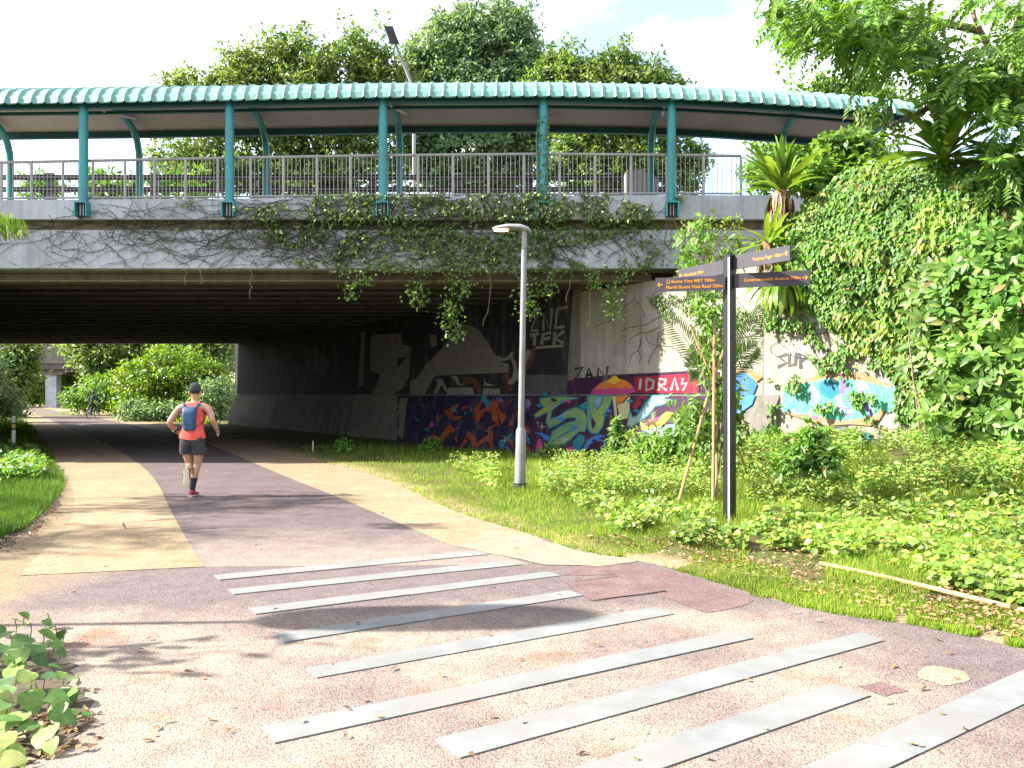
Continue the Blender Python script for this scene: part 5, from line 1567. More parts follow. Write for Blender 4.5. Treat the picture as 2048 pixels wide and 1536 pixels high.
creeper(7000, [(1520, 560), (1620, 640), (1800, 760), (1900, 870), (1800, 900), (1540, 870), (1530, 760), (1640, 740), (1600, 690), (1530, 660)], 0.02, 0.15, 0.08, 0.6, M['leaf_creeper'], 'foliage', tn2)
creeper(2600, [(1290, 590), (1360, 560), (1500, 560), (1540, 640), (1500, 660), (1400, 640), (1330, 640)], 0.01, 0.08, 0.07, 0.6, M['leaf_ivy'], 'foliage', tn)
st = MB()
for k_ in range(46):
    x, y = random.uniform(1270, 1800), random.uniform(555, 680)
    pts = []
    a_ = random.uniform(0.6, 2.6)
    for s_ in range(random.randint(6, 15)):
        pts.append(on_wall(x, y, 0.015)); a_ += random.uniform(-0.6, 0.6); x += 9 * math.cos(a_); y += 6 * abs(math.sin(a_))
    st.tube(pts, 0.005, 4, False)
st.build('stem', M['stem_dark'], cr_)
# heaped vine hump above the slope (the rounded mass beside the canopy end)
bush('vine_hump', 'rounded leafy vine hump in front of the canopy end', wp(4.2, 4.2, -1.0), [ell(1690, 305, 16.2, 45, 42), ell(1665, 360, 16.0, 45, 50), ell(1720, 350, 15.8, 50, 40)], 190, 26, 0.22, 0.16, M['leaf_bright'], None, 0.65, 0.5, cat='vine')

# broad-leaved shrubs on the right
def whorls(name, poly, n, per, Yf, L, wr, mat, parent):
    q = poly_in(poly, n)
    C = to_np([at(a, b, Yf(a, b) + random.uniform(-0.5, 0.35)) for a, b in q])
    od = unit(np.array([-0.55, -0.6, 0.5]) + rng.normal(size=(n, 3)) * 0.35)
    ang = (np.arange(per) / per * 6.283)[None, :] + rng.random((n, 1)) * 6.28 + rng.normal(size=(n, per)) * 0.25
    A = unit(np.cross(od, np.array([0.2, 0.1, 1.0]))); B = np.cross(od, A)
    D = A[:, None] * np.cos(ang)[..., None] + B[:, None] * np.sin(ang)[..., None] + od[:, None] * (0.25 + 0.5 * rng.random((n, per, 1))) + np.array([0, 0, -0.25])
    N = np.repeat(od[:, None], per, 1) + rng.normal(size=(n, per, 3)) * 0.25
    P = C[:, None] + D * 0.03
    k_ = n * per
    Ls = L * (0.45 + 0.85 * rng.random(k_))
    return leaves(name, P.reshape(-1, 3), D.reshape(-1, 3), N.reshape(-1, 3), Ls, Ls * wr, mat, parent, True, 0.12, 0.22)
def wall_y(px, py): return on_wall(px, py, 0).y
SHR = [('tall broad-leaved shrub at the right edge under the overhanging tree', [(1900, 470), (2080, 430), (2090, 660), (1960, 680), (1860, 600)], 190, 0.6),
       ('broad-leaved shrub leaning out over the coloured mural', [(1830, 560), (1900, 520), (1970, 650), (1970, 790), (1880, 830), (1810, 730)], 170, 0.5),
       ('low broad-leaved shrub at the right edge above the weeds', [(1900, 690), (2090, 650), (2090, 900), (1930, 920), (1850, 830)], 210, 0.8)]
for lab, poly, n, dy in SHR:
    c = np.mean(np.array(poly), 0)
    b_ = on_wall(c[0], c[1], 0.4)
    t = empty('broadleaf_shrub', (b_.x, b_.y, 0.5)); tag(t, lab, 'shrub', 'broad-leaved shrubs on the right')
    for k_ in range(5):
        e_ = at(*poly_in(poly, 1)[0], wall_y(*c) - dy * 0.6)
        p, rr = limb((b_.x, b_.y, 0.4), e_, 0.02, 0.006, 5, 0.12)
        MB().tube(p, rr, 6).build('stem', M['bark_pale'], t, True)
    whorls('foliage', poly, n, 8, lambda a, b: wall_y(a, b) - dy, 0.185, 0.46, (M['leaf_creeper'], M['leaf_shrub'], M['leaf_bright'])[SHR.index((lab, poly, n, dy))], t)

# ------------------------------------------------------------------ big tree leaning in at the top right
tr = empty('leaning_tree', (9.6, 13.4, 4.8)); tag(tr, 'large feathery-leaved tree leaning in at the top right', 'tree')
MB().tube([(9.6, 13.4, 4.5), at(2110, 300, 13.3), at(2020, 160, 13.2)], [0.20, 0.16, 0.12], 10).build('trunk', M['bark_pale'], tr, True)
for pts in ([(2020, 160), (1985, 110), (1950, 40), (1925, -60)], [(2020, 160), (2030, 70), (2050, -60)], [(2005, 130), (1930, 160), (1850, 150), (1760, 120)], [(1930, 160), (1850, 220), (1780, 250)], [(1960, 60), (1850, 40), (1720, 30)], [(2110, 290), (2000, 300), (1900, 270)]):
    P = [at(a, b, 13.2 + 0.15 * i * random.uniform(-1, 1)) for i, (a, b) in enumerate(pts)]
    MB().tube(P, list(np.linspace(0.075, 0.018, len(P))), 8).build('limb', M['bark_pale'], tr, True)
TPOLY = [(1535, -40), (2150, -40), (2150, 470), (2040, 430), (1950, 330), (1860, 330), (1800, 280), (1730, 250), (1680, 190), (1620, 120), (1560, 60)]
n = 2700
q = poly_in(TPOLY, n)
dn = dist_poly(q, TPOLY)
kp = (vnoise(q[:, 0] / 55 + 2, q[:, 1] / 42) * 0.6 + vnoise(q[:, 0] / 20, q[:, 1] / 18 + 7) * 0.4) > np.interp(dn, [0, 60, 160], [0.55, 0.38, 0.30])
# keep the sky gap round the bare fork
kp &= ~((np.abs(q[:, 0] - 1945) < 60) & (np.abs(q[:, 1] - 60) < 60) & (rng.random(n) < 0.85))
kp &= ~((q[:, 0] > 1640) & (q[:, 0] < 1860) & (q[:, 1] > 120) & (q[:, 1] < 300) & (rng.random(len(q)) < 0.93))
kp &= ~((q[:, 0] > 1790) & (q[:, 0] < 1985) & (q[:, 1] > 215) & (q[:, 1] < 345))
q = q[kp]; n = len(q)
C = to_np([at(a, b, random.uniform(11.6, 14.6)) for a, b in q])
per = 14
dirn = unit(np.array([-0.35, -0.2, -0.35]) + rng.normal(size=(n, 3)) * 0.6)
t_ = (np.arange(per) // 2 / (per / 2))[None, :, None]
sgn = np.where(np.arange(per) % 2 == 0, 1, -1)[None, :, None]
up = unit(np.array([-0.3, -0.3, 0.9]) + rng.normal(size=(n, 3)) * 0.35)
sd = unit(np.cross(dirn, up))
ln_ = (0.30 + 0.2 * rng.random((n, 1, 1)))
P = C[:, None] + dirn[:, None] * t_ * ln_ - np.array([0, 0, 1]) * 0.12 * t_ ** 2
D = dirn[:, None] * 0.6 + sd[:, None] * sgn * 0.9 + np.array([0, 0, -0.25])
D = np.broadcast_to(D, P.shape)
N = np.broadcast_to(up[:, None], P.shape) + rng.normal(size=P.shape) * 0.15
leaves('crown', P.reshape(-1, 3), D.reshape(-1, 3), N.reshape(-1, 3), 0.15 * (0.8 + 0.4 * rng.random(n * per)), 0.062, M['leaf_bright'], tr)
# a dangling leafy spray of the same tree in front of the canopy end
sp_ = empty('drooping_spray', at(1740, 190, 13)); tag(sp_, 'leafy spray drooping in front of the canopy roof end', 'branch')
p, rr = limb(at(1800, 120, 13), at(1735, 260, 13), 0.012, 0.004, 6, 0.1)
MB().tube(p, rr, 5).build('twig', M['bark'], sp_, True)
n = 420
q = np.concatenate([poly_in([(1690, 120), (1730, 110), (1760, 160), (1700, 190), (1640, 160)], 220), poly_in([(1710, 215), (1780, 190), (1790, 240), (1730, 250), (1715, 240)], 200)])
leaves('foliage', to_np([at(a, b, 13 + random.uniform(-.2, .2)) for a, b in q]), np.array([-0.2, 0, -0.8]) + rng.normal(size=(n, 3)) * 0.5, np.array([-0.4, -0.5, 0.6]) + rng.normal(size=(n, 3)) * 0.4, 0.12, 0.045, M['leaf_tree'], sp_)

# ------------------------------------------------------------------ bird-nest ferns
def frond_mesh(L, Wd, a0, arch, seed):
    a0 = math.radians(a0)
    rs = random.Random(seed)
    m = MB(); n = 12
    V_, F_ = [], []
    for i in range(n + 1):
        t = i / n
        ang = a0 - arch * t ** 1.4
        if i == 0: x = z = 0.0
        else:
            x += math.cos(ang) * L / n; z += math.sin(ang) * L / n
        w = Wd * (math.sin(math.pi * min(1, t * 0.86 + 0.10)) ** 0.7) * (1 + 0.10 * math.sin(i * 2.3 + seed)) + 0.008
        if i == n: w = 0.006
        lift_ = 0.20 * w
        dz = 0.05 * Wd * math.sin(i * 2.1 + seed)
        V_ += [(x, -w / 2, z + lift_ + dz), (x, 0, z), (x, w / 2, z + lift_ - dz)]
    for i in range(n):
        a_ = i * 3
        F_ += [(a_, a_ + 3, a_ + 4, a_ + 1), (a_ + 1, a_ + 4, a_ + 5, a_ + 2)]
    me = m.add(V_, F_).mesh('frond')
    me.polygons.foreach_set('use_smooth', np.ones(len(me.polygons), dtype=bool))
    me.materials.append(M['leaf_fern'])
    return me
FR = [frond_mesh(1.1, 0.135, a0, a_, i) for i, (a0, a_) in enumerate(((84, 0.35), (66, 0.6), (48, 0.7), (32, 0.8), (14, 0.9), (-10, 1.3), (-30, 1.2)))]
def fern(label, c, s, n, droop=0.0, stump=True, dead=10):
    t = empty('bird_nest_fern', c); tag(t, label, 'fern', 'bird-nest ferns on the slope')
    for i in range(n):
        me = FR[min(6, int(rng.choice(5, p=[0.16, 0.22, 0.24, 0.22, 0.16]) + droop))]
        o = link('frond', me, None, t)
        o.location = c
        o.rotation_euler = (rng.normal() * 0.12, rng.normal() * 0.12, i * 2.399 + rng.normal() * 0.3)
        k_ = s * (0.7 + 0.45 * rng.random()); o.scale = (k_, k_ * (0.9 + 0.3 * rng.random()), k_)
    if stump:
        m = MB()
        rings = []
        for j in range(6):
            z_ = c[2] + 0.05 - j * 0.105 * s; r_ = s * (0.13 + 0.05 * math.sin(j * 0.9)) * (1.0 - 0.05 * j)
            rings.append([Vector((c[0] + r_ * (0.75 + 0.5 * random.random()) * math.cos(a_), c[1] + r_ * (0.75 + 0.5 * random.random()) * math.sin(a_), z_ + 0.05 * random.random())) for a_ in np.linspace(0, 6.283, 10, endpoint=False)])
        m.loft(rings[::-1]).build('root_mass', M['dead'], t, True)
    if dead:
        nd = dead * 9
        a_ = rng.random(nd) * 6.28
        P = np.array(tuple(c)) + np.stack([np.cos(a_) * 0.20 * s, np.sin(a_) * 0.2 * s, -0.35 * s * rng.random(nd)], 1)
        leaves('dead_frond', P, np.stack([np.cos(a_) * 0.25, np.sin(a_) * 0.25, -np.ones(nd)], 1), np.stack([np.cos(a_), np.sin(a_), 0.2 + 0 * a_], 1), 0.34 * s * (0.5 + rng.random(nd)), 0.07 * s, M['litter'], t, True)
    return t
fern('bird-nest fern on a shaggy brown stump beside the railing end', at(1562, 388, 15.8), 1.0, 44, dead=12)
fern('largest bird-nest fern spreading below the leaning tree', at(1888, 318, 13.0), 1.15, 46, 0, False, dead=0)
fern('small bird-nest fern just above the upper sign boards', at(1535, 490, 15.5), 0.75, 30, 1, dead=6)
fern('drooping bird-nest fern hanging behind the right sign boards', at(1560, 560, 15.3), 0.75, 44, 3, False, 18)

# ------------------------------------------------------------------ staked sapling, palm, weeds by the wall
S0 = gr(1428, 1003, 0.10)
sy_ = S0.y
tri = empty('bamboo_tripod', S0); tag(tri, 'bamboo tripod of leaning poles propping the sapling', 'plant stake')
K = at(1428, 768, sy_)
for i, (bx, by, tx, ty) in enumerate([(1357, 1004, 1452, 690), (1426, 1006, 1429, 640), (1506, 978, 1380, 648), (1434, 1000, 1425, 700)]):
    B = gr(bx, by, 0.12); T = at(tx, ty, sy_ + 0.15 * (i - 1.5))
    pts = [B, B.lerp(K, 0.5), K + Vector((0.03 * (i - 1.5), 0.03 * (i - 1), 0)), T]
    pts = [B.lerp(T, j / 8) for j in range(9)] if i == 1 else [B.lerp(pts[2], j / 5) for j in range(5)] + [pts[2].lerp(T, j / 3) for j in range(4)]
    MB().tube(pts, [0.019 + 0.003 * ((j % 3) == 1) for j in range(len(pts))], 8).build('pole', M['bamboo'], tri, True)
MB().tube([K + Vector((0.07 * math.cos(a_), 0.07 * math.sin(a_), 0.02 * math.sin(a_ * 3))) for a_ in np.linspace(0, 6.6, 16)], 0.012, 6).build('tie', M['black_paint'], tri, True)
sap = empty('sapling', gr(1432, 1000, 0.12)); tag(sap, 'slender yellow-green sapling growing up behind the fingerpost', 'sapling')
bs = gr(1432, 1000, 0.12)
for tx, ty, r_ in ((1430, 470, 0.016), (1452, 600, 0.011), (1405, 560, 0.010)):
    p, rr = limb(bs, at(tx, ty, sy_ + 0.2), r_, 0.004, 8, 0.02)
    MB().tube(p, rr, 6).build('stem', M['bark_pale'], sap, True)
q = np.concatenate([poly_in([(1395, 600), (1455, 590), (1460, 760), (1420, 800), (1400, 700)], 60), poly_in([(1345, 470), (1400, 440), (1470, 460), (1480, 540), (1400, 600), (1350, 540)], 36), poly_in([(1380, 780), (1470, 760), (1490, 880), (1360, 900)], 70)])
C = to_np([at(a, b, sy_ + random.uniform(-.1, .45)) for a, b in q])
per = 9; n = len(C)
P = (C[:, None] + rng.normal(size=(n, per, 3)) * 0.06).reshape(-1, 3)
leaves('foliage', P, np.array([0, 0, -0.7]) + rng.normal(size=(n * per, 3)) * 0.6, np.array([-0.5, -0.6, 0.5]) + rng.normal(size=(n * per, 3)) * 0.4, 0.12 * (0.7 + 0.6 * rng.random(n * per)), 0.05, M['leaf_fern'], sap, True)
dry = empty('dry_twig_plant', at(1410, 500, 17.2)); tag(dry, 'twiggy half-bare plant above the wall left of the sign boards', 'plant')
for k_ in range(22):
    e_ = at(random.uniform(1345, 1480), random.uniform(410, 500), 17.0 + random.uniform(-.3, .3))
    p, rr = limb(at(random.uniform(1390, 1430), 560, 17.2), e_, 0.008, 0.003, 5, 0.08)
    MB().tube(p, rr, 4).build('twig', M['dead'], dry)
n = 560
q = poly_in([(1345, 470), (1380, 430), (1480, 430), (1490, 520), (1440, 560), (1360, 560)], n)
leaves('foliage', to_np([at(a, b, 17.0 + random.uniform(-.3, .3)) for a, b in q]), np.array([0, 0, -0.4]) + rng.normal(size=(n, 3)), np.array([-0.5, -0.6, 0.5]) + rng.normal(size=(n, 3)) * 0.5, 0.11, 0.045, M['leaf_yellow'], dry)

def palm_frond(base, tip, sag, nl, lw, parent):
    base, tip = Vector(base), Vector(tip)
    pts = [base.lerp(tip, t) + Vector((0, 0, 1)) * sag * math.sin(math.pi * t * 0.9) for t in np.linspace(0, 1, 12)]
    r = MB().tube(pts, list(np.linspace(0.011, 0.003, 12)), 5).build('frond_rib', M['leaf_palm'], parent, True)
    A = to_np(pts)
    P, D = [], []
    for j in range(nl):
        t = 0.3 + 0.7 * j / nl
        i_ = min(10, int(t * 11)); f_ = t * 11 - i_
        p = A[i_] * (1 - f_) + A[i_ + 1] * f_
        ax = A[i_ + 1] - A[i_]; ax /= np.linalg.norm(ax)
        for s_ in (-1, 1):
            side = np.cross(ax, [0.2, -1.0, 0.3]); side /= np.linalg.norm(side)
            P.append(p); D.append(ax * 0.8 + side * s_ * 0.9 + np.array([0, 0, -0.25]))
    k_ = len(P)
    leaves('leaflet', np.array(P), np.array(D), np.array([-0.3, -0.9, 0.4]) + rng.normal(size=(k_, 3)) * 0.15, 0.34 * lw * np.sin(np.linspace(0.7, 2.9, k_)).clip(0.25), 0.028, M['leaf_palm'], r)
pm = empty('young_palm', gr(1440, 985, 0.2)); tag(pm, 'young palm with feathery fronds behind the bamboo poles', 'palm')
pb = at(1440, 800, 13.4)
MB().tube([gr(1440, 975, 0.15), at(1440, 900, 13.4), pb], [0.03, 0.025, 0.015], 7).build('stem', M['stem_green'], pm, True)
for tx, ty, yy, sg in ((1330, 625, 13.2, 0.10), (1375, 745, 13.0, 0.22), (1525, 615, 13.6, 0.05), (1515, 700, 13.3, 0.18), (1470, 640, 13.8, 0.05), (1385, 690, 13.1, 0.15)):
    palm_frond(pb, at(tx, ty, yy), sg, 26, 1.0, pm)

WEEDS = [(1500, 952, 0.85, 110, 'dense weed hiding the plinth end beside the fingerpost', 'leaf_bright'), (1245, 930, 0.75, 90, 'leafy weed bush right of the lamp before the painted letters', 'leaf_shrub'), (1310, 936, 0.85, 105, 'low weed bush before the painted letter K', 'leaf_shrub'),
         (1375, 946, 1.35, 170, 'tall weed bush just left of the bamboo poles', 'leaf_bright'), (1430, 955, 1.1, 120, 'weed bush at the foot of the bamboo poles', 'leaf_shrub'),
         (1550, 938, 0.8, 110, 'bushy weed right of the fingerpost before the mural', 'leaf_bright'), (1610, 945, 0.6, 100, 'low weed below the coloured mural', 'leaf_creeper'),
         (1700, 945, 0.55, 100, 'low straggly weed below the right end of the mural', 'leaf_fern'), (1800, 945, 0.8, 110, 'straggly weed below the leaning shrub', 'leaf_fern'),
         (1100, 920, 0.42, 60, 'small weed against the painted plinth right of the lamp', 'leaf_shrub'), (860, 905, 0.40, 70, 'small weed at the plinth foot left of the lamp', 'leaf_creeper'),
         (690, 905, 0.34, 60, 'small weed by the path edge in the bridge shade', 'leaf_creeper')]
def ground_pt(px, py):
    z = 0.0
    for _ in range(4):
        v = gr(px, py, z); z = float(ground_z(np.array([v.x]), np.array([v.y]))[0])
    return gr(px, py, z)
for px, py, h, n, lab, mt in WEEDS:
    b_ = ground_pt(px, py)
    bush('weed_bush', lab, b_, [(b_ + Vector((random.uniform(-.15, .15), 0, h * 0.45)), (h * 0.42, h * 0.35, h * 0.5)), (b_ + Vector((h * 0.3, -0.1, h * 0.3)), (h * 0.35, h * 0.3, h * 0.3)), (b_ + Vector((-h * 0.3, 0, h * 0.28)), (h * 0.3, h * 0.3, h * 0.28))],
         int(n * 1.2), 12, 0.09, 0.115, M[mt], 'weeds along the wall foot', 0.42, 0.1, stems=5, cat='weed', bark='stem_green')
hb = empty('tall_weed', ground_pt(1233, 930)); tag(hb, 'single tall leafy weed standing before the letters SUK', 'weed')
b_ = ground_pt(1233, 930)
tp_ = at(1232, 838, b_.y)
MB().tube([b_, b_.lerp(tp_, 0.5) + Vector((0.02, 0, 0)), tp_], [0.012, 0.009, 0.004], 6).build('stem', M['stem_green'], hb, True)
n = 200
z_ = rng.random(n) ** 0.8
P = np.array(tuple(b_)) + (np.array(tuple(tp_)) - np.array(tuple(b_))) * (0.25 + 0.75 * z_)[:, None] + rng.normal(size=(n, 3)) * 0.05 * (1.4 - z_)[:, None]
leaves('foliage', P, rng.normal(size=(n, 3)) * np.array([1, 1, 0.4]), np.array([-0.3, -0.4, 0.8]) + rng.normal(size=(n, 3)) * 0.3, 0.17, 0.05, M['leaf_shrub'], hb, True)

# ------------------------------------------------------------------ grass and ground cover
def ground_pts(q):
    z = np.zeros(len(q))
    for _ in range(3):
        Yv = F * (H - z) / (q[:, 1] - CY)
        x = (q[:, 0] - CX) / F * Yv
        z = ground_z(x, Yv)
    return np.stack([x, Yv, z], 1)
def blades(name, poly, n, h, w, mat, label, thin=None, cat='grass', hf=None, bend=0.45):
    q = poly_in(poly, n)
    if thin is not None: q = q[thin(q)]
    P = ground_pts(q)
    ins = in_poly(P[:, :2], PATH_NP)
    d = dist_poly(P[:, :2], PATH_NP)
    keep = (~ins) | (d < 0.10 * vnoise(P[:, 0] * 6, P[:, 1] * 6))
    P = P[keep]; q = q[keep]
    k_ = len(P)
    hh = h * (0.5 + 0.9 * rng.random(k_)) * (0.6 + 0.8 * vnoise(P[:, 0] * 1.2, P[:, 1] * 1.2))
    if hf is not None: hh = hh * hf(P, q)
    a_ = rng.random(k_) * 6.283
    s = np.stack([np.cos(a_), np.sin(a_), 0 * a_], 1) * (w * (0.7 + 0.6 * rng.random(k_)))[:, None]
    b2 = rng.normal(size=(k_, 3)) * bend; b2[:, 2] = 1
    T = P + unit(b2) * hh[:, None]
    P = P - np.array([0, 0, 0.015])
    V_ = np.stack([P - s, P + s, T], 1).reshape(-1, 3)
    Fi = np.arange(k_ * 3).reshape(-1, 3)
    o = link(name, np_mesh(name, V_, Fi, 3), mat)
    tag(o, label, cat, None, 'stuff')
    return o
RG = [(600, 893), (700, 890), (830, 900), (1000, 905), (1200, 900), (1450, 885), (2400, 850), (2400, 1395), (2080, 1305), (1850, 1255), (1660, 1230), (1520, 1197), (1420, 1162), (1290, 1127), (1160, 1107), (1000, 1053), (900, 1023), (800, 973), (740, 949), (640, 930)]
def hfun(P, q):
    d = dist_poly(P[:, :2], PATH_NP)
    return 0.55 + 1.5 * smooth01(0.3, 3.0, d)
soilpatch = lambda q: ~((vnoise(q[:, 0] / 90 + 1, q[:, 1] / 40 + 2) < 0.24) & (q[:, 0] > 1250))
blades('lawn_grass', RG, 195000, 0.085, 0.006, M['grass'], 'rough sunlit grass between the path and the graffiti wall', soilpatch, hf=hfun)
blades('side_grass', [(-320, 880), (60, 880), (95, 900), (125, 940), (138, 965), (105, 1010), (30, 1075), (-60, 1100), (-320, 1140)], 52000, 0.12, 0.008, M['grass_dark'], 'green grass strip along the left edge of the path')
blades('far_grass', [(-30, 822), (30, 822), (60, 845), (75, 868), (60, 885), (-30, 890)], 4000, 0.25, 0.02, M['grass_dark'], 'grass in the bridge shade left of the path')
blades('beyond_grass', [(100, 812), (190, 820), (300, 838), (440, 850), (300, 815), (110, 800)], 9000, 0.35, 0.03, M['grass'], 'bright grass verge beside the far path')
def cover(name, poly, n, L, mat, label, hgt, thr, sc=46.0, wr=0.85):
    q = poly_in(poly, n)
    kp = vnoise(q[:, 0] / sc + 4, q[:, 1] / (sc * 0.45) + 3) * 0.7 + vnoise(q[:, 0] / 15, q[:, 1] / 8) * 0.3 > thr
    kp2 = ~((np.abs(q[:, 0] - 1040) < 42) & (q[:, 1] > 925) & (q[:, 1] < 1030)) & ~((np.abs(q[:, 0] - 1459) < 34) & (q[:, 1] > 990) & (q[:, 1] < 1085))
    q = q[kp & kp2]
    P = ground_pts(q)
    P = P[~in_poly(P[:, :2], PATH_NP)]
    per = 4; n = len(P)
    h_ = hgt * (0.3 + 0.9 * rng.random((n, per, 1)))
    Q = P[:, None] + rng.normal(size=(n, per, 3)) * np.array([0.045, 0.045, 0]) + np.array([0, 0, 1]) * h_
    k_ = n * per
    Ls = L * (0.6 + 0.8 * rng.random(k_))
    o = leaves(name, Q.reshape(-1, 3), rng.normal(size=(k_, 3)) * np.array([1, 1, 0.35]), np.array([-0.5, -0.35, 0.9]) + rng.normal(size=(k_, 3)) * 0.5, Ls, Ls * wr, mat, None, True, 0.12, 0.15)
    tag(o, label, 'ground cover', None, 'stuff')
    return o
cover('broadleaf_ground_cover', [(1130, 1000), (1300, 985), (1600, 1000), (2380, 1010), (2380, 1290), (2080, 1235), (1800, 1150), (1600, 1105), (1400, 1100), (1250, 1070)], 11500, 0.066, M['leaf_weed'], 'low broad-leaved weeds round the foot of the fingerpost', 0.14, 0.47, 34.0)
cover('mixed_weeds', [(900, 940), (1100, 930), (1400, 925), (2080, 900), (2380, 900), (2380, 1050), (2080, 1040), (1500, 1020), (1250, 1000), (1000, 1000)], 16500, 0.060, M['leaf_weed'], 'mixed yellowish weeds in the rough grass before the wall', 0.30, 0.33, wr=0.5)
cover('left_weeds', [(-40, 885), (60, 890), (100, 925), (80, 960), (-40, 980)], 700, 0.10, M['leaf_creeper'], 'broad weeds in the shaded grass left of the path', 0.22, 0.35)
n = 1500
q = np.concatenate([poly_in([(1080, 1075), (1300, 1105), (1700, 1215), (2060, 1290), (2060, 1180), (1700, 1120), (1400, 1080)], n), poly_in([(-30, 1085), (120, 1000), (130, 1020), (30, 1110)], 200), poly_in([(0, 1400), (200, 1420), (180, 1500), (0, 1536)], 120), poly_in([(100, 1000), (800, 990), (1300, 1130), (2000, 1300), (1900, 1530), (200, 1530)], 70)])
P = ground_pts(q); P[:, 2] = np.maximum(P[:, 2] + 0.03, 0.014)
onp = in_poly(P[:, :2], PATH_NP); P[onp] = to_np([gr(a, b, 0.014) for a, b in q])[onp]
o = leaves('leaf_litter', P, rng.normal(size=(len(P), 3)) * np.array([1, 1, 0.15]), np.array([0, 0, 1.0]) + rng.normal(size=(len(P), 3)) * 0.3, 0.055 * (0.4 + rng.random(len(P))), 0.028, M['litter'])
tag(o, 'dry fallen leaves scattered along the path edges', 'leaf litter', None, 'stuff')
# bamboo edging pole on the ground, pale scraps
bp_ = empty('fallen_bamboo_pole', ground_pt(1850, 1185)); tag(bp_, 'long pale bamboo pole lying in the grass at right', 'bamboo pole')
pts = [ground_pt(1640, 1137), ground_pt(1740, 1158), ground_pt(1860, 1187), ground_pt(1960, 1212), ground_pt(2075, 1240)]
pts = [p + Vector((0, 0, 0.045)) for p in pts]
pts = chaikin(pts, 1)
MB().tube(pts, [0.019] * len(pts), 10).build('culm', M['bamboo'], bp_, True)
MB().tube([pts[3].lerp(pts[4], 0.4), pts[3].lerp(pts[4], 0.4) + (pts[4] - pts[3]).normalized() * 0.02], 0.022, 10).build('node_ring', M['bamboo'], bp_, True)
MB().tube([pts[6], pts[6] + (pts[7] - pts[6]).normalized() * 0.02], 0.022, 10).build('node_ring', M['bamboo'], bp_, True)

# ------------------------------------------------------------------ trailing plants at the lower left, leaf by leaf
def heart(L, seed):
    rs = random.Random(seed)
    m = MB()
    out_ = [(0, 0), (-0.10, 0.26), (0.02, 0.46), (0.26, 0.50), (0.55, 0.40), (0.82, 0.18), (1.0, 0.0)]
    V_ = [(a * L, 0, -0.10 * L * a * a) for a, b in out_]
    n = len(out_)
    for s in (1, -1):
        V_ += [(a * L, s * b * L, 0.10 * L * b - 0.12 * L * a * a + rs.uniform(-.015, .015) * L) for a, b in out_]
    F_ = []
    for i in range(n - 1):
        F_ += [(i, i + 1, n + i + 1, n + i), (i, 2 * n + i, 2 * n + i + 1, i + 1)]
    me = m.add(V_, F_).mesh('leaf')
    me.polygons.foreach_set('use_smooth', np.ones(len(me.polygons), dtype=bool))
    me.materials.append(M['leaf_plant'])
    return me
HM = [heart(0.105, i) for i in range(4)]
def trailing(label, spots, runner):
    P0 = gr(*runner[0], 0.02)
    t = empty('trailing_plant', P0); tag(t, label, 'plant', 'trailing plants at the path edge')
    MB().tube([gr(a, b, 0.03) for a, b in runner], 0.006, 5).build('runner_stem', M['stem_green'], t, True)
    for px, py, s, hgt in spots:
        g_ = gr(px, py + hgt * 0.9, 0.015)
        tip = at(px, py, g_.y)
        MB().tube([g_, g_.lerp(tip, 0.5) + Vector((0.01, 0, 0.01)), tip], [0.004, 0.0035, 0.003], 5).build('petiole', M['stem_green'], t, True)
        o = link('leaf', HM[random.randrange(4)], None, t)
        o.location = tip
        o.rotation_euler = (random.uniform(-0.5, 0.5), random.uniform(0.0, 0.75), random.uniform(-2.6, 0.4))
        o.scale = (s, s, s)
trailing('upper trailing plant at the left edge by the pole shadow', [(95, 1225, 0.8, 30), (60, 1245, 1.0, 40), (30, 1240, 1.1, 45), (110, 1250, 1.0, 35), (85, 1262, 1.1, 40), (55, 1275, 1.2, 45), (20, 1265, 1.2, 50), (5, 1290, 1.2, 50), (70, 1290, 1.1, 40), (105, 1285, 0.8, 30), (125, 1262, 0.8, 25), (35, 1300, 1.3, 45), (-10, 1255, 1.2, 50), (15, 1312, 1.3, 40), (90, 1240, 0.6, 25), (45, 1225, 0.7, 30), (-20, 1230, 1.0, 40), (75, 1312, 0.8, 30), (118, 1300, 0.6, 22)], [(-40, 1330), (20, 1320), (70, 1300), (130, 1285)])
trailing('middle trailing plant with paired leaves over the path edge', [(100, 1330, 0.7, 35), (125, 1345, 0.6, 28), (155, 1352, 0.6, 22), (30, 1335, 1.0, 45), (60, 1345, 1.0, 45), (85, 1350, 0.8, 35), (20, 1375, 1.1, 45), (60, 1385, 1.2, 45), (95, 1390, 1.1, 40), (130, 1378, 1.1, 25), (152, 1380, 1.1, 25), (5, 1360, 1.1, 45), (-10, 1390, 1.3, 50), (40, 1320, 0.8, 35), (10, 1405, 1.2, 40), (70, 1365, 0.7, 35)], [(-40, 1440), (30, 1425), (90, 1405), (165, 1385)])
trailing('lowest trailing plant with big pale leaves in the corner', [(45, 1428, 1.4, 45), (105, 1422, 1.2, 40), (120, 1410, 0.9, 40), (70, 1445, 0.8, 35), (95, 1455, 1.2, 30), (145, 1420, 0.4, 22), (175, 1425, 0.4, 18), (5, 1470, 1.1, 40), (15, 1500, 1.0, 35), (-10, 1440, 1.2, 50), (0, 1520, 1.0, 35), (100, 1480, 0.7, 25)], [(-40, 1490), (40, 1470), (110, 1450), (180, 1430)])
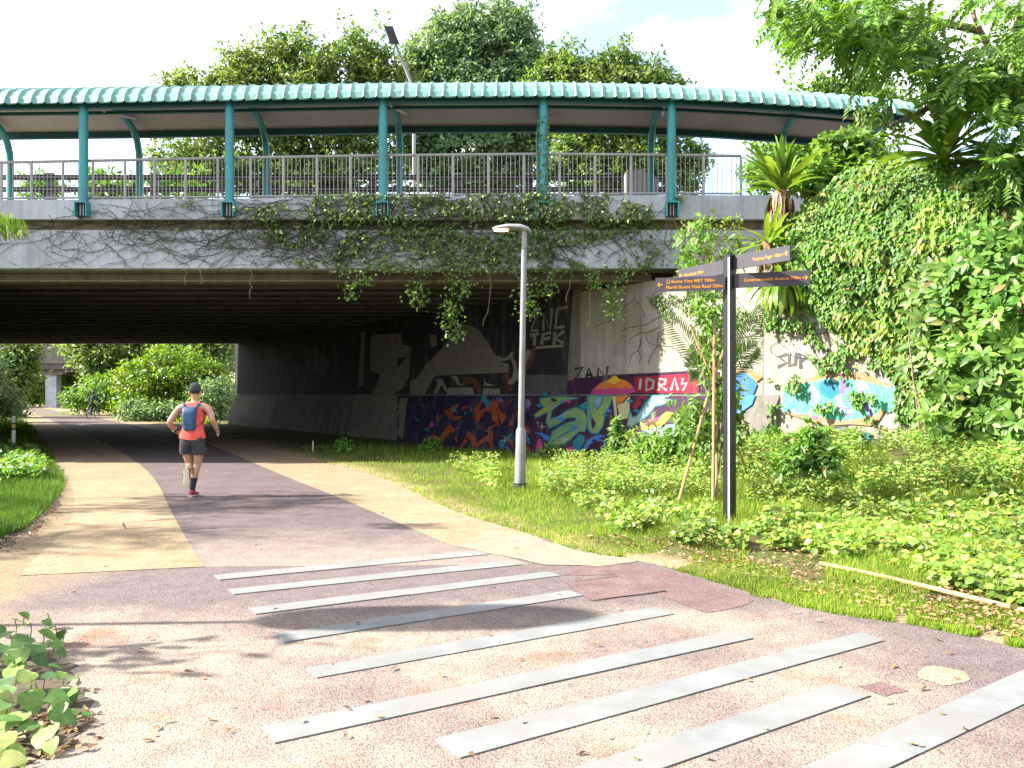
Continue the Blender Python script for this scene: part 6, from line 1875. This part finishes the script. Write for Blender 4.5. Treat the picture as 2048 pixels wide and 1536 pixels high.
# ------------------------------------------------------------------ people
def skin_body(name, verts, edges, mat, parent, sub=2, root=0):
    """verts: {key: (pos, radius)}; grows one continuous body with the skin modifier"""
    keys = list(verts)
    ix = {k_: i for i, k_ in enumerate(keys)}
    me = bpy.data.meshes.new(name)
    me.from_pydata([tuple(verts[k_][0]) for k_ in keys], [(ix[a], ix[b]) for a, b in edges], [])
    o = bpy.data.objects.new(name, me); COL.objects.link(o)
    sk = o.modifiers.new('Skin', 'SKIN'); sk.use_smooth_shade = True; sk.branch_smoothing = 0.4
    if not me.skin_vertices: 
        bpy.context.view_layer.objects.active = o
        bpy.ops.object.modifier_remove(modifier='Skin'); bpy.ops.object.modifier_add(type='SKIN')
    for i, k_ in enumerate(keys):
        r_ = verts[k_][1]
        me.skin_vertices[0].data[i].radius = r_ if hasattr(r_, '__len__') else (r_, r_)
        me.skin_vertices[0].data[i].use_root = (i == root)
    ss = o.modifiers.new('Sub', 'SUBSURF'); ss.levels = sub; ss.render_levels = sub
    dg = bpy.context.evaluated_depsgraph_get()
    m2 = bpy.data.meshes.new_from_object(o.evaluated_get(dg))
    bpy.data.objects.remove(o); bpy.data.meshes.remove(me)
    return m2

def shell(me, pick, grow, name):
    """garment: the faces of a body mesh for which pick(centre) holds, pushed out along their normals"""
    bm = bmesh.new(); bm.from_mesh(me)
    bm.normal_update()
    bmesh.ops.delete(bm, geom=[f for f in bm.faces if not pick(f.calc_center_median())], context='FACES')
    left = set(bm.faces); best = []
    while left:                       # keep the one connected piece
        st_ = [left.pop()]; grp = [st_[0]]
        while st_:
            for e_ in st_.pop().edges:
                for f2 in e_.link_faces:
                    if f2 in left: left.discard(f2); st_.append(f2); grp.append(f2)
        if len(grp) > len(best): best = grp
    bk_ = set(best)
    bmesh.ops.delete(bm, geom=[f for f in bm.faces if f not in bk_], context='FACES')
    bmesh.ops.delete(bm, geom=[v for v in bm.verts if not v.link_faces], context='VERTS')
    nv = {v: v.normal.copy() for v in bm.verts}
    for v in bm.verts: v.co += nv[v] * grow
    m2 = bpy.data.meshes.new(name)
    bm.to_mesh(m2); bm.free()
    m2.materials.clear()
    m2.polygons.foreach_set('use_smooth', np.ones(len(m2.polygons), dtype=bool))
    return m2

M['skin'] = simple('skin', (0.44, 0.25, 0.17), (0.35, 0.185, 0.125), 0.55, 12, spec=0.35, bump=0.25, bscale=45)
M['vest'] = simple('coral_vest', (0.62, 0.085, 0.06), (0.52, 0.06, 0.045), 0.75, 14, bump=0.9, bscale=16)
M['shorts'] = simple('charcoal_shorts', (0.022, 0.022, 0.028), (0.04, 0.04, 0.05), 0.75, 14, bump=0.6, bscale=22)
M['pack'] = simple('blue_backpack', (0.025, 0.085, 0.19), (0.02, 0.06, 0.14), 0.6, 14, bump=0.4, bscale=30)
M['cap'] = simple('dark_cap', (0.035, 0.037, 0.045), (0.05, 0.052, 0.06), 0.8, 12)
M['hair'] = simple('dark_hair', (0.02, 0.015, 0.012), (0.03, 0.022, 0.018), 0.7)
M['sock'] = simple('black_sock', (0.018, 0.018, 0.024), (0.03, 0.03, 0.036), 0.9)
M['shoe'] = simple('red_shoe', (0.36, 0.035, 0.045), (0.28, 0.03, 0.04), 0.6, 10)
M['sole'] = simple('pale_sole', (0.55, 0.50, 0.36), (0.45, 0.40, 0.28), 0.7, 12)

def hand(vd, ed, wrist, palm, s, fw, key):
    """palm and five bent fingers; fw: direction the fingers point, s: side (+1 right)"""
    w, p = Vector(wrist), Vector(palm)
    fw = Vector(fw).normalized()
    ac = Vector((s, 0, 0)).cross(fw).cross(fw).normalized() if abs(fw.x) < 0.9 else Vector((0, 1, 0))
    vd[key + 'p'] = (p, (0.026, 0.036))
    ed.append((key + 'w', key + 'p'))
    lat = fw.cross(Vector((s, 0.2, 0.1))).normalized()
    curl = Vector((-s, 0, -0.2)).normalized()
    for i, L in enumerate((0.030, 0.034, 0.032, 0.026)):
        b_ = p + fw * 0.035 + lat * (0.026 - 0.0175 * i)
        k1 = b_ + fw * L * 0.9 + curl * 0.006
        k2 = k1 + curl * L * 0.9 - fw * 0.004
        for j, (q, r_) in enumerate(((b_, 0.0095), (k1, 0.009), (k2, 0.008))):
            vd[f'{key}f{i}{j}'] = (q, r_)
        ed += [(key + 'p', f'{key}f{i}0'), (f'{key}f{i}0', f'{key}f{i}1'), (f'{key}f{i}1', f'{key}f{i}2')]
    t0 = p + lat * 0.036 - fw * 0.005
    t1 = t0 + lat * 0.012 + fw * 0.03 + curl * 0.015
    vd[key + 't0'] = (t0, 0.011); vd[key + 't1'] = (t1, 0.009)
    ed += [(key + 'p', key + 't0'), (key + 't0', key + 't1')]

R0 = gr(385, 994)
def rl(x, y, z): return Vector((R0.x + x, R0.y + y, z))
vd, ed = {}, []
def jv(k_, x, y, z, r_): vd[k_] = (rl(x, y, z), r_)
jv('pel', -0.01, 0.0, 0.90, (0.175, 0.13)); jv('waist', -0.005, 0.03, 1.06, (0.172, 0.12)); jv('chest', 0.0, 0.06, 1.23, (0.205, 0.13)); jv('ush', 0.0, 0.07, 1.37, (0.145, 0.095))
jv('neck', 0.0, 0.08, 1.455, 0.056); jv('neck2', 0.0, 0.09, 1.51, 0.054); jv('head', 0.0, 0.105, 1.585, (0.074, 0.088)); jv('top', 0.0, 0.105, 1.665, (0.066, 0.078)); 
ed += [('pel', 'waist'), ('waist', 'chest'), ('chest', 'ush'), ('ush', 'neck'), ('neck', 'neck2'), ('neck2', 'head'), ('head', 'top')]
jv('shl', -0.20, 0.06, 1.36, 0.072); jv('ual', -0.27, 0.02, 1.265, 0.058); jv('ell', -0.335, -0.05, 1.14, 0.043); jv('fal', -0.325, 0.02, 1.07, 0.043); jv('Lw', -0.29, 0.10, 0.995, 0.029)
jv('shr', 0.20, 0.07, 1.36, 0.072); jv('uar', 0.265, 0.03, 1.275, 0.058); jv('elr', 0.315, -0.04, 1.165, 0.043); jv('far', 0.33, 0.04, 1.09, 0.043); jv('Rw', 0.325, 0.13, 1.015, 0.029)
ed += [('ush', 'shl'), ('shl', 'ual'), ('ual', 'ell'), ('ell', 'fal'), ('fal', 'Lw'), ('ush', 'shr'), ('shr', 'uar'), ('uar', 'elr'), ('elr', 'far'), ('far', 'Rw')]
hand(vd, ed, vd['Lw'][0], rl(-0.265, 0.16, 0.955), -1, (0.35, 0.75, -0.5), 'L')
hand(vd, ed, vd['Rw'][0], rl(0.322, 0.19, 0.975), 1, (-0.05, 0.8, -0.5), 'R')
jv('hl', -0.095, 0.0, 0.84, 0.105); jv('tl', -0.10, 0.06, 0.66, 0.082); jv('kl', -0.085, 0.12, 0.475, 0.058); jv('cl', -0.045, -0.02, 0.44, 0.060); jv('al', 0.02, -0.24, 0.40, 0.036)
jv('hr', 0.085, 0.0, 0.84, 0.105); jv('tr', 0.085, 0.03, 0.66, 0.08); jv('kr', 0.055, 0.05, 0.47, 0.057); jv('cr', 0.03, 0.0, 0.34, 0.058); jv('ar', 0.005, -0.03, 0.10, 0.036)
ed += [('pel', 'hl'), ('hl', 'tl'), ('tl', 'kl'), ('kl', 'cl'), ('cl', 'al'), ('pel', 'hr'), ('hr', 'tr'), ('tr', 'kr'), ('kr', 'cr'), ('cr', 'ar')]
jv('fl', 0.035, -0.285, 0.34, 0.035); jv('tol', 0.04, -0.30, 0.24, 0.032); jv('fr', 0.0, 0.05, 0.055, 0.036); jv('tor', 0.0, 0.16, 0.04, 0.030)
ed += [('al', 'fl'), ('fl', 'tol'), ('ar', 'fr'), ('fr', 'tor')]
body = skin_body('body', vd, ed, M['skin'], None)
runner = empty('person', (R0.x, R0.y, 0))
tag(runner, 'runner in coral vest, dark cap and blue backpack jogging away on the path', 'person')
link('body', body, M['skin'], runner, True)
def seg_d(p, a, b):
    a, b = vd[a][0], vd[b][0]
    t = max(0, min(1, (p - a).dot(b - a) / (b - a).length_squared))
    return (p - a - (b - a) * t).length
arms = [('shl', 'ual'), ('ual', 'ell'), ('ell', 'fal'), ('fal', 'Lw'), ('shr', 'uar'), ('uar', 'elr'), ('elr', 'far'), ('far', 'Rw'), ('Lw', 'Lp'), ('Rw', 'Rp')]
spine = [('pel', 'waist'), ('waist', 'chest'), ('chest', 'ush'), ('ush', 'neck')]
def is_torso(p): return min(seg_d(p, *s) for s in spine) - 0.09 < min(seg_d(p, *s) for s in arms)
def vest_pick(p):
    z = p.z; x = p.x - R0.x
    if z < 0.90 or z > 1.43 or not is_torso(p): return False
    if z > 1.19 and abs(x) > 0.175 - 0.38 * max(0, z - 1.22): return False
    return abs(x) < 0.24
link('vest', shell(body, vest_pick, 0.014, 'vest'), M['vest'], runner)
hem = MB()
rg = []
for z, sx_, sy_ in ((0.885, 0.196, 0.146), (0.93, 0.19, 0.142), (0.99, 0.176, 0.130), (1.05, 0.158, 0.112)):
    rg.append([rl(-0.005 + sx_ * math.cos(a_) * (1 + 0.03 * math.sin(5 * a_ + z * 9)), 0.015 + sy_ * math.sin(a_) * (1 + 0.03 * math.sin(4 * a_)), z + 0.015 * math.sin(a_ * 2 + 1)) for a_ in np.linspace(0, 6.283, 28, endpoint=False)])
hem.loft(rg, False).build('vest_hem', M['vest'], runner, True)
def shorts_pick(p):
    z = p.z
    return 0.66 < z < 0.90 and abs(p.x - R0.x) < 0.215 and p.y < R0.y + 0.2 and min(seg_d(p, *s) for s in arms) > 0.05
sh = empty('x') if False else None
link('shorts', shell(body, shorts_pick, 0.020, 'shorts'), M['shorts'], runner)
for s_, (hx, kx) in ((-1, ('hl', 'tl')), (1, ('hr', 'tr'))):      # loose legs of the shorts
    a_, b_ = vd[hx][0], vd[kx][0]
    ax = (b_ - a_).normalized()
    rg = []
    for t_, r_ in ((0.02, 0.085), (0.07, 0.104), (0.14, 0.110), (0.20, 0.108)):
        c = a_ + ax * t_
        rg.append([c + Vector((math.cos(q) * r_ * (1 + 0.03 * math.sin(q * 4)), math.sin(q) * r_ * 0.95, 0)) for q in np.linspace(0, 6.283, 22, endpoint=False)])
    MB().loft(rg, False).build('shorts_leg', M['shorts'], runner, True)
link('sock', shell(body, lambda p: 0.10 < p.z < 0.30 and seg_d(p, 'cr', 'ar') < 0.07, 0.006, 'sock'), M['sock'], runner)
# shoes
def shoe(path, up, name):
    """path: heel -> toe points of the sole line, up: direction from the sole to the ankle"""
    up = Vector(up).normalized()
    a_, b_ = Vector(path[0]), Vector(path[1])
    fw = (b_ - a_).normalized(); sd_ = fw.cross(up).normalized()
    L = (b_ - a_).length
    def ring(t, w, h0, h1):
        c = a_ + fw * L * t
        return [c + sd_ * (w * math.cos(q)) + up * (h0 + (h1 - h0) * (0.5 + 0.5 * math.sin(q))) for q in np.linspace(0, 6.283, 14, endpoint=False)]
    u_ = MB().loft([ring(0.0, 0.022, 0.02, 0.07), ring(0.05, 0.036, 0.018, 0.105), ring(0.25, 0.040, 0.018, 0.11), ring(0.45, 0.044, 0.018, 0.085), ring(0.7, 0.05, 0.018, 0.062), ring(0.9, 0.044, 0.018, 0.048), ring(1.0, 0.02, 0.02, 0.035)]).build('shoe', M['shoe'], runner, True)
    MB().loft([ring(-0.02, 0.026, -0.004, 0.022), ring(0.08, 0.04, -0.006, 0.022), ring(0.4, 0.040, -0.004, 0.02), ring(0.7, 0.054, -0.004, 0.02), ring(0.92, 0.046, 0.0, 0.022), ring(1.02, 0.018, 0.008, 0.024)]).build('sole', M['sole'], u_, True)
shoe((rl(0.0, -0.085, 0.012), rl(0.0, 0.19, 0.010)), (0, 0, 1), 'r')
shoe((rl(0.035, -0.345, 0.455), rl(0.055, -0.375, 0.185)), (0, 1, 0.1), 'l')
# cap, hair, ears
hc = rl(0.0, 0.105, 1.61)
m = MB()
rg = []
for z, r_ in ((0.0, 0.092), (0.03, 0.094), (0.07, 0.086), (0.105, 0.062), (0.125, 0.028), (0.13, 0.004)):
    rg.append([hc + Vector((r_ * 0.92 * math.cos(q), r_ * 1.1 * math.sin(q), z + 0.008)) for q in np.linspace(0, 6.283, 20, endpoint=False)])
cp = m.loft(rg).build('cap', M['cap'], runner, True)
MB().loft([[hc + Vector((0.085 * math.cos(q), 0.09 + 0.09 * math.sin(q), dz + 0.01 - 0.02 * math.sin(q))) for q in np.linspace(0, math.pi, 12)] for dz in (0, 0.01)]).build('cap_peak', M['cap'], cp, True)
MB().box((hc.x, hc.y - 0.102, hc.z + 0.012), (0.05, 0.006, 0.016)).build('cap_strap', M['black_paint'], cp)
rg = []
for z, r_ in ((-0.055, 0.050), (-0.04, 0.072), (-0.01, 0.086), (0.015, 0.090)):
    rg.append([hc + Vector((r_ * 0.9 * math.cos(q), r_ * 1.06 * math.sin(q), z)) for q in np.linspace(math.pi * 1.05, math.pi * 1.95, 12)])
V_ = [p for R_ in rg for p in R_]; F_ = [(i * 12 + j, i * 12 + j + 1, (i + 1) * 12 + j + 1, (i + 1) * 12 + j) for i in range(3) for j in range(11)]
MB().add(V_, F_).build('hair', M['hair'], runner, True)
for s_ in (-1, 1):
    m = MB()
    m.loft([[hc + Vector((s_ * (0.076 + t_ * 0.02), -0.005 + r_ * 0.6 * math.cos(q), -0.03 + r_ * math.sin(q))) for q in np.linspace(0, 6.283, 10, endpoint=False)] for t_, r_ in ((0, 0.022), (0.6, 0.032), (1.0, 0.026))])
    m.build('ear', M['skin'], runner, True)
# face side features: nose and brow are turned away but present
MB().loft([[hc + Vector((w * math.cos(q), 0.098 + d_, -0.035 + w * math.sin(q))) for q in np.linspace(0, 6.283, 8, endpoint=False)] for w, d_ in ((0.016, 0), (0.008, 0.02))]).build('nose', M['skin'], runner, True)
# backpack with straps
pc = rl(-0.01, -0.09, 1.22)
rg = []
for z, w, d_ in ((-0.205, 0.075, 0.02), (-0.19, 0.088, 0.045), (-0.10, 0.092, 0.06), (0.0, 0.10, 0.065), (0.08, 0.105, 0.06), (0.135, 0.10, 0.045), (0.155, 0.07, 0.02)):
    rg.append([pc + Vector((w * math.copysign(abs(math.cos(q)) ** 0.6, math.cos(q)), -0.01 + d_ * math.copysign(abs(math.sin(q)) ** 0.6, math.sin(q)) + (0.02 if z > 0.1 else 0), z)) for q in np.linspace(0, 6.283, 20, endpoint=False)])
bk = MB().loft(rg).build('backpack', M['pack'], runner, True)
MB().box((pc.x, pc.y - 0.068, pc.z - 0.02), (0.12, 0.012, 0.17)).build('pocket', M['pack'], bk)
for s_ in (-1, 1):
    MB().tube([pc + Vector((s_ * 0.085, 0.0, 0.13)), pc + Vector((s_ * 0.115, 0.06, 0.19)), pc + Vector((s_ * 0.12, 0.16, 0.175)), pc + Vector((s_ * 0.13, 0.24, 0.08))], 0.02, 8).build('shoulder_strap', M['pack'], bk, True)
    MB().tube([pc + Vector((s_ * 0.085, 0.0, -0.16)), pc + Vector((s_ * 0.13, 0.012, -0.12)), pc + Vector((s_ * 0.172, 0.055, -0.08)), pc + Vector((s_ * 0.19, 0.12, -0.05))], 0.006, 6).build('side_strap', M['black_paint'], bk, True)
wr_ = vd['fal'][0].lerp(vd['Lw'][0], 0.72)
ax = (vd['Lw'][0] - vd['fal'][0]).normalized()
MB().tube([wr_ - ax * 0.012, wr_ + ax * 0.012], 0.041, 14).build('watch', M['black_paint'], runner, True)

# ------------------------------------------------------------------ cyclist under the far edge of the bridge, on a bicycle
B0 = gr(186, 838); 
def bl(x, y, z): return Vector((B0.x + x, B0.y + y, z))
M['silhouette'] = simple('shaded_silhouette', (0.015, 0.015, 0.018), (0.022, 0.022, 0.026), 0.9)  # whole figures near-black: their shaded silhouette put into the colour
bike = empty('bicycle', (B0.x, B0.y, 0)); tag(bike, 'dark bicycle ridden away down the far path', 'bicycle')
for yy in (-0.5, 0.5):
    wl = MB().tube([bl(0.0, yy + 0.31 * math.cos(a_), 0.34 + 0.31 * math.sin(a_)) for a_ in np.linspace(0, 2 * math.pi, 25)], 0.022, 6, False).build('wheel', M['black_paint'], bike, True)
    m = MB()
    for a_ in np.linspace(0, math.pi, 8, endpoint=False):
        m.tube([bl(0, yy + 0.3 * math.cos(a_), 0.34 + 0.3 * math.sin(a_)), bl(0, yy - 0.3 * math.cos(a_), 0.34 - 0.3 * math.sin(a_))], 0.004, 4)
    m.build('spoke', M['galv'], wl)
fm = MB()
for a_, b_ in (((0, -0.5, 0.34), (0, -0.15, 0.30)), ((0, -0.5, 0.34), (0, -0.22, 0.80)), ((0, -0.15, 0.30), (0, -0.25, 0.90)), ((0, -0.15, 0.30), (0, 0.38, 0.82)), ((0, -0.22, 0.80), (0, 0.36, 0.88)), ((0, 0.5, 0.34), (0, 0.36, 0.98))):
    fm.tube([bl(*a_), bl(*b_)], 0.02, 8)
fm.build('frame', M['black_paint'], bike, True)
MB().tube([bl(-0.28, 0.28, 1.0), bl(-0.15, 0.34, 1.01), bl(0, 0.36, 1.0), bl(0.15, 0.34, 1.01), bl(0.28, 0.28, 1.0)], 0.014, 8).build('handlebar', M['black_paint'], bike, True)
MB().loft([[bl(w * math.cos(q), yy, 0.92 + 0.03 * math.sin(q)) for q in np.linspace(0, 6.283, 10, endpoint=False)] for yy, w in ((-0.38, 0.07), (-0.26, 0.06), (-0.10, 0.02))]).build('saddle', M['black_paint'], bike, True)
MB().tube([bl(-0.14, -0.15, 0.18), bl(-0.08, -0.15, 0.20), bl(-0.08, -0.15, 0.30), bl(0.08, -0.15, 0.30), bl(0.08, -0.15, 0.42), bl(0.15, -0.15, 0.42)], 0.014, 6).build('crank', M['galv'], bike, True)
vd2 = {'pel': (bl(0, -0.25, 1.0), (0.15, 0.12)), 'waist': (bl(0, -0.18, 1.15), (0.14, 0.10)), 'chest': (bl(0, -0.06, 1.35), (0.17, 0.11)), 'ush': (bl(0, 0.0, 1.47), (0.12, 0.09)), 'neck': (bl(0, 0.03, 1.55), 0.055), 'head': (bl(0, 0.06, 1.66), (0.08, 0.095)), 'top': (bl(0, 0.06, 1.74), (0.07, 0.08)),
       'shl': (bl(-0.2, 0.0, 1.44), 0.065), 'ell': (bl(-0.31, 0.1, 1.22), 0.045), 'wl': (bl(-0.27, 0.28, 1.04), 0.034), 'shr': (bl(0.2, 0.0, 1.44), 0.065), 'elr': (bl(0.33, 0.1, 1.22), 0.045), 'wr': (bl(0.27, 0.28, 1.04), 0.034),
       'hl': (bl(-0.1, -0.22, 0.95), 0.10), 'kl': (bl(-0.13, 0.08, 0.62), 0.065), 'al': (bl(-0.13, -0.15, 0.26), 0.042), 'tl': (bl(-0.13, 0.0, 0.21), 0.04), 'hr': (bl(0.1, -0.22, 0.95), 0.10), 'kr': (bl(0.14, 0.16, 0.80), 0.065), 'ar': (bl(0.14, -0.14, 0.50), 0.042), 'tr': (bl(0.14, 0.0, 0.46), 0.04)}
ed2 = [('pel', 'waist'), ('waist', 'chest'), ('chest', 'ush'), ('ush', 'neck'), ('neck', 'head'), ('head', 'top'), ('ush', 'shl'), ('shl', 'ell'), ('ell', 'wl'), ('ush', 'shr'), ('shr', 'elr'), ('elr', 'wr'), ('pel', 'hl'), ('hl', 'kl'), ('kl', 'al'), ('al', 'tl'), ('pel', 'hr'), ('hr', 'kr'), ('kr', 'ar'), ('ar', 'tr')]
cb_ = skin_body('body', vd2, ed2, None, None)
cyc = empty('person', (B0.x, B0.y - 0.25, 0.9)); tag(cyc, 'dark silhouetted cyclist riding away beyond the bridge shade', 'person')
link('body', cb_, M['silhouette'], cyc, True)
rg = [[bl(r_ * math.cos(q), 0.06 + r_ * 1.2 * math.sin(q), z) for q in np.linspace(0, 6.283, 14, endpoint=False)] for z, r_ in ((1.70, 0.10), (1.76, 0.10), (1.81, 0.075), (1.835, 0.02))]
MB().loft(rg).build('helmet', M['black_paint'], cyc, True)

# tiny walker far down the path
T0 = gr(49, 808.3)
def tl_(x, y, z): return Vector((T0.x + x, T0.y + y, z))
vd3 = {'pel': (tl_(0, 0, 0.95), (0.16, 0.12)), 'waist': (tl_(0, 0, 1.12), (0.14, 0.1)), 'chest': (tl_(0, 0, 1.32), (0.17, 0.11)), 'ush': (tl_(0, 0, 1.45), (0.12, 0.09)), 'neck': (tl_(0, 0.01, 1.53), 0.055), 'head': (tl_(0, 0.02, 1.64), (0.085, 0.1)), 'top': (tl_(0, 0.02, 1.72), 0.07),
       'shl': (tl_(-0.2, 0, 1.43), 0.065), 'ell': (tl_(-0.27, -0.03, 1.15), 0.045), 'wl': (tl_(-0.27, 0.08, 0.92), 0.035), 'shr': (tl_(0.2, 0, 1.43), 0.065), 'elr': (tl_(0.27, -0.03, 1.15), 0.045), 'wr': (tl_(0.27, 0.08, 0.92), 0.035),
       'hl': (tl_(-0.1, 0, 0.88), 0.1), 'kl': (tl_(-0.1, 0.12, 0.5), 0.065), 'al': (tl_(-0.1, 0.1, 0.1), 0.045), 'fl': (tl_(-0.1, 0.22, 0.05), 0.04), 'hr': (tl_(0.1, 0, 0.88), 0.1), 'kr': (tl_(0.1, 0.0, 0.5), 0.065), 'ar': (tl_(0.1, -0.2, 0.12), 0.045), 'fr': (tl_(0.1, -0.1, 0.05), 0.04)}
ed3 = [('pel', 'waist'), ('waist', 'chest'), ('chest', 'ush'), ('ush', 'neck'), ('neck', 'head'), ('head', 'top'), ('ush', 'shl'), ('shl', 'ell'), ('ell', 'wl'), ('ush', 'shr'), ('shr', 'elr'), ('elr', 'wr'), ('pel', 'hl'), ('hl', 'kl'), ('kl', 'al'), ('al', 'fl'), ('pel', 'hr'), ('hr', 'kr'), ('kr', 'ar'), ('ar', 'fr')]
wk = empty('person', (T0.x, T0.y, 0)); tag(wk, 'tiny dark walker far down the path left of the pier', 'person')
link('body', skin_body('body', vd3, ed3, None, None, 1), M['silhouette'], wk, True)
